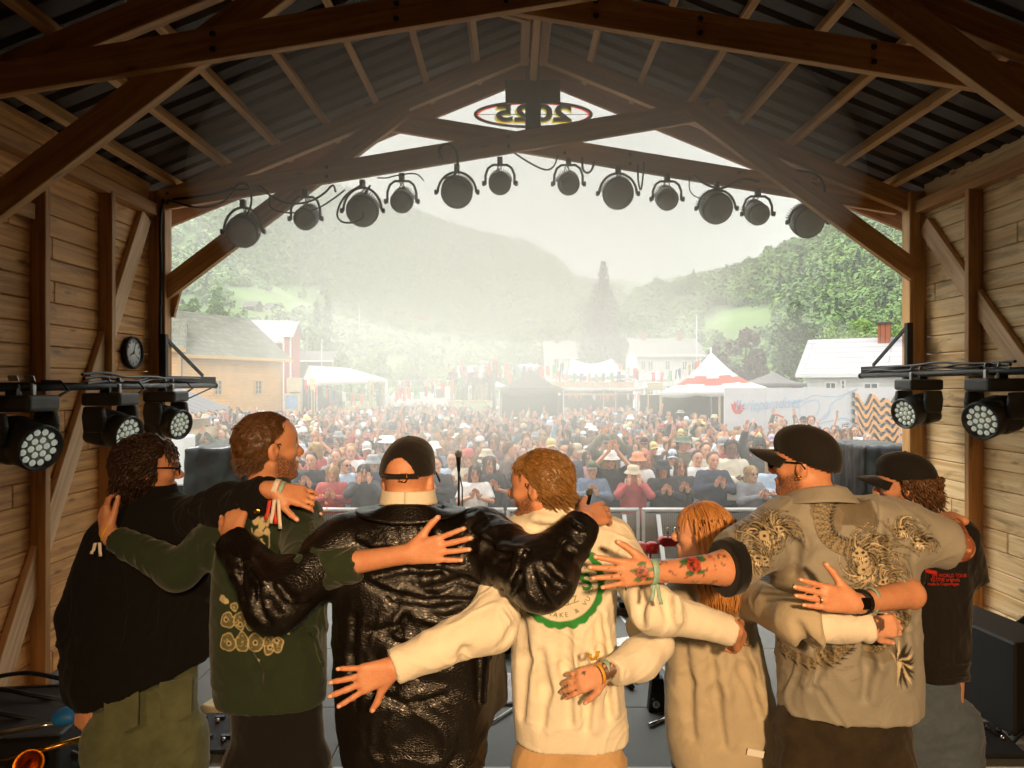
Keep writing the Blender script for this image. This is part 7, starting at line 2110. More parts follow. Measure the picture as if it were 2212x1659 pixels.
def crowd_fingers(V, Fq, wr, f, n, side):
    "five thin tapered fingers per hand"
    mb = MB(); f = Vector(f).normalized(); n = Vector(n); n = (n - f * n.dot(f)).normalized(); t = n.cross(f) * side
    for i, by in enumerate((.030, .010, -.010, -.029)):
        a = (1.5 - i) * .07; d = f * math.cos(a) + t * math.sin(a)
        p = wr + f * .085 + t * by; l_ = (.075, .084, .078, .062)[i]
        mb.tube([p, p + d * l_ * .5 - n * .004, p + d * l_ - n * .014], [.0105, .0098, .0075], 6)
    p = wr + f * .03 + t * .036; d = (f * .8 + t * .6).normalized(); mb.tube([p, p + d * .04, p + d * .07 - n * .006], [.0125, .0115, .009], 6)
    v2 = np.array(mb.v); f2 = [f_ for f_ in mb.f if len(f_) == 4]
    return np.concatenate([V, v2]), np.concatenate([Fq, np.array(f2) + len(V)])
def crowd_templates(hb, hc):
    T_ = {}
    for nm, arms in POSES.items():
        h = crowd_head()
        F_ = Field((-.50, -.52, -.01), (.50, .34, 2.08), hb)
        build_head(F_, h, ears=True); F_.cone(h.w(-.02, 0, -.06), (0, .01, 1.38), .054, .065, .03)
        F_.cone((0, .01, 1.30), (0, .01, 1.0), .11, .11, .03)
        for s_, (e, w_, f) in zip((-1, 1), arms):
            sh = (s_ * .17, .01, 1.40); F_.chain([sh, e, w_], [.045, .038, .027], .02)
            wv, fv = Vector(w_), Vector(f).normalized(); F_.cone(wv, wv + fv * .07, .03, .034, .015)
        V, Fq = F_.mesh(); V = relax(V, Fq, 1, .3)
        for s_, (e, w_, f) in zip((-1, 1), arms): V, Fq = crowd_fingers(V, Fq, Vector(w_), f, (s_ * .5, .6, .4), s_)
        me = bpy.data.meshes.new('person'); o = np_mesh('person', V, Fq, SKIN[0]); me = o.data; bpy.data.objects.remove(o)
        l, b, br = head_attrs(h, V, 0, 1); q = h.local(V)
        ey = np.exp(-((np.abs(q[:, 1]) - .031) / .013) ** 2 - ((q[:, 2] - .001) / .009) ** 2) * (q[:, 0] > .055)
        br = np.clip(br * .8 + ey * .9, 0, 1); rad = (np.linalg.norm(q, axis=1) < .17)
        for n_, v_ in (('lip', l), ('beard', b * 0), ('brow', br * rad)):
            at = me.attributes.new(n_, 'FLOAT', 'POINT'); at.data.foreach_set('value', v_.astype(np.float32))
        at = me.attributes.new('print', 'FLOAT_COLOR', 'POINT'); at.data.foreach_set('color', np.zeros(len(V) * 4, np.float32))
        T_['body', nm] = me
        for sl in ('long', 'short'):
            F_ = Field((-.52, -.50, .78), (.52, .36, 2.0), hc)
            F_.loft([(.84, 0, .01, .205, .145), (1.0, 0, .01, .20, .14), (1.2, 0, .01, .215, .14), (1.33, 0, .01, .215, .13), (1.41, 0, .01, .165, .10), (1.45, 0, .01, .09, .08)], 0)
            for s_, (e, w_, f) in zip((-1, 1), arms):
                sh = Vector((s_ * .175, .01, 1.38)); e, w_ = Vector(e), Vector(w_)
                if sl == 'long': F_.chain([sh, e, w_], [.072, .060, .046], .04, (w_ - (w_ - e).normalized() * .01, (w_ - e).normalized()))
                else: F_.cone(sh, e, .078, .072, .04, (sh.lerp(e, .85), (e - sh).normalized()))
            V, Fq = F_.mesh(); V = relax(V, Fq, 1)
            V = V + vnormals(V, Fq) * (.010 * ridged(V * np.array([6, 6, 4]) + len(nm), 2))[:, None]
            o = np_mesh('top', V, Fq, SKIN[0]); T_[sl, nm] = o.data; bpy.data.objects.remove(o)
    F_ = Field((-.3, -.25, -.01), (.3, .25, .98), hc * 1.5)
    F_.loft([(.78, 0, .01, .18, .12), (.95, 0, .01, .175, .115)], 0)
    for s_ in (-1, 1): F_.chain([(s_ * .09, .01, .82), (s_ * .10, 0, .48), (s_ * .11, .02, .05)], [.095, .072, .062], .03); F_.cone((s_ * .11, .03, .04), (s_ * .12, -.15, .035), .045, .036, .02)
    V, Fq = F_.mesh(); o = np_mesh('trousers', V, Fq, SKIN[0]); T_['trousers'] = o.data; bpy.data.objects.remove(o)
    # hair and hats share one head position
    h = crowd_head(); z0 = Vector((0, 0, 0))
    def take(o, key):
        T_[key] = o.data; bpy.data.objects.remove(o)
    nl = 240
    take(hair(h, None, z0, HB2, nl, .03, .004, lambda q: (-.6, q[1] * 2, -.4 if q[2] < .08 else .2), man_hair_mask(.06, -.07), 0, .011, seg=3), 'short_hair')
    take(hair(h, None, z0, HB2, nl + 60, .06, .006, lambda q: (-.3, q[1] * 3, -.5), man_hair_mask(.07, -.08), .8, .02, seg=4), 'curly_hair')
    def wig(F2, h_):
        for s_ in (-1, 1):
            F2.cone(h_.w(-.02, .075 * s_, .02), h_.w(-.03, .085 * s_, -.15), .03, .025, .03); F2.cone(h_.w(-.05, .05 * s_, .0), h_.w(-.06, .05 * s_, -.17), .045, .035, .03)
    mk = lambda q: (q[:, 2] > np.where(q[:, 0] > .028, .058 + .5 * np.abs(q[:, 1]) * 0, -.18)) & ~((q[:, 0] > .0) & (np.abs(q[:, 1]) < .062) & (q[:, 2] < .05))
    fl = lambda q: (-.2 if q[2] > .03 else .05, q[1] * 3 * (q[2] > .03), -1)
    take(hair(h, None, z0, HB2, nl + 100, .16, .006, fl, mk, .08, .014, wig=wig, seg=5), 'long_hair')
    def wig2(F2, h_): F2.ell(h_.w(-.105, 0, .07), (.042, .042, .042), None, .02)
    take(hair(h, None, z0, HB2, nl, .03, .004, lambda q: (-1, 0, .3), man_hair_mask(.06, -.07), 0, .010, wig=wig2, seg=3), 'tied_hair')
    def hat(key, prof, n=24, sx=1.18, tilt=0):
        mb = MB(); M = Matrix(((h.l.x, h.f.x, h.u.x), (h.l.y, h.f.y, h.u.y), (h.l.z, h.f.z, h.u.z)))
        vs = []
        for r_, z in prof:
            for k in range(n):
                a = 2 * PI * k / n; vs.append(h.c + M @ Vector((math.cos(a) * r_, math.sin(a) * r_ * sx - .010, z)))
        mb.add(vs, [(i * n + k, i * n + (k + 1) % n, (i + 1) * n + (k + 1) % n, (i + 1) * n + k) for i in range(len(prof) - 1) for k in range(n)], True)
        mb.add([vs[(len(prof) - 1) * n + k] for k in range(n)], [tuple(range(n))], True)
        o = mb.build('hat', SKIN[0]); T_[key] = o.data; bpy.data.objects.remove(o)
    hat('bucket_hat', [(.150, .012), (.136, .03), (.105, .062), (.104, .064), (.098, .11), (.082, .137), (.0, .143)])
    hat('sun_hat', [(.185, .040), (.160, .046), (.104, .058), (.098, .10), (.08, .135), (.0, .142)])
    hat('beanie', [(.098, .024), (.102, .03), (.102, .062), (.098, .066), (.094, .105), (.07, .142), (.035, .158), (.0, .162)])
    co = cap(h, None, z0, SKIN[0]); br = [c for c in co.children if c.name.startswith('brim')][0]
    for c in list(co.children):
        if c is not br: bpy.data.objects.remove(c)
    T_['cap'] = co.data; T_['brim'] = br.data; bpy.data.objects.remove(br); bpy.data.objects.remove(co)
    g2 = MB()
    for y in (-1, 1): g2.ball(h.w(.098, .032 * y, .002), (.024, .008, .019), 10, 6); g2.tube([h.w(.09, .058 * y, .008), h.w(.05, .078 * y, .01), h.w(-.005, .086 * y, .012)], .004, 5)
    g2.tube([h.w(.106, -.012, .006), h.w(.11, 0, .007), h.w(.106, .012, .006)], .004, 5)
    o = g2.build('sunglasses', M_LENS); T_['sunglasses'] = o.data; bpy.data.objects.remove(o)
    return T_
TPL = crowd_templates(.0115, .016)
TOPC = {'black': '#1b1a1b', 'charcoal': '#343435', 'grey': '#77777a', 'light grey': '#a9a9aa', 'white': '#d8d6d2', 'cream': '#cfc3a6', 'beige': '#b39d78', 'brown': '#5c4330', 'navy': '#25304a', 'denim blue': '#5d7590', 'pale blue': '#9fb7cc', 'olive': '#5c6040', 'dark green': '#2c4436', 'red': '#b5332c', 'burgundy': '#64252b', 'pink': '#cf8d8f', 'mustard': '#b98f35', 'teal': '#4c8580'}
TOPW = dict(zip(TOPC, (24, 13, 8, 6, 13, 8, 7, 6, 10, 7, 4, 6, 4, 5, 3, 2, 1, 2)))
HATC = {'white': '#dedcd8', 'black': '#1a191a', 'grey': '#87898c', 'beige': '#bfae8b', 'red': '#c23a30', 'yellow': '#d8bf5a', 'green': '#5b6b50', 'navy': '#2b3654', 'pink': '#d59aa8', 'orange': '#e0823c', 'pale blue': '#a9c0d8', 'lilac': '#a394b5'}
HATW = (22, 14, 12, 14, 8, 6, 8, 8, 3, 2, 5, 3)
HAIRC = [('#7a5a34', '#c9a566'), ('#4a3220', '#8a6238'), ('#2e1d12', '#553820'), ('#171210', '#332419'), ('#6a6560', '#a9a39b'), ('#6d3d1e', '#a86a34')]
CM = {}
def cmat(kind, key, col):
    if (kind, key) not in CM:
        g_ = hexc(col); l_ = sum(g_) / 3; CM[kind, key] = mat(kind + '_' + str(key).replace(' ', '_'), tuple(x * .78 + l_ * .22 + .012 for x in g_), .85, .22, 9, bump=.3, bscale=45)
    return CM[kind, key]
HM = [hair_mat('crowd_hair_%d' % i, a, b, .5) for i, (a, b) in enumerate(HAIRC)]
LOWM = [cmat('lower', i, c) for i, c in enumerate(('#23262c', '#3c4a5c', '#1a1a1b', '#8a7a5c', '#4c4c4e'))]
def kid(name, data, m, root):
    o = bpy.data.objects.new(name, data); COL.objects.link(o); o.parent = root
    o.material_slots[0].link = 'OBJECT'; o.material_slots[0].material = m
    return o
USED = set(); CROWD = []
PHR = {'stand': 'still', 'clap': 'clapping', 'clap_high': 'clapping overhead', 'arms_up': 'arms raised', 'one_up': 'one arm raised', 'cup_mouth': 'hands at mouth', 'fold': 'arms folded'}
def where(u, d):
    c = 'by speaker' if u < 620 else 'below marquee' if u < 850 else 'below truck' if u < 975 else 'below trailer' if u < 1085 else 'below canopy' if u < 1222 else 'below stall' if u < 1400 else 'below stripes' if u < 1560 else 'below script' if u < 1720 else 'below waves'
    r = 'frontmost' if d < 11.6 else 'front' if d < 14 else 'midway' if d < 19 else 'back'
    return r + ' ' + c
def person(u, d, topc, kind, pose, hr, hc, hatk=None, hatc=None, shades=False, yaw=None, ht=None, skin=None, z=0.0, vt=None, loc=None):
    X = (u - 1106) / F * d
    s_ = (ht or random.gauss(1.73, .075)) / 1.745
    if vt is not None: s_ = min(1.14, max(.86, (wz(vt, d) - z) / 1.745))
    hatw = '' if not hatk else ', %s %s' % (hatc, {'sun_hat': 'sun hat', 'bucket_hat': 'bucket hat', 'back_cap': 'backwards cap'}.get(hatk, hatk))
    lab = 'person in %s %s%s%s, %s, %s' % (topc, kind, hatw, ', sunglasses' if shades else '', PHR[pose], loc or where(u, d))
    if lab in USED: return None
    USED.add(lab)
    root = bpy.data.objects.new('person', TPL['body', pose]); COL.objects.link(root)
    root.location = (X, d, z); root.scale = (s_, s_, s_)
    yaw = random.gauss(0, .25) if yaw is None else yaw
    root.rotation_euler = (0, 0, yaw + math.atan2(X, d) * -.6)
    root.material_slots[0].link = 'OBJECT'; root.material_slots[0].material = skin or random.choices(SKIN, (12, 6, 2, 1))[0]
    tag(root, lab, 'person', 'audience in front of the stage')
    kid({'T-shirt': 't_shirt', 'sleeveless top': 't_shirt'}.get(kind, kind), TPL['short' if kind in ('T-shirt', 'sleeveless top') else 'long', pose], cmat('top', topc, TOPC[topc]), root)
    kid('trousers', TPL['trousers'], random.choice(LOWM), root)
    if hr: kid('hair', TPL[hr], HM[hc], root)
    if hatk:
        hm = cmat('hat', hatc, HATC[hatc])
        if hatk in ('cap', 'back_cap'):
            c = kid('cap', TPL['cap'], hm, root); kid('brim', TPL['brim'], hm, c)
            if hatk == 'back_cap':
                c.matrix_local = Matrix.Translation((0, -.02, 0)) @ Matrix.Rotation(PI, 4, 'Z') @ Matrix.Translation((0, .02, 0))
        else: kid(hatk, TPL[hatk], hm, root)
    if shades: kid('sunglasses', TPL['sunglasses'], M_LENS, root)
    CROWD.append((X, d)); return root
BL, LB, DB, BK_, GY, GI = range(6)
for a in ((718, 10.8, 'red', 'sweater', 'clap', 'long_hair', BL, None, None, False, 0, None, SKIN[0], 0, 1003), (786, 10.8, 'charcoal', 'sweater', 'cup_mouth', 'long_hair', BK_, None, None, False, .1, None, SKIN[0], 0, 1001),
          (672, 11.2, 'black', 'shirt', 'clap', 'short_hair', BK_, None, None, False, -.1, None, SKIN[0], 0, 974), (726, 11.9, 'grey', 'sweater', 'clap', 'short_hair', GI, None, None, False, 0, None, SKIN[0], 0, 968),
          (758, 12.3, 'white', 'shirt', 'clap', 'short_hair', BL, None, None, False, .1, None, SKIN[0], 0, 956), (792, 12.9, 'red', 'shirt', 'one_up', 'short_hair', DB, 'cap', 'white', False, .2, None, SKIN[1], 0, 953),
          (943, 11.0, 'black', 'shirt', 'clap', 'short_hair', DB, None, None, False, -.2, None, SKIN[0], 0, 983), (976, 11.6, 'pale blue', 'shirt', 'clap', 'short_hair', LB, None, None, False, 0, None, SKIN[0], 0, 973),
          (1012, 11.5, 'cream', 'jacket', 'clap', 'long_hair', BL, 'beanie', 'red', False, 0, None, SKIN[0], 0, 970), (1026, 10.7, 'white', 'T-shirt', 'clap', 'long_hair', DB, None, None, False, .05, None, SKIN[1], 0, 1003),
          (1057, 11.1, 'black', 'sleeveless top', 'clap', 'long_hair', DB, None, None, False, .2, None, SKIN[1], 0, 983), (1279, 10.9, 'denim blue', 'jacket', 'clap', None, DB, 'cap', 'green', False, 0, None, SKIN[0], 0, 994),
          (1318, 11.2, 'black', 'sleeveless top', 'clap_high', 'long_hair', BL, 'bucket_hat', 'white', True, .1, None, SKIN[0], 0, 972), (1368, 10.7, 'red', 'sweater', 'cup_mouth', 'long_hair', LB, 'bucket_hat', 'beige', True, 0, None, SKIN[0], 0, 1004),
          (1378, 11.6, 'white', 'T-shirt', 'clap', 'long_hair', BL, 'bucket_hat', 'orange', True, -.1, None, SKIN[0], 0, 976), (1432, 10.9, 'black', 'jacket', 'clap', 'long_hair', DB, 'bucket_hat', 'black', False, .1, None, SKIN[0], 0, 993),
          (1470, 11.1, 'charcoal', 'jacket', 'clap', 'long_hair', LB, None, None, False, .1, None, SKIN[0], 0, 989), (1540, 11.0, 'navy', 'sweater', 'clap', 'short_hair', LB, None, None, False, .2, None, SKIN[0], 0, 973),
          (1506, 11.6, 'white', 'jacket', 'clap', 'tied_hair', BK_, None, None, False, .2, None, SKIN[0], 0, 970), (1452, 12.0, 'white', 'jacket', 'stand', 'long_hair', LB, 'cap', 'pale blue', False, 0, None, SKIN[0], 0, 969),
          (1622, 10.8, 'grey', 'jacket', 'clap', 'long_hair', BL, None, None, True, .5, None, SKIN[0], 0, 1004), (1668, 11.4, 'pale blue', 'shirt', 'fold', 'long_hair', BL, None, None, False, .2, None, SKIN[0], 0, 985),
          (1822, 11.2, 'black', 'jacket', 'clap', 'short_hair', LB, 'cap', 'grey', False, .2, None, SKIN[0], 0, 976), (1803, 10.8, 'cream', 'sweater', 'stand', 'long_hair', BL, None, None, True, .1, None, SKIN[0], 0, 1010),
          (1838, 12.4, 'dark green', 'sweater', 'clap', 'tied_hair', DB, None, None, False, .8, None, SKIN[0], 0, 955), (1241, 12.0, 'navy', 'jacket', 'stand', 'short_hair', LB, 'cap', 'beige', False, 1.2, None, SKIN[0], 0, 956),
          (1190, 12.6, 'white', 'shirt', 'clap', 'short_hair', DB, 'cap', 'yellow', False, .1, None, SKIN[0], 0, 945), (1312, 13.2, 'olive', 'jacket', 'clap_high', 'short_hair', DB, 'cap', 'green', True, 0, None, SKIN[0], 0, 934),
          (1560, 12.6, 'red', 'shirt', 'clap', 'short_hair', DB, 'cap', 'grey', False, .1, None, SKIN[0], 0, 933), (1580, 11.8, 'cream', 'sweater', 'fold', 'curly_hair', BK_, None, None, False, 0, None, SKIN[3], 0, 945),
          (1475, 13.0, 'olive', 'shirt', 'clap', 'curly_hair', DB, 'sun_hat', 'green', False, .5, None, SKIN[1], 0, 940), (1640, 12.2, 'charcoal', 'jacket', 'one_up', 'long_hair', LB, 'beanie', 'black', True, .1, None, SKIN[0], 0, 915),
          (840, 12.8, 'grey', 'jacket', 'stand', 'short_hair', DB, 'sun_hat', 'white', True, .1, None, SKIN[0], 0, 925), (1100, 12.2, 'brown', 'jacket', 'stand', 'short_hair', LB, None, None, False, 1.4, None, SKIN[0], 0, 952),
          (1735, 20.6, 'black', 'jacket', 'clap', None, GY, 'cap', 'black', False, .1, None, SKIN[0], 0, 882), (1692, 20.4, 'olive', 'jacket', 'arms_up', 'curly_hair', BL, None, None, False, 0, None, SKIN[0], 0, 905),
          (1752, 20.9, 'black', 'T-shirt', 'stand', 'curly_hair', GI, None, None, False, 0, None, SKIN[0], 0, 876), (1829, 15.0, 'white', 'jacket', 'stand', 'long_hair', LB, None, None, False, 0, None, SKIN[0], 0, 914)):
    person(*a[:15])
# people standing on the low platform beside the mast
t = thing('wooden_platform', 'low wooden platform under the group standing above the crowd', 'platform', (0, 0, 0))
a_, b_ = P(968, 0, 36), P(1074, 0, 36)
MB().box(((a_.x + b_.x) / 2, 36.6, 2.02), (b_.x - a_.x, 2.2, .1)).build('deck', M_PINE, t, grain=True)
for x in (a_.x + .1, b_.x - .1):
    for y in (35.7, 37.5): MB().box((x, y, .985), (.12, .12, 1.97)).build('leg', M_PINE, t, grain=True)
for a in ((979, 36.2, 'black', 'jacket', 'fold', None, DB, 'beanie', 'yellow'), (1026, 36.9, 'olive', 'jacket', 'stand', 'short_hair', LB, None, None), (1004, 36.1, 'red', 'hoodie', 'one_up', 'long_hair', DB, None, None), (1034, 36.0, 'brown', 'jacket', 'fold', 'long_hair', GI, None, None), (1049, 36.5, 'charcoal', 'jacket', 'stand', 'short_hair', DB, 'cap', 'black'), (1062, 36.3, 'black', 'sweater', 'stand', 'short_hair', LB, None, None)):
    person(*a, ht=1.85, z=2.07, loc='on the wooden platform', yaw=random.uniform(-.6, .6))
# the rest of the audience, row behind row
def blocked(u, d, X):
    if d > 20.9 and u > 1545: return True
    if 28.4 < d < 32.8 and 1060 < u < 1235: return True
    if d > 28.3 and 1415 < u < 1675: return True
    if d > 36: return True
    if d > 31 and u < 700: return True
    if u < 560 and d < 16.5: return True
    if u > 1862 and d < 13.0: return True
    if d > 35 and 955 < u < 1085: return True
    if any((X - c[0]) ** 2 + (d - c[1]) ** 2 < .16 for c in CROWD): return True
    return False
def style():
    hatk = random.choices((None, 'cap', 'back_cap', 'bucket_hat', 'beanie', 'sun_hat'), (54, 24, 4, 8, 5, 3))[0]
    hr = random.choices(('short_hair', 'curly_hair', 'long_hair', 'tied_hair'), (42, 10, 36, 12))[0]
    return dict(topc=random.choices(list(TOPW), list(TOPW.values()))[0], kind=random.choice(('jacket', 'sweater', 'hoodie', 'shirt', 'T-shirt', 'T-shirt')), pose=random.choices(list(POSES), (26, 34, 8, 3, 6, 4, 9))[0],
                hr=hr, hc=random.choices(range(6), (30, 26, 22, 8, 8, 6))[0], hatk=hatk, hatc=random.choices(list(HATC), HATW)[0] if hatk else None, shades=random.random() < .18,
                yaw=random.gauss(0, .3) if random.random() < .85 else random.uniform(-2.2, 2.2))
d = 11.35; extra = []
while d < 36:
    u_lo, u_hi = (590 if d < 16.5 else 425), 1870
    X = (u_lo - 1106) / F * d + random.uniform(0, .4)
    while X < (u_hi - 1106) / F * d:
        dd = d + random.uniform(-.28, .28); u = 1106 + F * X / dd
        if not blocked(u, dd, X):
            st = style()
            if len(CROWD) < 288:
                for _ in range(6):
                    if person(u, dd, **st): break
                    st = style()
            elif random.random() < .82: extra.append((X, dd, st)); CROWD.append((X, dd))
        X += random.uniform(.40, .64)
    d += .55 if d < 16 else .66
# beyond the first few hundred: one mass
Vs = []; Fs = []; Mi = []; off = 0
cm = []; ci = {}
def slot(m):
    if m.name not in ci: ci[m.name] = len(cm); cm.append(m)
    return ci[m.name]
_cache = {}
def low(key, cell):
    "coarser copy of a template for the far mass"
    k = (key, cell)
    if k not in _cache:
        me = TPL[key]; n = len(me.vertices); V = np.zeros(n * 3, np.float32); me.vertices.foreach_get('co', V); V = V.reshape(-1, 3)
        fq = np.array([list(p.vertices) + [p.vertices[-1]] * (4 - len(p.vertices)) for p in me.polygons if len(p.vertices) <= 4])
        g_ = np.round(V / cell).astype(int); _, inv = np.unique(g_, axis=0, return_inverse=True); inv = inv.ravel(); m_ = inv.max() + 1
        W_ = np.zeros((m_, 3)); c_ = np.zeros(m_); np.add.at(W_, inv, V); np.add.at(c_, inv, 1); W_ /= c_[:, None]
        f2 = inv[fq]; good = np.array([len(set(r_)) >= 3 for r_ in f2]); f2 = f2[good]
        f2 = np.unique(np.sort(f2, 1), axis=0, return_index=True)[1]; f2 = inv[fq][good][f2]
        tri = []
        for r_ in f2:
            q = list(dict.fromkeys(r_.tolist())); tri += [q[:3]] + ([[q[0], q[2], q[3]]] if len(q) == 4 else [])
        _cache[k] = (W_, np.array(tri))
    return _cache[k]
for X, dd, st in extra:
    s_ = random.gauss(1.73, .075) / 1.745; a = st['yaw'] + math.atan2(X, dd) * -.6; ca, sa = math.cos(a) * s_, math.sin(a) * s_
    items = [(('body', st['pose']), random.choices(SKIN, (12, 6, 2, 1))[0], .03), (('short' if st['kind'] == 'T-shirt' else 'long', st['pose']), cmat('top', st['topc'], TOPC[st['topc']]), .035), ('trousers', random.choice(LOWM), .05), (st['hr'], HM[st['hc']], .022)]
    if st['hatk']: items += [({'back_cap': 'cap'}.get(st['hatk'], st['hatk']), cmat('hat', st['hatc'], HATC[st['hatc']]), .02)] + ([('brim', cmat('hat', st['hatc'], HATC[st['hatc']]), .02)] if st['hatk'] == 'cap' else [])
    for key, m, cell in items:
        V, tr = low(key, cell)
        Vs.append(np.stack([V[:, 0] * ca - V[:, 1] * sa + X, V[:, 0] * sa + V[:, 1] * ca + dd, V[:, 2] * s_], 1)); Fs.append(tr + off); off += len(V); Mi.append(np.full(len(tr), slot(m)))
if Vs:
    o = np_mesh('far_crowd', np.concatenate(Vs), np.concatenate(Fs), cm, smooth=True, mi=np.concatenate(Mi)); tag(o, kind='stuff')
    at = o.data.attributes.new('print', 'FLOAT_COLOR', 'POINT'); at.data.foreach_set('color', np.zeros(len(o.data.vertices) * 4, np.float32))
print('CROWD', len(CROWD), len(extra), len(USED))
# ================================================================ stage lamps, rig, clock, gear
M_LAMP = mat('lamp_housing', '#343635', .5, .15, 12, bump=.1, bscale=80); M_LAMPL = mat('lamp_front', '#8a8d87', .35, .15, 10)
M_LENSW = mat('led_lens', '#cfd6c8', .12, 0, emit=.16, spec=.8); M_CHROME = mat('chrome', '#c9c9c9', .15, 0, metal=1.0)  # faint lens emission stands in for the sky they reflect
def par_lamp(u, v, big, label, yb, vb):
    c = P(u, v, yb); r_ = .136 if big else .096
    t = thing('stage_lamp', label, 'stage lamp', c, 0, 'lamps hanging from the crossing beams')
    top = wz(vb, yb) - c.z
    ax = Vector((random.uniform(-.08, .08), -.90, -.42)).normalized()
    MB().lathe([(r_ * .5, -.20 if big else -.17), (r_ * .8, -.17 if big else -.15), (r_ * .93, -.10), (r_, -.04), (r_, .03), (r_ * .96, .045), (r_ * .93, .045)], (0, 0, 0), ax, 28).build('housing', M_LAMP, t)
    MB().lathe([(r_ * .93, .046), (r_ * .5, .056), (0, .060)], (0, 0, 0), ax, 24).build('lens', M_LAMPL, t)
    M = frame(ax)
    fb = MB()
    for k in range(16 if not big else 20):
        a = PI * (k + .5) / (16 if not big else 20); q = M @ Vector((math.cos(a) * r_ * .92, math.sin(a) * r_ * .92, -.11))
        fb.box(q, (.006, .03, .09), M @ Matrix.Rotation(a - PI / 2, 3, 'Z'))
    fb.build('cooling_fins', M_LAMP, t)
    w_ = r_ + .028; ys = top - .055
    pts = [(-w_, 0, -.01), (-w_, 0, ys * .45), (-w_ * .82, 0, ys * .82), (-w_ * .5, 0, ys), (w_ * .5, 0, ys), (w_ * .82, 0, ys * .82), (w_, 0, ys * .45), (w_, 0, -.01)]
    if big:
        pts = [(-w_ * math.cos(a) if abs(math.cos(a)) > .01 else 0, 0, max(-.01, ys * math.sin(a))) for a in np.linspace(0, PI, 15)]
    for s_ in (0,):
        b = MB(); b.tube(pts, .011, 6, flat=1.6); b.build('yoke', M_LAMP, t)
    MB().box((0, 0, ys + .03), (.045, .05, .07)).build('clamp', M_STEEL, t, bevel=.004)
    for s_ in (-1, 1):
        MB().lathe([(.010, 0), (.022, .01), (.022, .03), (.01, .034)], (s_ * (w_ - .004), 0, 0), (s_, 0, 0), 10).build('knob', M_STEEL, t)
    cb = MB()
    for k in range(3): cb.tube([(random.uniform(-.03, .03), .04, ys), (random.uniform(-.08, .08), .05, ys * .6), M @ Vector((random.uniform(-.05, .05), r_ * .7, -.16))], .005, 5)
    cb.build('power_lead', M_CABLE, t)
tieA = lambda u: 438 + (u - 356) * (238 - 438) / (1566 - 356) + 24
tieB = lambda u: 438 + (1948 - u) * (238 - 438) / (1566 - 356) + 24
for u, v, big, lab in ((525, 500, 1, 'large stage lamp half hidden behind the left knee brace'), (660, 472, 0, 'small stage lamp just right of the left knee brace'), (783, 455, 1, 'large stage lamp with a cable loop on its left side'), (868, 435, 0, 'small stage lamp fourth from the left knee brace'), (987, 415, 1, 'large stage lamp under the cable loop thrown over the beam'), (1080, 396, 0, 'small stage lamp just left of the gable centre')):
    par_lamp(u, v, big, lab, 5.836, tieA(u))
for u, v, big, lab in ((1228, 397, 0, 'small stage lamp just right of the gable centre'), (1335, 418, 1, 'large stage lamp second right of the gable centre'), (1441, 430, 0, 'small stage lamp between the two large lamps right of centre'), (1548, 450, 1, 'large stage lamp with cables looped over its yoke on the right'), (1637, 462, 0, 'small stage lamp left of the right knee brace'), (1745, 480, 1, 'large stage lamp half hidden behind the right knee brace')):
    par_lamp(u, v, big, lab, 5.964, tieB(u))
def cable(label, pts, r_=.009, smooth=3, m=None, group='black cables round the stage'):
    q = [Vector(p) for p in pts]
    for _ in range(smooth):
        n_ = [q[0]]
        for i in range(len(q) - 1): n_ += [q[i].lerp(q[i + 1], .25), q[i].lerp(q[i + 1], .75)]
        q = n_ + [q[-1]]
    o = MB().tube(q, r_, 6).build('cable', m or M_CABLE); tag(o, label, 'cable', group); return o
y0 = 5.79
CB = lambda lab, uv, y=y0, r_=.009: cable(lab, [P(u, v, y) for u, v in uv], r_)
CB('cable drooping from the left corner post to the first lamp', [(362, 432), (430, 452), (480, 440), (505, 415), (512, 395), (540, 398), (545, 440), (530, 470)])
CB('cable looping behind the left knee brace to the second lamp', [(505, 410), (560, 405), (610, 440), (660, 440), (700, 420), (720, 395), (725, 415)])
CB('cable hanging below the left knee brace', [(560, 400), (585, 420), (580, 450), (620, 462), (680, 455), (720, 430), (745, 410)], y0, .007)
CB('cable ring hanging left of the third lamp', [(780, 400), (745, 420), (725, 460), (735, 480), (760, 482), (790, 470), (775, 440), (800, 400)])
CB('cable thrown over the beam above the fifth lamp', [(955, 345), (945, 320), (965, 308), (985, 320), (990, 350), (985, 380), (960, 385)], 5.78, .011)
CB('thin cable between the third and fourth lamps', [(815, 384), (835, 385), (850, 380), (900, 372), (915, 390)], y0, .006)
CB('long cable sagging across the gap at the gable centre', [(1105, 326), (1140, 350), (1180, 370), (1198, 360), (1205, 335)], 5.9, .008)
CB('cable loop right of the seventh lamp', [(1258, 340), (1258, 370), (1275, 375), (1285, 350)], 5.92, .01)
CB('cable strand beside the eighth lamp', [(1378, 355), (1378, 390), (1385, 420), (1392, 350)], 5.92, .008)
CB('thin cable hanging left of the tenth lamp', [(1490, 378), (1488, 410), (1500, 425), (1525, 430)], 5.92, .005)
CB('cables slung over the tenth lamp yoke', [(1500, 380), (1525, 400), (1560, 410), (1595, 390), (1610, 385), (1640, 392)], 5.9, .01)
CB('double cable loop above the last lamp on the right', [(1730, 405), (1745, 392), (1765, 400), (1765, 425), (1780, 430), (1782, 400), (1765, 375), (1720, 368)], 5.86, .011)
CB('cable bundle running down the left corner post', [(352, 430), (345, 480), (348, 600), (344, 760), (352, 900), (348, 1100)], 5.81, .014)
CB('cable clipped along the left crossing beam', [(372, 430), (440, 425), (490, 412), (505, 405)], 5.8, .01)

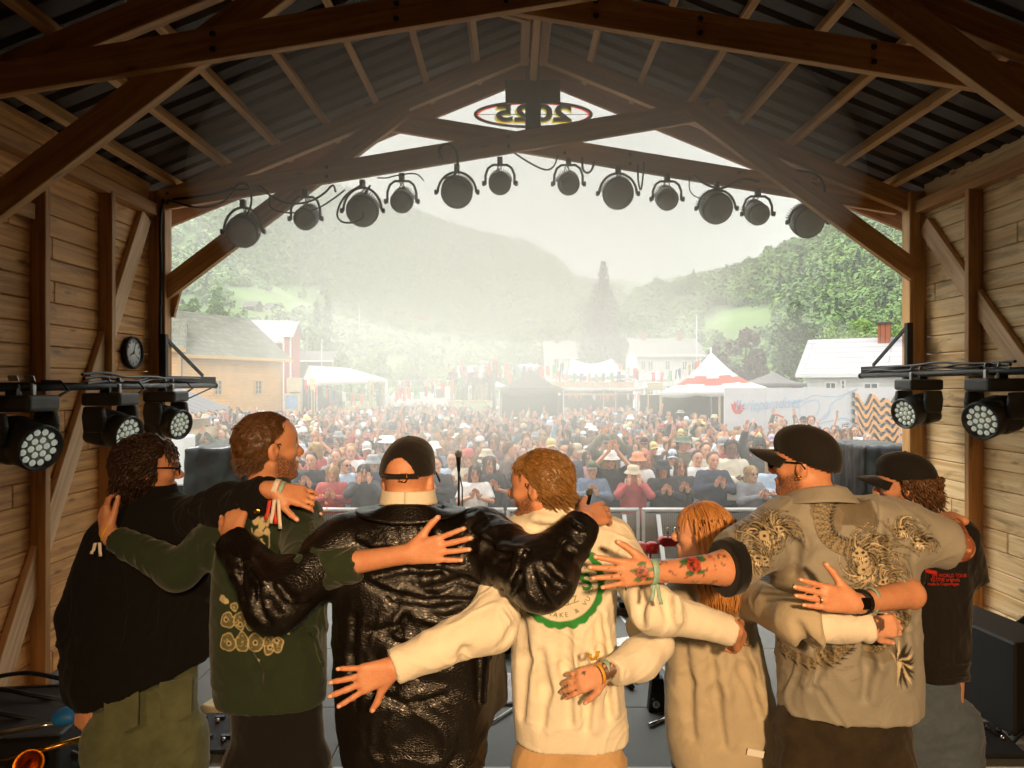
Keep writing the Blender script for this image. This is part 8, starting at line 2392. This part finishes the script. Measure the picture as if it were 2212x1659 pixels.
# pipes with moving heads
def rig(label, x0, y0_, x1, y1_, z, post_x, side):
    t = thing('lighting_pipe', label, 'lighting pipe', (0, 0, 0), 0, 'lighting pipes along the side walls')
    a, b = Vector((x0, y0_, z)), Vector((x1, y1_, z))
    MB().tube([a, b], .024, 14).build('pipe', M_STEEL, t)
    MB().tube([b, b + (b - a).normalized() * .03], .028, 14).build('end_cap', M_CABLE, t)
    bx = post_x
    MB().box((bx, 5.80, z + .16), (.05, .05, .56)).build('bracket_plate', M_STEEL, t, bevel=.003)
    MB().beam((bx, 5.80, z + .05), (x1, y1_ - .02, z + .05), .05, .07).build('bracket_arm', M_STEEL, t, bevel=.003)
    MB().beam((bx, 5.84, z + .40), (x1 * .75 + bx * .25, y1_ * .75 + 5.8 * .25, z + .09), .012, .035).build('bracket_stay', M_STEEL, t, bevel=.002)
    return a, b
aL, bL = rig('black lighting pipe along the left plank wall', -2.50, 3.1, -2.93, 6.72, wz(834, 5), -2.955, 1)
aR, bR = rig('black lighting pipe along the right plank wall', 2.95, 3.1, 3.36, 6.55, wz(806, 5), 3.37, -1)
def moving_head(label, p, face, s_=1.0):
    p = Vector(p); t = thing('moving_head_lamp', label, 'stage lamp', p, 0, 'moving head lamps on the side pipes')
    MB().box((0, 0, -.085), (.26 * s_, .24 * s_, .085)).build('base', M_LAMP, t, bevel=.018, seg=3)
    for y in (-.06, .06):
        MB().box((0, y, -.02), (.06, .035, .07)).build('clamp', M_ALU if y > 0 else M_STEEL, t, bevel=.006)
        MB().box((0, y + .005, .045), (.05, .006, .03), Matrix.Rotation(.5, 3, 'X')).build('wing_nut', M_ALU, t)
    f = Vector(face).normalized(); l = Vector((0, 0, 1)).cross(f).normalized(); u_ = f.cross(l)
    for s2 in (-1, 1):
        q = l * .135 * s2 * s_; b = MB()
        b.prism([(-.075, -.30), (.075, -.30), (.09, -.20), (.075, -.13), (-.075, -.13), (-.09, -.20)], Matrix.Translation(q - l * .018) @ Matrix(((f.x, 0, l.x, 0), (f.y, 0, l.y, 0), (0, 1, l.z, 0), (0, 0, 0, 1))), .036)
        b.build('yoke_arm', M_LAMP, t, bevel=.012, seg=2)
    c = Vector((0, 0, -.285))
    MB().box(c - f * .045, (.20 * s_, .20 * s_, .23 * s_), Matrix((f, l, u_)).transposed()).build('head_body', M_LAMP, t, bevel=.045, seg=4)
    hd = MB().lathe([(.098, 0), (.118, .03), (.122, .12), (.118, .135), (.108, .135), (.104, .105), (0, .100)], c + f * .02, f, 30).build('lens_barrel', M_LAMP, t)
    lb = MB(); k = 0
    M = frame(f)
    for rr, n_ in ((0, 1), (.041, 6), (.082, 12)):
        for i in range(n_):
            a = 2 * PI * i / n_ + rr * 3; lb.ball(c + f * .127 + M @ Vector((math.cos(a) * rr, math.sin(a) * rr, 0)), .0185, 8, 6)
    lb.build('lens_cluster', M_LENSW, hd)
    MB().lathe([(.102, .112), (0, .114)], c + f * .02, f, 24).build('lens_plate', mat('lens_plate', '#8d968a', .3, .1, 30), hd)
    tl = MB(); tl.tube([(.08, .12, -.07), (.12, .2, -.02), (.06, .22, .03), (0, .15, .03)], .008, 6); tl.build('power_lead', M_CABLE, t)
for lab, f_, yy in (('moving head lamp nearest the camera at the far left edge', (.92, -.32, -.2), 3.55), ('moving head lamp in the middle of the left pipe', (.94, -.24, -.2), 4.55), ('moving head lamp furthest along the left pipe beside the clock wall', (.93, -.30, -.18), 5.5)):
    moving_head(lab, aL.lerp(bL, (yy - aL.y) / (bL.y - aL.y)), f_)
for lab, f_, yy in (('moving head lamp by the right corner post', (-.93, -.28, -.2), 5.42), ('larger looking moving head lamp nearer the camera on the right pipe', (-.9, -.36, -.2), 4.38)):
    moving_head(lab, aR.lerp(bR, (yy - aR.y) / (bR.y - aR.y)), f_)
for (a, b), nm, y1 in (((aL, bL), 'left', 6.3), ((aR, bR), 'right', 6.5)):
    for k in range(3):
        pts = []
        for i in range(9):
            y = 4.2 + (y1 - 4.2) * i / 8; q = a.lerp(b, (y - a.y) / (b.y - a.y)); pts.append(q + Vector((random.uniform(-.02, .02), 0, .03 + .02 * k + random.uniform(-.02, .03))))
        cable(['slack upper cable taped along the %s pipe', 'middle cable lying on the %s pipe', 'low cable twisted round the %s pipe'][k] % nm, pts, .010)
cable('thin cable hanging from the end of the left pipe', [bL + Vector((0, -.05, -.02)), P(430, 850, 6.4), P(395, 866, 6.1), P(365, 868, 5.9)], .007)

# wall clock
t = thing('wall_clock', 'round white wall clock with a black rim on the left plank wall', 'clock', (XL + .005, 5.53, wz(762, 5.56)))
CX = Vector((1, 0, 0)); r_ = .122
MB().lathe([(r_ + .006, 0), (r_ + .012, .02), (r_ + .008, .042), (r_ - .006, .046), (r_ - .010, .022), (0, .0215)], (0, 0, 0), CX, 40).build('rim', M_BLACK, t)
MB().lathe([(r_ - .008, .024), (r_ - .008, .026), (0, .026)], (0, 0, 0), CX, 36).build('dial', mat('clock_white', '#d9d9d6', .5, 0), t)
Mc = Matrix(((0, 0, 1, 0), (1, 0, 0, 0), (0, 1, 0, 0), (0, 0, 0, 1)))
for n_ in range(1, 13):
    a = PI / 2 - n_ * PI / 6
    text_mesh(str(n_), .030, M_INK, 'numeral', t, Matrix.Translation((.0275, math.cos(a) * .088, math.sin(a) * .088)) @ Mc, .0008)
def chand(ang, l_, w_, x):
    a = PI / 2 - ang; d_ = Vector((0, math.cos(a), math.sin(a)))
    MB().beam(Vector((x, 0, 0)) - d_ * .018, Vector((x, 0, 0)) + d_ * l_, w_, .002, (1, 0, 0)).build('clock_hand', M_INK, t)
chand(R(242), .055, .009, .030); chand(R(18), .088, .006, .033); chand(R(130), .085, .002, .036)

# sign in the gable seen from behind
t = thing('gable_sign', 'oval year sign hanging in the gable, seen mirrored from behind', 'sign', P(1152, 247, 6.47))
RX_, RZ_ = 126 / F * 6.47, 27 / F * 6.47
M_SDK = mat('sign_dark', '#3a3836', .5, .1, 10); M_SRED = mat('sign_red', '#e0452a', .5, 0, emit=.6); M_SYEL = mat('sign_yellow', '#e8d23a', .5, 0, emit=.5)
el_ = lambda k, y: [Vector((math.cos(a) * RX_ * k, y, math.sin(a) * RZ_ * k)) for a in np.linspace(0, 2 * PI, 49)]
MB().tube(el_(1.0, 0), .013, 8).build('ring', M_SDK, t)
MB().tube(el_(.965, .012), .013, 8).build('inner_ring', M_SRED, t)
text_mesh('2025', .21, M_SDK, 'numerals', t, face_m((0, -.01, 0)), .02, sx=1.75, mirror=True, bold=.004)
text_mesh('2025', .21, M_SYEL, 'numeral_glow', t, face_m((-.006, .018, -.006)), .006, sx=1.77, mirror=True, bold=.009)
w4 = MB()
w4.tube([(-RX_, 0, .0), (RX_, 0, .0)], .003, 5); w4.tube([(-.12, 0, RZ_ * .95), (-.12, .0, RZ_ + .12)], .004, 5); w4.tube([(.12, 0, RZ_ * .95), (.12, .0, RZ_ + .12)], .004, 5)
w4.build('wire', M_SDK, t)

# covered loudspeakers on the ground by the stage lip
def covered(label, u0, u1, vt, d, dep, seed):
    a, b = P(u0, vt, d), P(u1, vt, d); c = Vector(((a.x + b.x) / 2, d + dep / 2, 0)); hx = (b.x - a.x) / 2
    F_ = Field((c.x - hx - .1, d - .1, -.01), (c.x + hx + .1, d + dep + .1, a.z + .08), .022)
    def bx(X, Y, Z):
        q = [np.abs(X - c.x) - hx + .03, np.abs(Y - c.y) - dep / 2 + .03, np.abs(Z - a.z / 2) - a.z / 2 + .03]
        return np.sqrt(sum(np.maximum(v, 0) ** 2 for v in q)) + np.minimum(np.maximum(np.maximum(q[0], q[1]), q[2]), 0) - .03
    F_.prim(bx, F_.lo, F_.lo + F_.n * F_.h)
    V, Fq = F_.mesh(); n = vnormals(V, Fq)
    V = V + n * (.022 * ridged(V * np.array([3.2, 3.2, .9]) + seed, 3) + .012 * pnoise(V * 5 + seed))[:, None]
    V[:, 2] = np.maximum(V[:, 2], 0)
    o = np_mesh('covered_speaker', V, Fq, mat('black_plastic_sheet', '#161717', .32, .15, 6, bump=.35, bscale=14)); tag(o, label, 'loudspeaker')
covered('loudspeaker stack under a black plastic sheet between two performers on the left', 396, 526, 968, 7.6, .9, 3.0)
covered('loudspeaker stack under a black plastic sheet beside the right corner post', 1868, 1975, 965, 7.8, .9, 8.0)

# crowd barrier
def perf_mat():
    m, nt, b = mat_base('perforated_steel'); b.inputs['Roughness'].default_value = .5; b.inputs['Metallic'].default_value = .3
    tc = N(nt, 'ShaderNodeTexCoord'); vo = N(nt, 'ShaderNodeTexVoronoi', s_Scale=34.0, s_Randomness=0.0); L(nt, tc, 'Object', vo, 'Vector')
    r = N(nt, 'ShaderNodeMapRange', s_From_Min=.28, s_From_Max=.36, s_To_Min=.35, s_To_Max=1); L(nt, vo, 'Distance', r, 0)
    x = N(nt, 'ShaderNodeVectorMath', operation='SCALE'); x.inputs[0].default_value = hexc('#8b8880'); nt.links.new(r.outputs[0], x.inputs['Scale']); nt.links.new(x.outputs[0], b.inputs['Base Color']); return m
M_PERF = perf_mat(); M_RAIL = mat('barrier_rail', '#b9b8b4', .4, .1, 8, metal=.3)
BLAB = ['behind the dark green sweatshirt', 'left of the leather jacket', 'behind the white collar', 'behind the microphone stand', 'behind the cream T-shirt', 'right of the fair haired head', 'behind the red cowbells', 'behind the copper haired head', 'left of the dragon shirt collar', 'behind the dragon shirt', 'at the right covered loudspeaker']
for i in range(10):
    x = P(508, 0, 10.1).x + i * 1.0
    t = thing('crowd_barrier', 'perforated steel barrier panel ' + BLAB[i], 'barrier', (x, 10.1, 0), 0, 'crowd barrier panels')
    MB().tube([(.02, 0, 1.09), (.97, 0, 1.09)], .032, 10).build('top_rail', M_RAIL, t)
    MB().box((.495, .0, .70), (.93, .006, .68)).build('upper_plate', M_PERF, t)
    MB().box((.495, .0, .19), (.93, .006, .30)).build('lower_plate', M_PERF, t)
    MB().box((.495, -.012, .35), (.93, .03, .03)).build('cross_rail', M_RAIL, t)
    for xx in (.035, .955): MB().box((xx, -.002, .54), (.05, .05, 1.06)).build('post', M_RAIL, t, bevel=.004)
    for xx in (.25, .75): MB().beam((xx, -.02, 1.02), (xx, -.62, .03), .06, .035).build('stay', M_RAIL, t)
    MB().box((.495, -.42, .012), (.93, .95, .02)).build('foot_plate', M_GALV, t)

# microphones
def mic(label, u, v, d, tilt=0):
    p = P(u, v, d); t = thing('microphone_stand', label, 'microphone stand', (p.x, d, FLOOR))
    h = p.z - FLOOR
    MB().lathe([(.0, 0), (.14, 0), (.14, .018), (.02, .03), (0, .03)], (0, 0, 0), (0, 0, 1), 24).build('base', M_BLACK, t)
    MB().tube([(0, 0, .02), (0, 0, h * .6)], .013, 10).build('lower_pole', M_BLACK, t); MB().tube([(0, 0, h * .58), (0, 0, h - .16)], .009, 10).build('upper_pole', M_BLACK, t)
    MB().lathe([(.016, 0), (.02, .02), (.02, .05), (.016, .07)], (0, 0, h * .58), (0, 0, 1), 12).build('collar', M_BLACK, t)
    ax = Vector((tilt, -.35, 1)).normalized(); c = Vector((0, 0, h - .16))
    m_ = MB().lathe([(.012, 0), (.018, .10), (.020, .12)], c, ax, 14).build('microphone', M_BLACK, t)
    MB().ball(c + ax * .145, .028, 14, 10).build('grille', mat('mic_grille', '#8a8778', .4, .3, 200, bump=.8, bscale=300, metal=.6), m_)
    cb = MB(); cb.tube([c, c + Vector((.03, -.05, -.12)), Vector((.03, -.03, h * .5)), Vector((.04, -.02, .04)), Vector((.4, .2, .01))], .006, 6); cb.build('microphone_lead', M_CABLE, t)
mic('microphone on a straight black stand right of the leather jacket', 991, 972, 5.2); mic('microphone on a short stand behind the shoulder of the cream T-shirt', 1268, 1052, 4.9, .1)
# percussion on a stand
pc = P(1405, 1180, 4.7)
t = thing('percussion_stand', 'chrome stand carrying red cowbells and blocks behind the stretched tattooed arm', 'percussion', (pc.x, 4.7, FLOOR))
M_RPL = mat('red_plastic', '#d4302c', .35, .05, 10); M_PPL = mat('pink_plastic', '#e07a86', .35, .05, 10); h = pc.z - FLOOR
MB().tube([(0, 0, .3), (0, 0, h)], .012, 10).build('pole', M_CHROME, t)
for k in range(3): MB().tube([(0, 0, .34), (.3 * math.cos(k * 2.1), .3 * math.sin(k * 2.1), 0)], .009, 8).build('leg', M_CHROME, t)
MB().tube([(-.06, 0, h), (.11, 0, h + .02)], .007, 8).build('cross_bar', M_CHROME, t)
for x, m_ in ((-.075, M_PPL), (.01, M_RPL)): MB().lathe([(.048, -.03), (.050, .0), (.042, .03), (.03, .04), (0, .042)], (x, -.01, h - .01), (0, 0, 1), 18).build('cup_bell', m_, t)
MB().prism([(-.02, -.03), (.13, -.025), (.13, .025), (-.02, .035), (-.05, .01)], Matrix.Translation((.10, .04, h + .03)) @ Matrix.Rotation(R(90), 4, 'X'), .07).build('jam_block', M_RPL, t, bevel=.008)
for x in (.12, .17, .2): MB().tube([(x, .0, h + .05), (x, .0, h + .13)], .006, 8).build('wing_bolt', M_CHROME, t)
# things on the stage floor
def fl_(u, v, z=0): 
    d = F * (CAM_Z - FLOOR - z) / (v - 829.5); return P(u, v, d)
p = fl_(1088, 1412, .0)
t = thing('hand_drum', 'drum with a cream painted head standing right of the leather jacket', 'drum', (p.x - .03, p.y, FLOOR))
ax = Vector((.25, -.85, .45)).normalized()
MB().lathe([(.20, -.14), (.205, -.13), (.205, .0), (.2, .012)], (0, 0, .21), ax, 30).build('shell', M_BLACK, t)
MB().lathe([(.195, .008), (0, .010)], (0, 0, .21), ax, 30).build('drum_head', M_CREAM, t)
Md = Matrix.Translation(Vector((0, 0, .21)) + ax * .013) @ frame(ax).to_4x4(); dd_ = MB()
for k in range(26):
    a = k * .2417; dd_.box(Md @ Vector((math.cos(a) * .165, math.sin(a) * .165, 0)), (.022, .028, .001), (Md @ Matrix.Rotation(a, 4, 'Z')).to_3x3())
for k in range(16): q = Vector((random.uniform(-.11, .11), random.uniform(-.11, .11), 0)); dd_.box(Md @ q, (.006, .05, .001), (Md @ Matrix.Rotation(random.uniform(0, 3), 4, 'Z')).to_3x3())
dd_.build('painted_pattern', M_INK, t)
def onfloor(name, label, cat, a, b, r0, r1, m, z=.012):
    A_, B_ = fl_(*a), fl_(*b); A_.z = B_.z = FLOOR + z
    o = MB().tube([A_, A_.lerp(B_, .85), B_], [r0, r1, r1 * .6], 8).build(name, m); tag(o, label, cat); return o
onfloor('drumstick', 'pale drumstick lying on the floor right of the leather jacket', 'drumstick', (1106, 1536), (1060, 1566), .009, .007, M_TRIM)
o = onfloor('floor_microphone', 'black microphone lying on the floor behind the cream T-shirt', 'microphone', (1340, 1474), (1368, 1492), .014, .022, M_BLACK, .02)
onfloor('chrome_rod', 'short chrome rod on the floor left of the sand overshirt', 'rod', (1402, 1572), (1440, 1556), .012, .012, M_CHROME)
p = fl_(1416, 1528)
t = thing('bass_pedal', 'black cowbell with a white round logo on a clamp left of the sand overshirt', 'cowbell', (p.x, p.y, FLOOR))
MB().prism([(-.055, 0), (.055, 0), (.035, .2), (-.035, .2)], Matrix.Rotation(R(90), 4, 'X'), .07).build('bell_body', M_BLACK, t, bevel=.006)
MB().lathe([(.022, 0), (.022, .002), (0, .002)], (-.01, -.0705, .05), (0, -1, 0), 18).build('logo_disc', M_TRIM, t); text_mesh('B', .034, M_INK, 'lettering', t, face_m((-.01, -.074, .05)), .0006)
MB().box((.0, -.03, .23), (.03, .03, .07)).build('clamp', M_STEEL, t, bevel=.004); MB().tube([(-.03, -.03, .25), (.04, -.03, .262)], .006, 6).build('clamp_bolt', M_CHROME, t)
tw = MB(); A_ = fl_(1085, 1500); tw.sheet(lambda u, v: Vector((A_.x - .1 + .2 * u + .03 * math.sin(6 * v), A_.y - .15 + .45 * v, FLOOR + .012 + .012 * math.sin(9 * u + 4 * v) * math.sin(7 * v))), 14, 18)
o = tw.build('white_towel', C_WHITE); tag(o, 'crumpled white cloth on the floor right of the leather jacket', 'cloth'); solid(o, .006)
A_ = fl_(1358, 1395); o = MB().box((A_.x, A_.y, FLOOR + .004), (.21, .297, .003), Matrix.Rotation(.4, 3, 'Z')).build('set_list', M_TRIM); tag(o, 'white paper sheet on the floor right of the cream T-shirt', 'paper')
A_ = fl_(1345, 1318); t = thing('low_riser', 'low round grey stool right of the cream T-shirt', 'stool', (A_.x, A_.y, FLOOR))
MB().lathe([(.17, .12), (.2, .13), (.2, .17), (.18, .185), (0, .187)], (0, 0, 0), (0, 0, 1), 28).build('seat', mat('grey_vinyl', '#8c9096', .5, .1, 8), t); MB().lathe([(.03, 0), (.03, .12)], (0, 0, 0), (0, 0, 1), 12).build('column', M_STEEL, t); MB().lathe([(.16, 0), (.16, .02), (.03, .03)], (0, 0, 0), (0, 0, 1), 24).build('foot', mat('brown_wood', '#5a4028', .6, .2, 8), t)
def pedalboard(label, c, w_, dp, rows_, cols, rz=0, knobs=0):
    t = thing('pedalboard', label, 'pedalboard', c, rz)
    b = MB().prism([(0, .02), (dp, .05), (dp, .09), (0, .045)], Matrix(((0, 0, 1, -w_ / 2), (1, 0, 0, 0), (0, 1, 0, 0), (0, 0, 0, 1))), w_).build('board', M_BLACK, t, bevel=.006)
    for j in range(rows_):
        for i in range(cols):
            x = -w_ / 2 + w_ * (i + .5) / cols; y = dp * (j + .45) / rows_; z = .045 + .045 * y / dp
            MB().lathe([(.013, 0), (.011, .012), (.009, .02), (0, .021)], (x, y, z), (0, -.2, 1), 12).build('foot_switch', M_CHROME, t)
            MB().box((x, y + .035, z + .012), (.05, .022, .01)).build('switch_plate', M_STEEL, t)
    for i in range(knobs): MB().lathe([(.013, 0), (.012, .016), (0, .017)], (random.uniform(-w_ * .45, w_ * .45), dp * random.uniform(.55, .95), .085), (0, 0, 1), 10).build('knob', M_CREAM if i % 2 else M_STEEL, t)
A_ = fl_(470, 1640); pedalboard('pedalboard with two rows of silver switches behind the jeans on the left', (A_.x, A_.y, FLOOR), .5, .32, 2, 5)
A_ = fl_(2130, 1650); pedalboard('pedalboard with cream knobs on the floor at the right edge', (A_.x + .02, A_.y, FLOOR), .40, .26, 1, 4, 0, 10)
A_ = fl_(468, 1560); o = MB().box((A_.x, A_.y + .04, FLOOR + .05), (.17, .12, .09), Matrix.Rotation(-.3, 3, 'Z')).build('effect_box', M_CREAM, bevel=.006); tag(o, 'cream effect box behind the left pedalboard', 'effect box')
for k in range(5):
    A_, B_ = fl_(430 + 6 * k, 1600 - 14 * k), fl_(505, 1575 - 10 * k); cable(['patch cable nearest the left pedalboard', 'patch cable over the left pedalboard', 'patch cable behind the left pedalboard', 'patch cable beside the cream effect box', 'patch cable behind the cream effect box'][k], [A_, A_.lerp(B_, .3) + Vector((0, .02, .05)), A_.lerp(B_, .7) + Vector((0, -.03, .06)), B_], .006)
# wedge monitor at the right
t = thing('stage_monitor', 'large black wedge loudspeaker on the floor by the right wall', 'loudspeaker', (3.02, 4.15, FLOOR), R(8))
MB().prism([(-.30, 0), (.30, 0), (.27, .10), (.02, .52), (-.30, .52)], Matrix.Rotation(R(90), 4, 'X') @ Matrix.Translation((0, 0, -.35)), .7).build('cabinet', M_BLACK, t, bevel=.012)
MB().beam((.292, -.0, .08), (.045, 0, .50), .62, .01, (0, 1, 0)).build('grille', M_STEEL, t)
for i in range(5):
    A_ = fl_(2150 + 10 * i, 1545 + 16 * i); B_ = Vector((3.45, A_.y + .3, FLOOR + .02)); A_.z = FLOOR + .015
    cable(['cable on the floor nearest the right pedalboard', 'cable curling by the right pedalboard', 'cable from the wedge loudspeaker to the wall', 'cable loop near the right wall', 'cable along the foot of the right wall'][i], [A_, A_ + Vector((.15, .08, .05)), A_ + Vector((.3, -.05, .03)), B_], .009)
# left corner: trombone, case, blue bag, cables
M_BRASS = mat('brass', '#c79236', .22, .1, 5, metal=1.0)
t = thing('trombone', 'brass trombone lying across a case at the lower left corner', 'trombone', (0, 0, 0))
dT = 3.0
sl = [P(-20, 1652, dT), P(190, 1592, dT + .1)]; s2 = [P(-20, 1588, dT), P(190, 1550, dT + .1)]
MB().tube(sl, .012, 10).build('slide_tube', M_BRASS, t); MB().tube(s2, .010, 10).build('slide_tube', M_CHROME, t)
MB().tube([sl[1], sl[1] + Vector((.04, .02, .01)), s2[1] + Vector((.04, .02, .0)), s2[1]], .011, 10).build('slide_bow', M_BRASS, t)
ax = Vector((.55, -.75, .35)).normalized(); c = P(62, 1650, dT - .05)
MB().lathe([(.012, -.35), (.016, -.2), (.020, -.1), (.032, -.03), (.056, 0), (.058, .004), (.055, .002), (.030, -.035), (.0, -.12)], c, ax, 30).build('bell', M_BRASS, t)
t = thing('flight_case', 'black flight case with metal edges in the lower left corner', 'case', (-2.55, 3.35, FLOOR), .1)
MB().box((0, 0, .17), (.9, .55, .34)).build('case_body', M_BLACK, t, bevel=.01)
for y in (-.275, .275):
    for z in (.005, .335): MB().box((0, y, z), (.92, .02, .02)).build('metal_edge', M_STEEL, t)
MB().box((0, -.285, .22), (.10, .01, .06)).build('latch', M_CHROME, t)
F_ = Field((-2.6, 2.9, 1.0), (-1.6, 3.6, 1.7), .012); c = P(152, 1545, 3.05); F_.ell(c, (.045, .05, .032), None, 0); F_.ell(c + Vector((-.04, .0, -.01)), (.035, .04, .03), None, .03)
V, Fq = F_.mesh(); V = V + vnormals(V, Fq) * (.006 * ridged(V * 14, 2))[:, None]; o = np_mesh('blue_bag', V, Fq, mat('blue_nylon', '#1e6fb5', .5, .15, 9)); tag(o, 'small bright blue cloth bag on the case beside the jacket', 'bag')
for k in range(4):
    y = 3.1 + .2 * k; cable(['cable draped over the flight case front', 'cable draped over the flight case middle', 'cable along the left wall foot', 'cable trailing behind the flight case'][k], [(-3.0, y, 1.30), (-2.7, y + .05, 1.38), (-2.4, y - .05, 1.37), (-2.1, y + .1, 1.25), (-2.0, y + .3, 1.02)], .012)
# ================================================================ air: thin valley haze and the stage fog drifting over the crowd
def vol(name, dens, col=(.93, .93, .90), aniso=0.25):
    m = bpy.data.materials.new(name); m.use_nodes = True
    nt = m.node_tree; nt.nodes.clear()
    v = N(nt, 'ShaderNodeVolumePrincipled'); v.inputs['Color'].default_value = (*col, 1); v.inputs['Density'].default_value = dens
    v.inputs['Anisotropy'].default_value = aniso
    o = N(nt, 'ShaderNodeOutputMaterial'); nt.links.new(v.outputs[0], o.inputs['Volume'])
    return m
hz = MB(); hz.box((0, 1350, 420), (4600, 3000, 960))
o = tag(hz.build('haze', vol('haze_air', .00042)), kind='stuff')
fog = [((.6, 30, 7.5), (11, 17, 9), .0062), ((-.2, 22, 6.5), (6.5, 11, 6), .0075), ((-.4, 12.5, 4.6), (4.2, 5.2, 3.3), .018),
       ((.1, 7.4, 4.5), (2.5, 2.2, 1.9), .06), ((-.6, 8.6, 4.0), (3.4, 2.2, 2.3), .024), ((-6, 24, 5), (8, 11, 6), .004),
       ((.1, 5.15, 4.45), (2.5, 1.35, 1.2), .27), ((.4, 9.6, 2.7), (5.4, 2.6, 1.75), .046), ((0, 15, 2.6), (9, 5, 2.4), .014)]
for i, (c, r, d) in enumerate(fog):
    b = MB(); b.ball((0, 0, 0), r, 32, 20)
    o = b.build('stage_fog', vol('fog_%d' % i, d, (.95, .95, .91)), loc=c); tag(o, kind='stuff')
